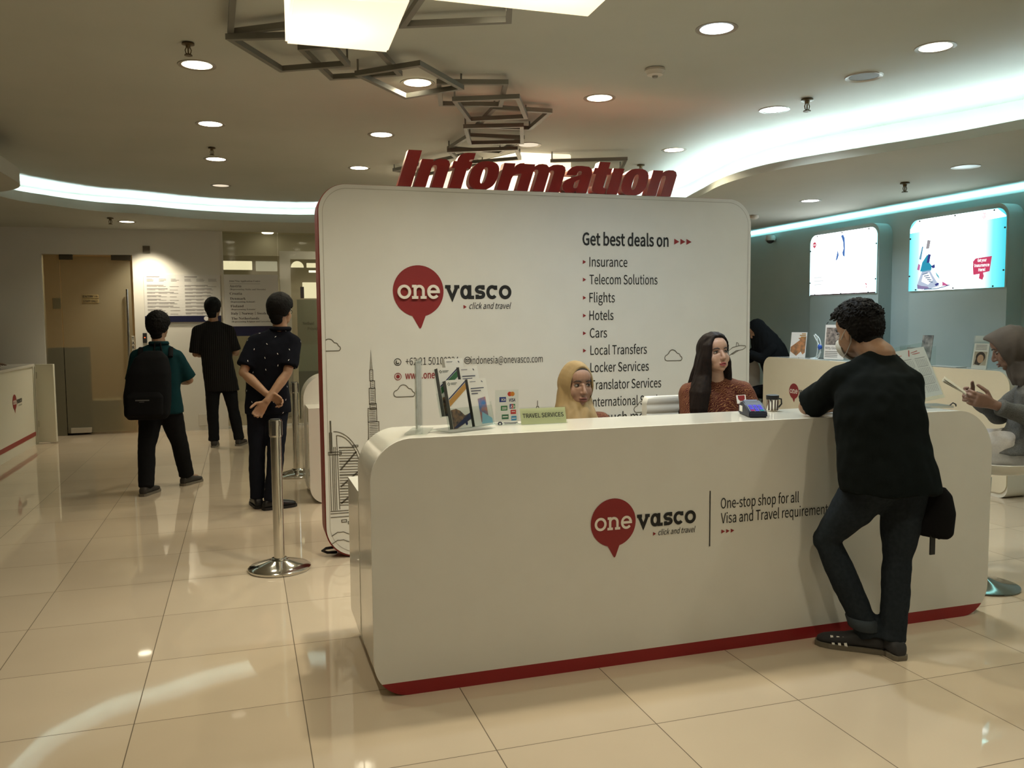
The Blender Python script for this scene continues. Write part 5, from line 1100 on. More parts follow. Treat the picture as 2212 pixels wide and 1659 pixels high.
# ------------------------------------------------------------------ people
V3 = Vector
def fuse(bm, voxel, smooth=3, name='m'):
    """overlapping closed pieces become one continuous skin"""
    bmesh.ops.recalc_face_normals(bm, faces=bm.faces[:])
    me = bpy.data.meshes.new(name); bm.to_mesh(me); bm.free()
    o = bpy.data.objects.new(name, me); col.objects.link(o)
    r = o.modifiers.new('r', 'REMESH'); r.mode = 'VOXEL'; r.voxel_size = voxel; r.use_smooth_shade = True
    if smooth: s = o.modifiers.new('s', 'SMOOTH'); s.factor = 0.5; s.iterations = smooth
    bpy.context.view_layer.update()
    out = bpy.data.meshes.new_from_object(o.evaluated_get(bpy.context.evaluated_depsgraph_get()))
    bpy.data.objects.remove(o); bpy.data.meshes.remove(me); out.name = name
    return out
def displace(me, fn):
    n = len(me.vertices); co = np.empty(n*3, np.float32); no = np.empty(n*3, np.float32)
    me.vertices.foreach_get('co', co); me.vertex_normals.foreach_get('vector', no)
    co = co.reshape(-1, 3); no = no.reshape(-1, 3)
    for i in range(n): co[i] += no[i]*fn(co[i])
    me.vertices.foreach_set('co', co.ravel()); me.update()
def folds(me, a=0.006, f=9.0, zs=0.55):
    displace(me, lambda p: a*noise.noise((p[0]*f, p[1]*f, p[2]*f*zs))+a*0.45*noise.noise((p[0]*f*2.6, p[1]*f*2.6, p[2]*f*2.2)))
def put(name, me, m_, parent, label=None):
    me.materials.clear(); me.materials.append(m_)
    return mobj(name, me, parent, 180, None, label)
def ring_loft(bm, secs, n=20, ex=2.0):
    """secs: (centre, across vector, half width, fore vector, half depth)"""
    rings = []
    for c, a, rx, b_, ry in secs:
        c, a, b_ = V3(c), V3(a).normalized(), V3(b_).normalized(); R_ = []
        for i in range(n):
            t = 2*PI*i/n; ct, st = math.cos(t), math.sin(t)
            R_.append(bm.verts.new(c+a*rx*math.copysign(abs(ct)**(2/ex), ct)+b_*ry*math.copysign(abs(st)**(2/ex), st)))
        rings.append(R_)
    for A, B in zip(rings, rings[1:]):
        for i in range(n): bm.faces.new((A[i], A[(i+1) % n], B[(i+1) % n], B[i]))
    bm.faces.new(rings[0]); bm.faces.new(rings[-1])
def limb(bm, pts, rad, n=14):
    tube(bm, pts, list(rad), n)
    for p, r in zip(pts, rad): ball(bm, p, r*0.995, 12)
def lerp(a, b_, t): return V3(a).lerp(V3(b_), t)
def hvec(h): h = math.radians(h); return V3((math.cos(h), -math.sin(h), 0)), V3((math.sin(h), math.cos(h), 0))

def hand(bm, wrist, d, n, side, curl=0.6, s=1.0, spread=0.0, thumb=1.0):
    """palm with five separate bent fingers; d along the hand, n out of the palm, side +1 right / -1 left"""
    d = V3(d).normalized(); n = V3(n); n = (n-d*n.dot(d)).normalized(); t = -side*n.cross(d); w = V3(wrist)
    P = lambda a, b_, c=0.0: w+d*a*s+t*b_*s+n*c*s
    ring_loft(bm, [(P(-0.02, 0), t, 0.026*s, n, 0.020*s), (P(0.015, 0.002), t, 0.030*s, n, 0.018*s), (P(0.05, 0.002), t, 0.039*s, n, 0.016*s), (P(0.085, 0.0), t, 0.041*s, n, 0.013*s), (P(0.095, 0), t, 0.036*s, n, 0.010*s)], 14, 2.6)
    for i, L in enumerate((0.070, 0.079, 0.073, 0.057)):
        p = P(0.088-(0.004 if i in (0, 3) else 0), 0.030-0.0205*i); f0 = (d+t*spread*(1.5-i)*0.12).normalized(); pts = [p-f0*0.012*s]; a = 0.0
        for k, fr in enumerate((0.45, 0.31, 0.24)):
            a += curl*(0.85+0.08*i)*(0.55, 1.0, 0.75)[k]
            p = p+(f0*math.cos(a)+n*math.sin(a))*L*fr*s; pts.append(p)
        limb(bm, pts, [0.0095*s, 0.0092*s, 0.0085*s, 0.0072*s], 10)
    a0 = P(0.022, 0.026, 0.004); d1 = (d*0.62+t*0.72*thumb+n*0.28).normalized(); p1 = a0+d1*0.042*s; d2 = (d*0.9+t*0.30*thumb+n*0.32*(0.4+curl)).normalized(); p2 = p1+d2*0.032*s; p3 = p2+(d2*0.9+n*0.25*curl).normalized()*0.024*s
    limb(bm, [a0-d1*0.015*s, p1, p2, p3], [0.014*s, 0.0115*s, 0.0105*s, 0.0085*s], 10)

def head_matrix(c, yaw, pitch=0, roll=0, s=1.0):
    return Matrix.Translation(c) @ Matrix.Rotation(math.radians(-yaw), 4, 'Z') @ Matrix.Rotation(math.radians(-pitch), 4, 'X') @ Matrix.Rotation(math.radians(roll), 4, 'Y') @ Matrix.Scale(s, 4)
def add_head(bm, Hm, female=False):
    B = lambda c, r: ball(bm, (0, 0, 0), 1.0, 20, 0, Hm @ Matrix.Translation(c) @ Matrix.Diagonal((*((r,)*3 if isinstance(r, (int, float)) else r), 1)))
    j = 0.92 if female else 1.0
    B((0, -0.014, 0.026), (0.074, 0.094, 0.084)); B((0, 0.024, -0.026), (0.065, 0.061, 0.087)); B((0, 0.030, 0.040), (0.062, 0.056, 0.056)); B((0, 0.038, -0.068), (0.049*j, 0.045, 0.045)); B((0, 0.056, -0.099), (0.023*j, 0.023, 0.015))
    for s in (-1, 1):
        B((s*0.039, 0.049, -0.036), (0.024, 0.024, 0.030)); B((s*0.036, 0.032, -0.066), (0.022*j, 0.03, 0.030)); B((s*0.011, 0.091, -0.040), (0.0085, 0.009, 0.0075))
        ball(bm, (0, 0, 0), 1.0, 12, 0, Hm @ Matrix.Translation((s*0.076, -0.006, -0.012)) @ Matrix.Rotation(s*0.35, 4, 'Z') @ Matrix.Rotation(0.15, 4, 'X') @ Matrix.Diagonal((0.009, 0.020, 0.031, 1)))
    B((0, 0.062, 0.020), (0.046, 0.020, 0.014))
    pts = [(0, 0.080, 0.006), (0, 0.089, -0.012), (0, 0.099, -0.030), (0, 0.100, -0.037)]
    tube(bm, [Hm @ V3(p) for p in pts], [0.0085, 0.009, 0.0115, 0.0105], 10); B((0, 0.098, -0.036), 0.0125)
    B((0, 0.080, -0.066), (0.021, 0.012, 0.008)); B((0, 0.078, -0.078), (0.019, 0.012, 0.008))
def carve_face(me, Hm):
    """eye sockets, the groove beside the nose and the mouth line"""
    inv = Hm.inverted(); fw = (Hm.to_3x3() @ V3((0, 1, 0))); n = len(me.vertices)
    for v in me.vertices:
        p = inv @ v.co
        if p.y < 0.03 or abs(p.z) > 0.14 or abs(p.x) > 0.09: continue
        k = 0
        for s in (-1, 1):
            k += 0.0085*math.exp(-(((p.x-s*0.031)/0.017)**2+((p.z-0.000)/0.0105)**2))
        k += 0.004*math.exp(-((p.x/0.020)**2+((p.z+0.0718)/0.0022)**2))
        k += 0.003*math.exp(-((p.x/0.012)**2+((p.z+0.090)/0.006)**2))
        if k: v.co = v.co-fw*k
def face_parts(t, Hm, lip, brow=(0.02, 0.014, 0.012), gaze=(0, 0)):
    for s in (-1, 1):
        bm = NB(); ball(bm, (0, 0, 0), 1, 16, 0, Hm @ Matrix.Translation((s*0.031, 0.0655, -0.001)) @ Matrix.Diagonal((0.0145, 0.0098, 0.0058, 1)))
        e = obj('eye', bm, mat('eye_white', (0.36, 0.33, 0.30), 0.3), t, smooth=180)
        bm = NB(); ball(bm, (0, 0, 0), 1, 14, 0, Hm @ Matrix.Translation((s*0.031+gaze[0], 0.0708, -0.001+gaze[1])) @ Matrix.Diagonal((0.0062, 0.0055, 0.0062, 1))); obj('iris', bm, mat('dark_iris', (0.012, 0.008, 0.006), 0.12), e, smooth=180)
        bm = NB(); tube(bm, [Hm @ V3((s*0.031-0.0165, 0.0690, 0.0005)), Hm @ V3((s*0.031-0.008, 0.0765, 0.0056)), Hm @ V3((s*0.031, 0.0780, 0.0066)), Hm @ V3((s*0.031+0.008, 0.0765, 0.0056)), Hm @ V3((s*0.031+0.0165, 0.0690, 0.0005))], [0.001, 0.0019, 0.0021, 0.0019, 0.001], 8); obj('eyelash', bm, mat('lash', (0.01, 0.008, 0.008), 0.6), e)
        bm = NB(); tube(bm, [Hm @ V3((s*0.014, 0.0855, 0.0185)), Hm @ V3((s*0.026, 0.0845, 0.0235)), Hm @ V3((s*0.040, 0.0765, 0.0235)), Hm @ V3((s*0.051, 0.0665, 0.0165))], [0.0026, 0.0034, 0.0030, 0.0012], 8); obj('eyebrow', bm, mat('brow_hair', brow, 0.7), t, smooth=180)
    bm = NB()
    pts = [(-0.0225, 0.0800, -0.0720), (-0.012, 0.0895, -0.0672), (-0.004, 0.0930, -0.0650), (0, 0.0925, -0.0660), (0.004, 0.0930, -0.0650), (0.012, 0.0895, -0.0672), (0.0225, 0.0800, -0.0720)]
    tube(bm, [Hm @ V3(p) for p in pts], [0.001, 0.0040, 0.0048, 0.0044, 0.0048, 0.0040, 0.001], 10)
    pts = [(-0.0215, 0.0800, -0.0730), (-0.011, 0.0880, -0.0775), (0, 0.0905, -0.0790), (0.011, 0.0880, -0.0775), (0.0215, 0.0800, -0.0730)]
    tube(bm, [Hm @ V3(p) for p in pts], [0.001, 0.0050, 0.0062, 0.0050, 0.001], 10); obj('lips', bm, mat('lip_%.2f' % lip[0], lip, 0.4), t, smooth=180)

def sstep(a, b_, x): t = max(0.0, min(1.0, (x-a)/(b_-a))); return t*t*(3-2*t)
def hair_cap(t, Hm, m_, thick=0.022, rough=0.003, freq=60, front=0.62, nape=-0.78, curls=0, name='hair'):
    bm = NB(); bmesh.ops.create_icosphere(bm, subdivisions=6, radius=1.0)
    for v in bm.verts:
        d = v.co.normalized(); y, z = d.y, d.z
        line = nape if y < -0.35 else (nape+(0.02-nape)*sstep(-0.35, 0.10, y) if y < 0.10 else 0.02+(front-0.02)*sstep(0.10, 0.55, y))
        if 0.05 < y < 0.30 and abs(d.x) > 0.6: line -= 0.16
        k = sstep(line-0.05, line+0.12, z)
        p = V3((0.078*d.x, 0.098*d.y, 0.092*d.z)); L = p.length
        nz = noise.noise(d*freq*0.1)*0.5+noise.noise(d*freq*0.3)*0.5
        r = L*0.80+(L*0.20+thick*(0.75+0.5*max(0, z))+rough*nz*2)*k
        v.co = Hm @ (V3((0, -0.012, 0.022))+d*r)
    for c_, r_ in (((0, -0.070, -0.052), (0.058, 0.036, 0.042)), ((0, -0.060, -0.082), (0.050, 0.030, 0.034))): ball(bm, (0, 0, 0), 1.0, 18, 0, Hm @ Matrix.Translation(c_) @ Matrix.Diagonal((*r_, 1)))
    rnd = random.Random(5)
    for i in range(curls):
        while True:
            d = V3((rnd.gauss(0, 1), rnd.gauss(0, 1), rnd.gauss(0, 1))).normalized()
            if d.z > 0.25 + 0.35*max(0, d.y) and d.z < 0.97: break
        c = V3((0, -0.012, 0.022))+V3((0.078*d.x, 0.098*d.y, 0.092*d.z))*(1.0+0.24)
        a, b_ = basis((d+V3((rnd.gauss(0, .5), rnd.gauss(0, .5), rnd.gauss(0, .5)))).normalized()); r = rnd.uniform(0.008, 0.014)
        tube(bm, [Hm @ (c+a*r*math.cos(q)+b_*r*math.sin(q)+d*0.004*q*0.4) for q in np.linspace(0, 5.2, 10)], 0.0032, 5)
    return obj(name, bm, m_, t, smooth=180)

def hijab(t, Hm, m_, drape, voxel=0.006, tilt=0.0, peak=0.0, fold=0.004, name='hijab'):
    """cloth hood round the face, falling in a drape over neck and chest; drape: (centre, across, rx, fore, ry) rings"""
    bm = NB(); n = 28; rings = []
    for y, rx, rz, cz in ((0.010, 0.002, 0.002, -0.01), (0.012, 0.040, 0.075, -0.018), (0.044, 0.058, 0.098, -0.016), (0.058, 0.0625, 0.103, -0.013), (0.060, 0.0685, 0.110, -0.010), (0.040, 0.078, 0.117, -0.005), (0.0, 0.088, 0.122, 0.002), (-0.05, 0.090, 0.118, 0.002), (-0.095, 0.072, 0.095, 0.0), (-0.118, 0.040, 0.055, 0.0), (-0.124, 0.002, 0.002, 0.0)):
        R_ = []
        for i in range(n):
            a = 2*PI*i/n; z = cz+rz*math.sin(a); x = rx*math.cos(a)*(1.0-0.12*max(0, math.sin(a))**2)
            yy = y+(tilt*z+peak*max(0, math.sin(a))**3 if y > 0.03 else 0)
            R_.append(bm.verts.new(Hm @ V3((x, yy, z))))
        rings.append(R_)
    for A, B in zip(rings, rings[1:]):
        for i in range(n): bm.faces.new((A[i], A[(i+1) % n], B[(i+1) % n], B[i]))
    bm.faces.new(rings[0]); bm.faces.new(rings[-1])
    ring_loft(bm, drape, 24, 2.2)
    me = fuse(bm, voxel, 3, name); inv = Hm.inverted()
    def f(p):
        q = inv @ V3(p); k = sstep(0.03, -0.06, q.z)
        return fold*(0.35+k)*noise.noise((p[0]*34, p[1]*34, p[2]*7))+fold*0.5*noise.noise((p[0]*14, p[1]*14, p[2]*10))
    displace(me, f)
    return put(name, me, m_, t)

def shoe(t, ankle, toe, m_, sole_m, L=0.27, lift=0.0, pitch=0.0, name='shoe'):
    """ankle point, toe direction on the floor"""
    td = V3((toe[0], toe[1], 0)).normalized(); sd = V3((td.y, -td.x, 0)); base = V3((ankle[0], ankle[1], lift))
    Mx = Matrix((( sd.x, td.x, 0, base.x), (sd.y, td.y, 0, base.y), (0, 0, 1, base.z), (0, 0, 0, 1))) @ Matrix.Translation((0, -0.03, 0)) @ Matrix.Rotation(math.radians(pitch), 4, 'X') @ Matrix.Translation((0, 0.03, 0))
    bm = NB()
    S_ = [(-0.072, 0.020, 0.035), (-0.060, 0.033, 0.062), (-0.02, 0.037, 0.085), (0.03, 0.038, 0.078), (0.09, 0.044, 0.055), (0.14, 0.045, 0.045), (0.175, 0.036, 0.036), (0.195, 0.018, 0.024)]
    ring_loft(bm, [((0, y*L/0.27, 0.014+h/2), (1, 0, 0), w_, (0, 0, 1), h/2) for y, w_, h in S_], 18, 2.6)
    bmesh.ops.transform(bm, matrix=Mx, verts=bm.verts[:])
    me = fuse(bm, 0.007, 2, name); s = put(name, me, m_, t)
    bm = NB(); out_ = [(w_*1.06*sg, y*L/0.27*1.03) for sg in (1,) for y, w_, h in S_]+[(-w_*1.06, y*L/0.27*1.03) for y, w_, h in S_[::-1]]
    prism(bm, out_, 'Z', 0.001, 0.022); bmesh.ops.transform(bm, matrix=Mx, verts=bm.verts[:]); obj('sole', bm, sole_m, s)
    return s, Mx

def human(label, Q, skin, shirt, trousers, shoes, sole, group=None):
    """Q: joints in metres; returns the person's root and head matrix"""
    g = Q.get('girth', 1.0); vx = Q.get('voxel', 0.0055)
    root = thing('person', label, 'person', (Q['P'][0], Q['P'][1], Q.get('base', 0.0)), group)
    Hm = head_matrix(Q['head'], Q['yaw'], Q.get('pitch', 0), Q.get('roll', 0), Q.get('hs', 1.0))
    cr, cf = hvec(Q['ch']); pr_, pf = hvec(Q.get('ph', Q['ch'])); P, C, N = V3(Q['P']), V3(Q['C']), V3(Q['N']); Wt = V3(Q.get('W', lerp(P, C, 0.5)))
    bm = NB(); add_head(bm, Hm, Q.get('female', False))
    hb = Hm @ V3((0, -0.022, -0.055)); hn = Hm @ V3((0, -0.015, -0.02))
    limb(bm, [hn, hb, lerp(hb, N, 0.55), N], [0.052, 0.053*Q.get('neck', 1), 0.054*Q.get('neck', 1), 0.062], 16)
    ring_loft(bm, [(P-V3((0, 0, 0.06)), pr_, 0.12*g, pf, 0.085*g), (P, pr_, 0.145*g, pf, 0.095*g), (Wt, pr_+cr, 0.125*g, pf+cf, 0.085*g), (C, cr, 0.145*g, cf, 0.095*g), (lerp(C, N, 0.6), cr, 0.13, cf, 0.075), (N, cr, 0.055, cf, 0.05)])
    for s in 'LR':
        sg = 1 if s == 'R' else -1; S_, E_, W_ = V3(Q['S'+s]), V3(Q['E'+s]), V3(Q['W'+s])
        limb(bm, [lerp(N, S_, 0.25)-V3((0, 0, 0.02)), S_, lerp(S_, E_, 0.4), E_, lerp(E_, W_, 0.3), W_], [0.052, 0.050, 0.045, 0.036, 0.039, 0.026])
        hd = Q.get('hand'+s, {}); hand(bm, W_+V3(hd.get('d', W_-E_)).normalized()*0.012, hd.get('d', W_-E_), hd.get('n', (0, 0, -1)), sg, hd.get('curl', 0.5), hd.get('s', Q.get('hs', 1.0)), hd.get('spread', 0.4), hd.get('thumb', 1.0))
        limb(bm, [Q['H'+s], lerp(Q['H'+s], Q['K'+s], 0.5), Q['K'+s], lerp(Q['K'+s], Q['A'+s], 0.3), Q['A'+s]], [0.075*g, 0.066*g, 0.050, 0.050, 0.034])
        if 'T'+s in Q:
            td = V3((*Q['T'+s], 0)).normalized(); A_ = V3(Q['A'+s]); limb(bm, [A_-td*0.02-V3((0, 0, 0.02)), A_+td*0.06-V3((0, 0, 0.035)), A_+td*0.14-V3((0, 0, 0.048))], [0.026, 0.026, 0.017])
    me = fuse(bm, vx, Q.get('sm', 2), 'body'); carve_face(me, Hm); put('body', me, skin, root)
    # shirt
    k = Q.get('shirt', 1.0); hz = Q.get('hem', 0.10); sl = Q.get('sleeve', 0.62); bm = NB()
    down = (P-Wt).normalized()
    secs = [(P+down*hz, pr_, 0.178*g*k, pf, 0.125*g*k), (P+down*hz*0.4, pr_, 0.176*g*k, pf, 0.128*g*k), (Wt, pr_+cr, 0.160*g*k, pf+cf, 0.118*g*k), (lerp(Wt, C, 0.6), cr, 0.168*g*k, cf, 0.120*g*k), (C+(N-C)*0.15, cr, 0.172*g, cf, 0.115*g), (lerp(C, N, 0.55), cr, 0.160*g, cf, 0.098*g), (lerp(C, N, 0.86), cr, 0.090*g, cf, 0.068), (lerp(C, N, 1.04), cr, 0.062, cf, 0.058)]
    if hz < 0: secs = secs[2:]
    ring_loft(bm, secs, 26, 2.3)
    for s in 'LR':
        S_, E_, W_ = V3(Q['S'+s]), V3(Q['E'+s]), V3(Q['W'+s]); r = Q.get('sr', 1.0)
        limb(bm, [lerp(N, S_, 0.2)-V3((0, 0, 0.015)), lerp(N, S_, 0.65)-V3((0, 0, 0.006)), S_], [0.058, 0.060, 0.064*r])
        if sl < 1: limb(bm, [S_, lerp(S_, E_, sl*0.5)], [0.064*r, 0.064*r]); tube(bm, [lerp(S_, E_, sl*0.5), lerp(S_, E_, sl)], [0.064*r, 0.066*r], 16)
        else:
            e = min(1.0, sl-1); limb(bm, [S_, lerp(S_, E_, 0.5), E_], [0.064*r, 0.060*r, 0.052*r]); tube(bm, [E_, lerp(E_, W_, 0.5*e), lerp(E_, W_, e)], [0.052*r, 0.046*r, 0.038*r], 16)
    me = fuse(bm, 0.010, 3, 'shirt'); folds(me, Q.get('fold', 0.007)); put('shirt', me, shirt, root)
    if Q.get('collar'):
        bm = NB(); c0 = lerp(C, N, 1.02); ring = [c0+cr*0.068*math.cos(a)+cf*0.064*math.sin(a)+V3((0, 0, 0.006-0.018*max(0, math.sin(a)))) for a in np.linspace(0, 2*PI, 24, endpoint=False)]
        tube(bm, ring, 0.017, 8, True); obj('collar', bm, shirt, root, smooth=180)
    # trousers
    bm = NB(); tr = Q.get('leg', 1.0)
    ring_loft(bm, [(P-V3((0, 0, 0.10)), pr_, 0.150*g, pf, 0.112*g), (P-V3((0, 0, 0.02)), pr_, 0.160*g, pf, 0.118*g), (lerp(P, Wt, 0.5), pr_, 0.145*g, pf, 0.105*g)], 22, 2.3)
    for s in 'LR':
        H_, K_, A_ = V3(Q['H'+s]), V3(Q['K'+s]), V3(Q['A'+s])
        limb(bm, [H_, lerp(H_, K_, 0.45), K_, lerp(K_, A_, 0.4), lerp(K_, A_, 0.93)], [0.094*g, 0.082*g*tr, 0.066*tr, 0.064*tr, 0.058*tr])
        tube(bm, [lerp(K_, A_, 0.90), lerp(K_, A_, 1.03)], [0.058*tr, 0.060*tr], 16)
    me = fuse(bm, 0.010, 3, 'trousers'); folds(me, 0.007, 11); put('trousers', me, trousers, root)
    if shoes:
        for s in 'LR':
            if 'T'+s in Q: shoe(root, Q['A'+s], Q['T'+s], shoes, sole, L=Q.get('shoe'+s, 0.27), lift=Q.get('lift'+s, 0.0), pitch=Q.get('fp'+s, 0.0))
    return root, Hm

def skin(n, c): return mottled(n, c, tuple(x*0.9 for x in c), 40, 0.5)
HAIR = mat('black_hair', (0.006, 0.0055, 0.0055), 0.65, spec=0.15)
def cloth(n, c, c2=None, sc=120, bump=0.25): return mottled(n, c, c2 or tuple(x*0.92 for x in c), sc, 0.9, bump, 500, spec=0.08)

# man leaning on the counter
SK1 = skin('tan_skin', (0.27, 0.155, 0.095))
JEANS = cloth('dark_blue_denim', (0.016, 0.021, 0.027), (0.021, 0.027, 0.034), 60)
TEE = cloth('black_tee_cloth', (0.0055, 0.0075, 0.0075))
SHOE = mat('charcoal_shoe', (0.022, 0.022, 0.025), 0.7); SOLE = mat('grey_brown_sole', (0.14, 0.12, 0.09), 0.7)
Q = dict(head=(2.655, 3.215, 1.405), yaw=-14, pitch=14, roll=-3, N=(2.685, 3.09, 1.298), C=(2.605, 3.005, 1.115), W=(2.580, 2.96, 0.975), P=(2.580, 2.925, 0.86), ch=4, ph=6, girth=1.15, shirt=1.03, hem=0.13, sr=1.14, sleeve=0.88, leg=0.95, fold=0.011,
         SL=(2.500, 3.09, 1.195), EL=(2.478, 3.33, 1.055), WL=(2.70, 3.385, 1.048), SR=(2.742, 3.005, 1.172), ER=(2.84, 3.255, 1.058), WR=(2.72, 3.43, 1.050), handL=dict(n=(0, 0, -1), curl=0.35), handR=dict(n=(0, 0, -1), curl=0.35),
         HL=(2.545, 2.95, 0.77), KL=(2.425, 3.10, 0.495), AL=(2.585, 3.015, 0.085), TL=(-0.74, 0.67), shoeL=0.295, HR=(2.672, 2.915, 0.77), KR=(2.668, 2.945, 0.43), AR=(2.650, 2.945, 0.08), TR=(0.10, 1.0), neck=1.12, voxel=0.005)
root, Hm = human('man in a black tee and dark jeans leaning on the counter', Q, SK1, TEE, JEANS, SHOE, SOLE)
hair_cap(root, Hm, HAIR, 0.027, 0.006, 110, 0.60, -0.97, curls=190)
face_parts(root, Hm, (0.24, 0.10, 0.08))
bm = NB(); ring_loft(bm, [(Hm @ V3((0, 0.058, -0.075)), Hm.to_3x3() @ V3((1, 0, 0)), 0.056, Hm.to_3x3() @ V3((0, 0.2, 1)), 0.052), (Hm @ V3((0, 0.094, -0.062)), Hm.to_3x3() @ V3((1, 0, 0)), 0.044, Hm.to_3x3() @ V3((0, 0.2, 1)), 0.046), (Hm @ V3((0, 0.113, -0.050)), Hm.to_3x3() @ V3((1, 0, 0)), 0.014, Hm.to_3x3() @ V3((0, 0.2, 1)), 0.028)], 20)
for s in (-1, 1): tube(bm, [Hm @ V3(p) for p in ((s*0.050, 0.065, -0.040), (s*0.073, 0.02, -0.005), (s*0.082, -0.012, 0.016), (s*0.082, -0.028, -0.010), (s*0.074, -0.012, -0.048), (s*0.060, 0.03, -0.085), (s*0.045, 0.065, -0.105))], 0.0022, 6)
obj('face_mask', bm, mat('pale_mask_cloth', (0.42, 0.42, 0.38), 0.8), root, smooth=60)
for o in root.children:
    if o.name.startswith('shoe'):
        loc = sum((V3(v.co) for v in o.data.vertices), V3())/len(o.data.vertices)
        if loc.x < 2.60:
            td = V3((-0.74, 0.67, 0)).normalized(); sd = V3((-td.y, td.x, 0)); c = V3(Q['AL']); c.z = 0
            bm = NB()
            for i in range(3):
                a = c+td*(0.075+0.026*i)+sd*0.0455
                F = lambda u, v: a+td*(u+0.25*v)+sd*(0.004-0.22*v)+V3((0, 0, v))
                poly(bm, F, [(0, 0.020), (0.012, 0.020), (0.012, 0.060), (0, 0.060)])
            obj('white_stripe', bm, PAPER, o)
# rolled cuff and seams of the jeans
tro = [o for o in root.children if o.name.startswith('trousers')][0]
bm = NB(); ring_loft(bm, [(V3((2.572, 3.022, 0.105)), (1, 0, 0), 0.060, (0, 1, 0.1), 0.062), (V3((2.570, 3.024, 0.110)), (1, 0, 0), 0.066, (0, 1, 0.1), 0.068), (V3((2.560, 3.030, 0.150)), (1, 0, 0), 0.067, (0, 1, 0.1), 0.069), (V3((2.558, 3.031, 0.156)), (1, 0, 0), 0.060, (0, 1, 0.1), 0.062)], 22)
obj('rolled_cuff', bm, cloth('pale_denim_inside', (0.045, 0.055, 0.065)), tro, smooth=60)
# hip bag
t = thing('hip_bag', 'black hip bag with a hanging strap at the side of the leaning man', 'bag', (2.80, 2.88, 0.55)); 
bm = NB(); ring_loft(bm, [((2.775, 2.84, 0.525), (0.9, 0.4, 0), 0.030, (-0.4, 0.9, 0), 0.07), ((2.778, 2.85, 0.545), (0.9, 0.4, 0), 0.046, (-0.4, 0.9, 0), 0.095), ((2.782, 2.85, 0.64), (0.9, 0.4, 0), 0.050, (-0.4, 0.9, 0), 0.10), ((2.778, 2.85, 0.72), (0.9, 0.4, 0), 0.034, (-0.4, 0.9, 0), 0.085), ((2.770, 2.85, 0.755), (0.9, 0.4, 0), 0.016, (-0.4, 0.9, 0), 0.06)], 22, 2.8)
bmesh.ops.scale(bm, vec=(0.85, 0.85, 0.95), space=Matrix.Translation((-2.70, -2.85, -0.75)), verts=bm.verts[:]); me = fuse(bm, 0.008, 2, 'pouch'); put('pouch', me, cloth('black_nylon', (0.009, 0.009, 0.010)), t)
bm = NB(); box(bm, 2.735, 2.760, 2.83, 2.836, 0.465, 0.56); tube(bm, [(2.785, 2.85, 0.56), (2.797, 2.85, 0.535), (2.801, 2.85, 0.525)], 0.008, 8); obj('strap', bm, DARK, t)
bm = NB(); tube(bm, [(2.77, 2.85, 0.75), (2.72, 2.80, 0.79), (2.60, 2.765, 0.80)], 0.010, 8, flat=((0, 1, 0), 0.4)); obj('belt', bm, DARK, t)

# man in the speckled shirt, hands clasped behind his back
SPECK = cloth('navy_black_cloth', (0.008, 0.009, 0.014)); nt, b = nodes(SPECK)
def flecks(M_, c, scale, size, zs=0.4):
    nt, b = nodes(M_); src = b.inputs['Base Color'].links[0].from_socket
    tc = nt.nodes.new('ShaderNodeTexCoord'); mp = nt.nodes.new('ShaderNodeMapping'); mp.inputs['Scale'].default_value = (1, 1, zs); mp.inputs['Rotation'].default_value = (0.2, 0.35, 0)
    vo = nt.nodes.new('ShaderNodeTexVoronoi'); vo.inputs['Scale'].default_value = scale; lt = nt.nodes.new('ShaderNodeMath'); lt.operation = 'LESS_THAN'; lt.inputs[1].default_value = size
    mx = nt.nodes.new('ShaderNodeMix'); mx.data_type = 'RGBA'; nt.links.new(tc.outputs['Object'], mp.inputs[0]); nt.links.new(mp.outputs[0], vo.inputs['Vector']); nt.links.new(vo.outputs['Distance'], lt.inputs[0])
    nt.links.new(lt.outputs[0], mx.inputs[0]); nt.links.new(src, mx.inputs[6]); mx.inputs[7].default_value = (*c, 1); nt.links.new(mx.outputs[2], b.inputs['Base Color'])
SK2 = skin('warm_brown_skin', (0.36, 0.21, 0.125))
BLK = mat('black_shoe', (0.010, 0.010, 0.011), 0.4); BLKS = mat('black_sole', (0.014, 0.013, 0.012), 0.6)
Q = dict(head=(0.283, 6.90, 1.556), yaw=32, pitch=6, N=(0.275, 6.885, 1.405), C=(0.205, 6.885, 1.19), W=(0.165, 6.90, 1.02), P=(0.165, 6.905, 0.885), ch=6, ph=10, girth=0.98, shirt=1.02, hem=0.13, sr=1.08, sleeve=0.80, collar=True,
         SL=(0.085, 6.895, 1.305), EL=(-0.010, 6.815, 1.085), WL=(0.150, 6.715, 0.925), SR=(0.365, 6.860, 1.305), ER=(0.315, 6.775, 1.075), WR=(0.155, 6.680, 0.872),
         handL=dict(d=(0.75, 0.05, -0.45), n=(-0.1, -0.6, -0.6), curl=0.9, s=1.02), handR=dict(d=(-0.62, -0.02, -0.78), n=(0.2, -1.0, 0.1), curl=0.85, s=1.02),
         HL=(0.095, 6.915, 0.83), KL=(0.075, 6.95, 0.45), AL=(0.068, 6.965, 0.085), TL=(-0.15, 1.0), HR=(0.240, 6.90, 0.83), KR=(0.215, 6.88, 0.45), AR=(0.170, 6.860, 0.08), TR=(0.95, 0.30), voxel=0.005)
root, Hm = human('man in a dark speckled shirt with hands clasped behind his back', Q, SK2, SPECK, cloth('navy_trousers', (0.012, 0.014, 0.022)), BLK, BLKS)
hair_cap(root, Hm, HAIR, 0.026, 0.002, 50, 0.45, -0.80); face_parts(root, Hm, (0.25, 0.11, 0.09))
bm = NB()
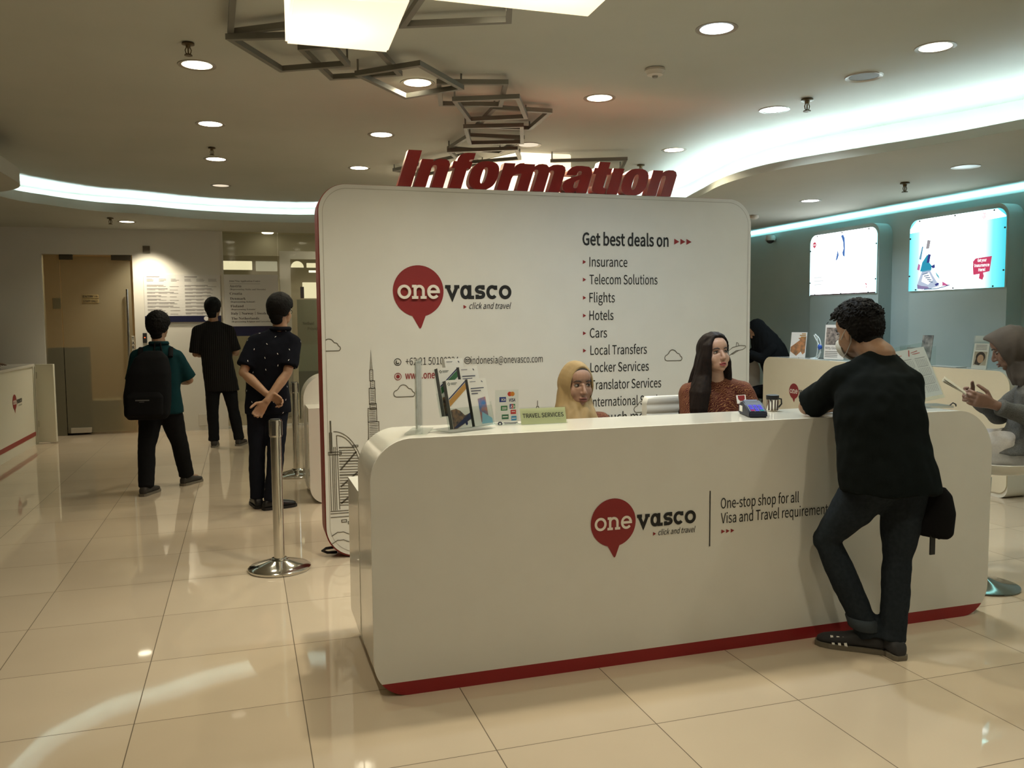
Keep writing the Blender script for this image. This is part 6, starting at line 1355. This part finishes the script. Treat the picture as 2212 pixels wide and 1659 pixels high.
for s in (-1, 1): tube(bm, [Hm @ V3((s*0.031+0.021*math.cos(a), 0.088, 0.0+0.016*math.sin(a))) for a in np.linspace(0, 2*PI, 18, endpoint=False)], 0.0016, 6, True); tube(bm, [Hm @ V3((s*0.052, 0.087, 0.004)), Hm @ V3((s*0.080, -0.005, 0.008))], 0.0016, 6)
tube(bm, [Hm @ V3((-0.010, 0.090, 0.004)), Hm @ V3((0.010, 0.090, 0.004))], 0.0016, 6); obj('glasses', bm, DARK, root)

def fleck_print(root, n, gap, seed=4):
    sh = [o for o in root.children if o.name.startswith('shirt')][0]; me = sh.data; rnd = random.Random(seed); pts = []; bm = NB(); idx = list(range(len(me.vertices))); rnd.shuffle(idx)
    for i in idx:
        v = me.vertices[i]
        if all((v.co-p).length > gap for p in pts):
            pts.append(v.co.copy()); nn = v.normal; a = V3((rnd.uniform(-0.9, 0.9), rnd.uniform(-0.5, 0.5), 1)); a = (a-nn*a.dot(nn)).normalized(); b_ = a.cross(nn); c = v.co+nn*0.002
            bm.faces.new([bm.verts.new(c+a*x+b_*y) for x, y in ((0.008, 0.0), (0.003, 0.0028), (-0.007, 0.002), (-0.008, -0.001), (0.0, -0.0028))])
            if len(pts) >= n: break
    obj('fleck_print', bm, PAPER, sh)
fleck_print(root, 90, 0.085)

# man with the backpack
SK3 = skin('olive_skin', (0.30, 0.17, 0.10))
Q = dict(head=(-0.700, 7.955, 1.432), yaw=14, pitch=4, hs=0.96, N=(-0.700, 7.925, 1.285), C=(-0.715, 7.925, 1.07), W=(-0.715, 7.93, 0.90), P=(-0.712, 7.94, 0.78), ch=8, girth=1.05, shirt=1.04, hem=0.10, sr=1.12, sleeve=0.92, collar=True,
         SL=(-0.870, 7.945, 1.175), EL=(-0.925, 8.0, 0.95), WL=(-0.86, 8.20, 0.93), SR=(-0.565, 7.925, 1.170), ER=(-0.468, 7.985, 0.965), WR=(-0.535, 8.19, 0.935), handL=dict(d=(0.5, 0.7, 0.2), curl=0.9), handR=dict(d=(-0.6, 0.7, 0.2), curl=0.9),
         HL=(-0.780, 7.935, 0.73), KL=(-0.825, 7.885, 0.40), AL=(-0.835, 7.795, 0.08), TL=(0.42, 1.0), HR=(-0.640, 7.945, 0.73), KR=(-0.575, 8.06, 0.40), AR=(-0.530, 8.175, 0.10), TR=(0.55, 0.8), leg=1.10, voxel=0.006)
root, Hm = human('man in a dark teal shirt carrying a black backpack, walking', Q, SK3, cloth('dark_teal_cloth', (0.006, 0.030, 0.035)), cloth('black_trousers', (0.010, 0.010, 0.011)), mat('brown_black_shoe', (0.03, 0.025, 0.02), 0.6), SOLE)
hair_cap(root, Hm, HAIR, 0.030, 0.005, 90, 0.5, -0.80, curls=40); face_parts(root, Hm, (0.25, 0.11, 0.09))
t = thing('backpack', 'black backpack with a pale printed strip on the walking man in teal', 'backpack', (-0.79, 7.72, 0.7))
NYL = cloth('black_nylon', (0.009, 0.009, 0.010)); bm = NB(); ax, ay = hvec(8)
ring_loft(bm, [(V3((-0.79, 7.71, 0.660)), ax, 0.150, ay, 0.07), (V3((-0.79, 7.70, 0.70)), ax, 0.178, ay, 0.095), (V3((-0.785, 7.70, 0.86)), ax, 0.185, ay, 0.11), (V3((-0.765, 7.71, 1.05)), ax, 0.172, ay, 0.10), (V3((-0.745, 7.74, 1.18)), ax, 0.13, ay, 0.075), (V3((-0.735, 7.75, 1.235)), ax, 0.07, ay, 0.04)], 28, 3.0)
me = fuse(bm, 0.009, 3, 'main_bag'); folds(me, 0.004, 8); put('main_bag', me, NYL, t)
bm = NB(); ring_loft(bm, [(V3((-0.80, 7.615, 0.69)), ax, 0.12, ay, 0.02), (V3((-0.80, 7.60, 0.71)), ax, 0.145, ay, 0.035), (V3((-0.795, 7.60, 0.86)), ax, 0.145, ay, 0.035), (V3((-0.79, 7.615, 0.90)), ax, 0.11, ay, 0.02)], 24, 3.2); me = fuse(bm, 0.008, 2, 'front_pocket'); put('front_pocket', me, NYL, t)
bm = NB(); F = framed((-0.855, 7.558, 0.822), (1, -0.14, 0), (0, 0, 1)); stroke(bm, F, [(-0.01, 0.012), (0.10, 0.012)], 0.010); stroke(bm, F, [(0.02, -0.002), (0.06, -0.002)], 0.004); obj('printed_strip', bm, mat('grey_print_on_bag', (0.10, 0.10, 0.10), 0.6), t)
bm = NB(); tube(bm, [(-0.73, 7.80, 1.225), (-0.72, 7.80, 1.30), (-0.68, 7.82, 1.30), (-0.67, 7.80, 1.225)], 0.008, 8)
for xs in (-0.84, -0.60): tube(bm, [(xs, 7.80, 1.18), (xs, 7.88, 1.255), (xs, 8.00, 1.22), (xs, 8.06, 1.05), (xs-0.02, 7.96, 0.85), (xs-0.03, 7.80, 0.78)], 0.020, 8, flat=((0, 0.4, 1), 0.5))
obj('shoulder_strap', bm, NYL, t, smooth=60)

# man reading the notices
STR = cloth('black_striped_cloth', (0.011, 0.010, 0.010)); nt, b = nodes(STR)
src = b.inputs['Base Color'].links[0].from_socket; tc = nt.nodes.new('ShaderNodeTexCoord'); wv = nt.nodes.new('ShaderNodeTexWave'); wv.inputs['Scale'].default_value = 14; mx = nt.nodes.new('ShaderNodeMix'); mx.data_type = 'RGBA'
lt = nt.nodes.new('ShaderNodeMath'); lt.operation = 'GREATER_THAN'; lt.inputs[1].default_value = 0.92; nt.links.new(tc.outputs['Object'], wv.inputs['Vector']); nt.links.new(wv.outputs['Fac'], lt.inputs[0]); nt.links.new(lt.outputs[0], mx.inputs[0]); nt.links.new(src, mx.inputs[6]); mx.inputs[7].default_value = (0.03, 0.028, 0.026, 1); nt.links.new(mx.outputs[2], b.inputs['Base Color'])
Q = dict(head=(-0.330, 10.62, 1.632), yaw=16, pitch=-4, N=(-0.335, 10.60, 1.475), C=(-0.330, 10.60, 1.24), W=(-0.305, 10.60, 1.05), P=(-0.285, 10.60, 0.88), ch=4, girth=1.02, shirt=1.06, hem=0.22, sr=1.14, sleeve=0.95, leg=1.05,
         SL=(-0.505, 10.60, 1.365), EL=(-0.545, 10.62, 1.10), WL=(-0.42, 10.84, 1.08), SR=(-0.165, 10.59, 1.365), ER=(-0.105, 10.60, 1.12), WR=(-0.125, 10.80, 1.085), handL=dict(d=(0.7, 0.6, 0), curl=0.5), handR=dict(d=(0.35, 0.6, 0.1), n=(-1, 0, 0), curl=0.3),
         HL=(-0.360, 10.60, 0.82), KL=(-0.375, 10.59, 0.44), AL=(-0.370, 10.58, 0.085), TL=(0.05, 1), HR=(-0.205, 10.60, 0.82), KR=(-0.145, 10.62, 0.44), AR=(-0.085, 10.60, 0.085), TR=(0.35, 1.0), voxel=0.0065)
root, Hm = human('man in a black striped shirt standing before the notice boards', Q, SK3, STR, cloth('black_trousers', (0.010, 0.010, 0.011)), mat('dark_brown_shoe', (0.025, 0.018, 0.013), 0.6), SOLE)
hair_cap(root, Hm, HAIR, 0.020, 0.002, 60, 0.55, -0.75); face_parts(root, Hm, (0.25, 0.11, 0.09))

# two staff members seated behind the counter
def batik(name, c1, c2, c3, scale):
    """patterned cloth: red ground, gold scrolls, dark lattice"""
    M_ = mat(name, c1, 0.8, spec=0.25); nt, b = nodes(M_); tc = nt.nodes.new('ShaderNodeTexCoord'); nz = nt.nodes.new('ShaderNodeTexNoise'); nz.inputs['Scale'].default_value = scale*0.35; nz.inputs['Detail'].default_value = 2
    mxv = nt.nodes.new('ShaderNodeMix'); mxv.data_type = 'RGBA'; mxv.inputs[0].default_value = 0.22; vo = nt.nodes.new('ShaderNodeTexVoronoi'); vo.inputs['Scale'].default_value = scale; wv = nt.nodes.new('ShaderNodeTexWave'); wv.wave_type = 'RINGS'; wv.inputs['Scale'].default_value = scale*0.32; wv.inputs['Distortion'].default_value = 9; wv.inputs['Detail'].default_value = 2
    nt.links.new(tc.outputs['Object'], mxv.inputs[6]); nt.links.new(tc.outputs['Object'], nz.inputs['Vector']); nt.links.new(nz.outputs['Color'], mxv.inputs[7]); nt.links.new(mxv.outputs[2], vo.inputs['Vector']); nt.links.new(tc.outputs['Object'], wv.inputs['Vector'])
    r1 = nt.nodes.new('ShaderNodeValToRGB'); r1.color_ramp.elements[0].position = 0.10; r1.color_ramp.elements[0].color = (*c2, 1); r1.color_ramp.elements[1].position = 0.2; r1.color_ramp.elements[1].color = (*c1, 1); e = r1.color_ramp.elements.new(0.75); e.color = (*c3, 1)
    gt = nt.nodes.new('ShaderNodeMath'); gt.operation = 'GREATER_THAN'; gt.inputs[1].default_value = 0.86; m2 = nt.nodes.new('ShaderNodeMix'); m2.data_type = 'RGBA'; m2.inputs[7].default_value = (*c2, 1)
    nt.links.new(vo.outputs['Distance'], r1.inputs[0]); nt.links.new(wv.outputs['Fac'], gt.inputs[0]); nt.links.new(gt.outputs[0], m2.inputs[0]); nt.links.new(r1.outputs[0], m2.inputs[6]); nt.links.new(m2.outputs[2], b.inputs['Base Color']); return M_
BAT = batik('red_gold_batik', (0.095, 0.016, 0.010), (0.23, 0.11, 0.045), (0.045, 0.009, 0.007), 150)
TROU = cloth('dark_skirt_cloth', (0.02, 0.015, 0.015))
SKF1 = skin('brown_skin', (0.29, 0.165, 0.115)); SKF2 = skin('fair_brown_skin', (0.40, 0.235, 0.165))
def staff_stool(x, y, label):
    t = thing('staff_stool', label, 'stool', (x, y, 0), 'staff stools behind the counter')
    bm = NB(); lathe(bm, [(0, 0.36), (0.18, 0.36), (0.20, 0.375), (0.20, 0.40), (0.17, 0.415), (0, 0.415)], (x, y, 0), 28); obj('seat', bm, DARK, t, smooth=40)
    bm = NB(); tube(bm, [(x, y, 0.02), (x, y, 0.37)], 0.025, 12); obj('column', bm, CHROME, t)
    bm = NB(); lathe(bm, [(0, 0), (0.2, 0), (0.2, 0.01), (0.04, 0.03), (0, 0.03)], (x, y, 0), 28); obj('foot', bm, CHROME, t)
def seated(x, y, z): return dict(HL=(x+0.085, y, z-0.02), HR=(x-0.085, y, z-0.02), KL=(x+0.10, y-0.36, z), KR=(x-0.10, y-0.36, z), AL=(x+0.10, y-0.36, 0.085), AR=(x-0.10, y-0.36, 0.085), TL=(0.1, -1), TR=(-0.1, -1))
staff_stool(1.755, 4.50, 'black round staff stool under the woman in the tan hijab')
Q = dict(head=(1.782, 4.440, 1.107), yaw=178, pitch=2, roll=0, hs=1.07, female=True, N=(1.765, 4.475, 0.940), C=(1.765, 4.475, 0.75), P=(1.755, 4.50, 0.50), ch=184, girth=0.95, hem=0.04, sleeve=1.8, sr=1.05,
         SL=(1.925, 4.445, 0.872), EL=(1.985, 4.31, 0.70), WL=(1.86, 4.03, 0.79), SR=(1.600, 4.475, 0.872), ER=(1.555, 4.33, 0.70), WR=(1.66, 4.03, 0.79), voxel=0.0036, sm=4)
Q.update(seated(1.755, 4.50, 0.48)); root, Hm = human('woman in a tan hijab seated behind the counter', Q, SKF1, BAT, TROU, BLK, BLKS)
face_parts(root, Hm, (0.20, 0.075, 0.07), gaze=(-0.0035, 0))
TAN = mottled('tan_hijab_cloth', (0.27, 0.185, 0.085), (0.24, 0.165, 0.075), 10, 0.8)
cr, cf = hvec(184)
hijab(root, Hm, TAN, [((1.775, 4.475, 1.12), cr, 0.085, cf, 0.070), ((1.772, 4.47, 1.06), cr, 0.094, cf, 0.078), ((1.770, 4.455, 1.00), cr, 0.104, cf, 0.094), ((1.768, 4.445, 0.95), cr, 0.120, cf, 0.112), ((1.765, 4.44, 0.90), cr, 0.148, cf, 0.132), ((1.765, 4.435, 0.82), cr, 0.172, cf, 0.150), ((1.765, 4.43, 0.74), cr, 0.165, cf, 0.148)], 0.005, peak=0.008, fold=0.007)
bm = NB(); tube(bm, [Hm @ V3((0.060*math.cos(a), 0.058-0.02*(1-math.sin(a)), -0.008+0.090*math.sin(a))) for a in np.linspace(0.30, PI-0.30, 18)], 0.0105, 8); obj('under_scarf', bm, mat('black_underscarf', (0.012, 0.011, 0.012), 0.8), root, smooth=60)

Q = dict(head=(2.668, 4.455, 1.262), yaw=181, pitch=-7, roll=3, hs=1.0, female=True, N=(2.695, 4.500, 1.098), C=(2.715, 4.505, 0.89), P=(2.72, 4.52, 0.53), ch=190, girth=0.95, hem=0.04, sleeve=1.8, sr=1.08,
         SL=(2.862, 4.46, 1.025), EL=(2.945, 4.36, 0.76), WL=(2.84, 4.05, 0.79), SR=(2.540, 4.515, 1.020), ER=(2.480, 4.42, 0.75), WR=(2.60, 4.07, 0.79), voxel=0.0036, sm=4)
Q.update(seated(2.72, 4.52, 0.50)); root, Hm = human('woman with long dark hair and a red patterned blouse behind the counter', Q, SKF2, BAT, TROU, BLK, BLKS)
face_parts(root, Hm, (0.27, 0.05, 0.05), gaze=(-0.002, 0.001))
HAIR2 = mottled('dark_brown_hair', (0.007, 0.0045, 0.004), (0.013, 0.0075, 0.006), 60, 0.6, spec=0.12)
bm = NB(); Hr = Hm.to_3x3(); X_, Y_, Zl = Hr @ V3((1, 0, 0)), Hr @ V3((0, 1, 0)), Hr @ V3((0, 0, 1))
bmesh.ops.create_icosphere(bm, subdivisions=5, radius=1.0)
for v in bm.verts:
    d = v.co.normalized(); line = -0.9 if d.y < 0.10 else -0.9+1.50*sstep(0.10, 0.50, d.y)
    k = sstep(line-0.04, line+0.10, d.z); L = V3((0.078*d.x, 0.098*d.y, 0.092*d.z)).length
    v.co = Hm @ (V3((0, -0.012, 0.022))+d*(L*0.80+(L*0.20+0.016-0.005*math.exp(-(d.x/0.05)**2)*max(0, d.z))*k))
def lockc(pts, rx, ry): ring_loft(bm, [(p, a, x_, b_, y_) for (p, a, b_), x_, y_ in zip(pts, rx, ry)], 18, 2.2)
xr = V3((1, 0, 0)); yr = V3((0, 1, 0))
lockc([(Hm @ V3((0.030, 0.035, 0.098)), xr, yr), (Hm @ V3((0.062, 0.020, 0.05)), xr, yr), (Hm @ V3((0.080, 0.012, -0.03)), xr, yr), (Hm @ V3((0.088, -0.01, -0.12)), xr, yr), (V3((2.555, 4.43, 1.04)), xr, yr), (V3((2.535, 4.41, 0.94)), xr, yr), (V3((2.530, 4.40, 0.80)), xr, yr)], (0.015, 0.026, 0.028, 0.040, 0.055, 0.050, 0.030), (0.03, 0.055, 0.062, 0.072, 0.08, 0.06, 0.03))
lockc([(Hm @ V3((0.0, -0.07, 0.02)), xr, yr), (Hm @ V3((0.015, -0.085, -0.07)), xr, yr), (V3((2.64, 4.565, 1.03)), xr, yr), (V3((2.62, 4.61, 0.90)), xr, yr), (V3((2.62, 4.62, 0.76)), xr, yr)], (0.075, 0.088, 0.105, 0.105, 0.08), (0.045, 0.045, 0.045, 0.04, 0.03))
lockc([(Hm @ V3((-0.060, -0.03, 0.04)), xr, yr), (Hm @ V3((-0.076, -0.02, -0.05)), xr, yr), (V3((2.765, 4.50, 1.09)), xr, yr), (V3((2.78, 4.53, 1.01)), xr, yr)], (0.024, 0.024, 0.036, 0.030), (0.05, 0.055, 0.055, 0.04))
me = fuse(bm, 0.005, 3, 'hair')
displace(me, lambda p: 0.003*noise.noise((p[0]*70, p[1]*70, p[2]*6)))
put('hair', me, HAIR2, root)
bm = NB(); BX = Matrix.Translation((2.795, 4.365, 0.99)) @ Matrix.Rotation(math.radians(12), 4, 'Z') @ Matrix.Rotation(math.radians(-12), 4, 'X')
box(bm, -0.036, 0.036, -0.002, 0.002, -0.025, 0.025, mtx=BX); bdg = obj('name_badge', bm, PAPER, root)
bm = NB(); poly(bm, lambda u, v: BX @ V3((u, -0.0026, v)), [(-0.028, 0.022), (0.028, 0.022), (0.026, 0.0), (0.012, -0.010), (-0.012, -0.010), (-0.026, 0.0)]); obj('red_badge_print', bm, RED, bdg)
bm = NB(); stroke(bm, lambda u, v: BX @ V3((u, -0.0026, v)), [(-0.018, -0.017), (0.022, -0.017)], 0.004); obj('badge_lettering', bm, mat('grey_print'), bdg)

# woman seated at the end of the counter looking at her papers
GREYK = cloth('grey_marl_knit', (0.125, 0.125, 0.120), (0.065, 0.065, 0.063), 260, 0.5)
Q = dict(head=(4.125, 3.735, 1.290), yaw=-44, pitch=24, hs=1.0, female=True, N=(4.225, 3.655, 1.125), C=(4.265, 3.64, 0.94), W=(4.235, 3.66, 0.83), P=(4.165, 3.69, 0.735), ch=-42, girth=1.12, hem=0.035, sleeve=1.92, sr=1.15, leg=1.08, shirt=1.08, fold=0.010,
         SL=(4.150, 3.545, 1.045), EL=(4.200, 3.500, 0.865), WL=(3.885, 3.600, 0.985), SR=(4.37, 3.80, 1.045), ER=(4.28, 3.93, 0.88), WR=(3.93, 3.78, 1.01), handL=dict(d=(-0.85, 0.30, 0.28), n=(0.25, 0.85, 0.2), curl=0.75), handR=dict(d=(-0.9, -0.25, 0.2), n=(-0.25, -0.85, 0.1), curl=0.6),
         HL=(4.08, 3.64, 0.72), HR=(4.20, 3.78, 0.72), KL=(3.86, 3.93, 0.70), KR=(3.96, 4.05, 0.70), AL=(3.80, 3.90, 0.33), AR=(3.92, 4.00, 0.33), voxel=0.0045, base=0.6)
root, Hm = human('woman in a grey knit top and brown hijab seated at the counter end', Q, skin('dim_brown_skin', (0.19, 0.105, 0.075)), GREYK, cloth('pale_grey_trousers', (0.40, 0.385, 0.37)), None, None)
face_parts(root, Hm, (0.14, 0.06, 0.05), gaze=(0, -0.004))
for s in 'LR': shoe(root, Q['A'+s], (-0.67, 0.74), BLK, BLKS, L=0.24, lift=0.245)
cr, cf = hvec(-42)
hijab(root, Hm, mottled('taupe_hijab_cloth', (0.075, 0.062, 0.053), (0.062, 0.052, 0.045), 10, 0.85), [((4.17, 3.695, 1.21), cr, 0.078, cf, 0.080), ((4.19, 3.685, 1.16), cr, 0.088, cf, 0.095), ((4.21, 3.675, 1.12), cr, 0.105, cf, 0.105), ((4.225, 3.665, 1.075), cr, 0.10, cf, 0.10)], 0.0055, tilt=0.10, peak=0.035, fold=0.006)
t = thing('folded_papers', 'folded pale papers held by the seated woman', 'papers', (3.70, 3.66, 1.08))
KX = Matrix.Translation((3.715, 3.665, 1.065)) @ Matrix.Rotation(math.radians(-42), 4, 'Z') @ Matrix.Rotation(math.radians(30), 4, 'Y') @ Matrix.Rotation(math.radians(4), 4, 'X')
bm = NB()
for i, a in enumerate((0, 3, 7)): box(bm, -0.105, 0.03, -0.05, 0.05, -0.001, 0.001, mtx=KX @ Matrix.Translation((0, 0, 0.003*i)) @ Matrix.Rotation(math.radians(a), 4, 'Y'))
obj('sheet', bm, mat('pale_slip_paper', (0.50, 0.46, 0.36), 0.6), t)

# woman in black beyond the backdrop
BLKC = cloth('black_veil_cloth', (0.007, 0.008, 0.009))
Q = dict(head=(5.805, 8.76, 1.325), yaw=-70, pitch=38, hs=1.02, female=True, N=(5.915, 8.76, 1.175), C=(6.00, 8.76, 0.98), W=(6.06, 8.76, 0.80), P=(6.10, 8.76, 0.62), ch=-75, girth=1.05, hem=0.10, sleeve=1.95, sr=1.15,
         SL=(5.905, 8.60, 1.11), EL=(5.80, 8.62, 0.98), WL=(5.64, 8.68, 1.06), SR=(5.95, 8.92, 1.11), ER=(5.82, 8.93, 0.98), WR=(5.66, 8.80, 1.06), handL=dict(curl=0.8), handR=dict(curl=0.8),
         HL=(6.08, 8.68, 0.58), HR=(6.10, 8.84, 0.58), KL=(5.72, 8.70, 0.58), KR=(5.72, 8.84, 0.58), AL=(5.72, 8.70, 0.085), AR=(5.72, 8.84, 0.085), TL=(-1, 0.1), TR=(-1, -0.1), voxel=0.0065)
root, Hm = human('woman in a black veil bending over the desk just past the backdrop', Q, SK1, BLKC, BLKC, BLK, BLKS)
cr, cf = hvec(-75)
hijab(root, Hm, BLKC, [((5.85, 8.76, 1.36), cr, 0.10, cf, 0.10), ((5.90, 8.76, 1.27), cr, 0.15, cf, 0.15), ((5.96, 8.76, 1.15), cr, 0.21, cf, 0.19), ((6.00, 8.76, 1.02), cr, 0.24, cf, 0.21), ((6.00, 8.76, 0.96), cr, 0.23, cf, 0.20)], 0.009, fold=0.006)
t = thing('desk_stool', 'plain stool under the woman in the black veil', 'stool', (6.10, 8.76, 0))
bm = NB(); lathe(bm, [(0, 0.45), (0.17, 0.45), (0.18, 0.47), (0.17, 0.50), (0, 0.505)], (6.10, 8.76, 0), 24); obj('seat', bm, DARK, t, smooth=40)
bm = NB(); lathe(bm, [(0.025, 0.01), (0.025, 0.46), (0, 0.46)], (6.10, 8.76, 0), 14); lathe(bm, [(0, 0), (0.17, 0), (0.17, 0.012), (0, 0.02)], (6.10, 8.76, 0), 24); obj('column', bm, CHROME, t)

# person behind the cut off counter, only a hand in view
Q = dict(head=(-3.62, 10.75, 1.60), yaw=90, N=(-3.60, 10.75, 1.44), C=(-3.60, 10.75, 1.22), P=(-3.62, 10.75, 0.90), ch=85, girth=1.0, sleeve=0.7, hem=0.08,
         SL=(-3.57, 10.92, 1.36), EL=(-3.33, 11.02, 1.14), WL=(-3.05, 11.0, 1.02), SR=(-3.57, 10.58, 1.36), ER=(-3.25, 10.60, 1.12), WR=(-2.72, 10.72, 1.035), handR=dict(d=(1, 0.12, -0.02), n=(0, 0, -1), curl=0.22, spread=1.6, s=1.05), handL=dict(n=(0, 0, -1), curl=0.3),
         HL=(-3.62, 10.83, 0.84), KL=(-3.62, 10.84, 0.46), AL=(-3.62, 10.85, 0.085), TL=(1, 0.2), HR=(-3.62, 10.67, 0.84), KR=(-3.62, 10.66, 0.46), AR=(-3.62, 10.65, 0.085), TR=(1, -0.1), voxel=0.006)
root, Hm = human('person at the cut off counter of whom only a hand shows', Q, skin('dark_brown_skin', (0.13, 0.075, 0.045)), cloth('plain_dark_shirt', (0.03, 0.03, 0.035)), cloth('black_trousers', (0.010, 0.010, 0.011)), BLK, BLKS)
hair_cap(root, Hm, HAIR); face_parts(root, Hm, (0.2, 0.09, 0.07))
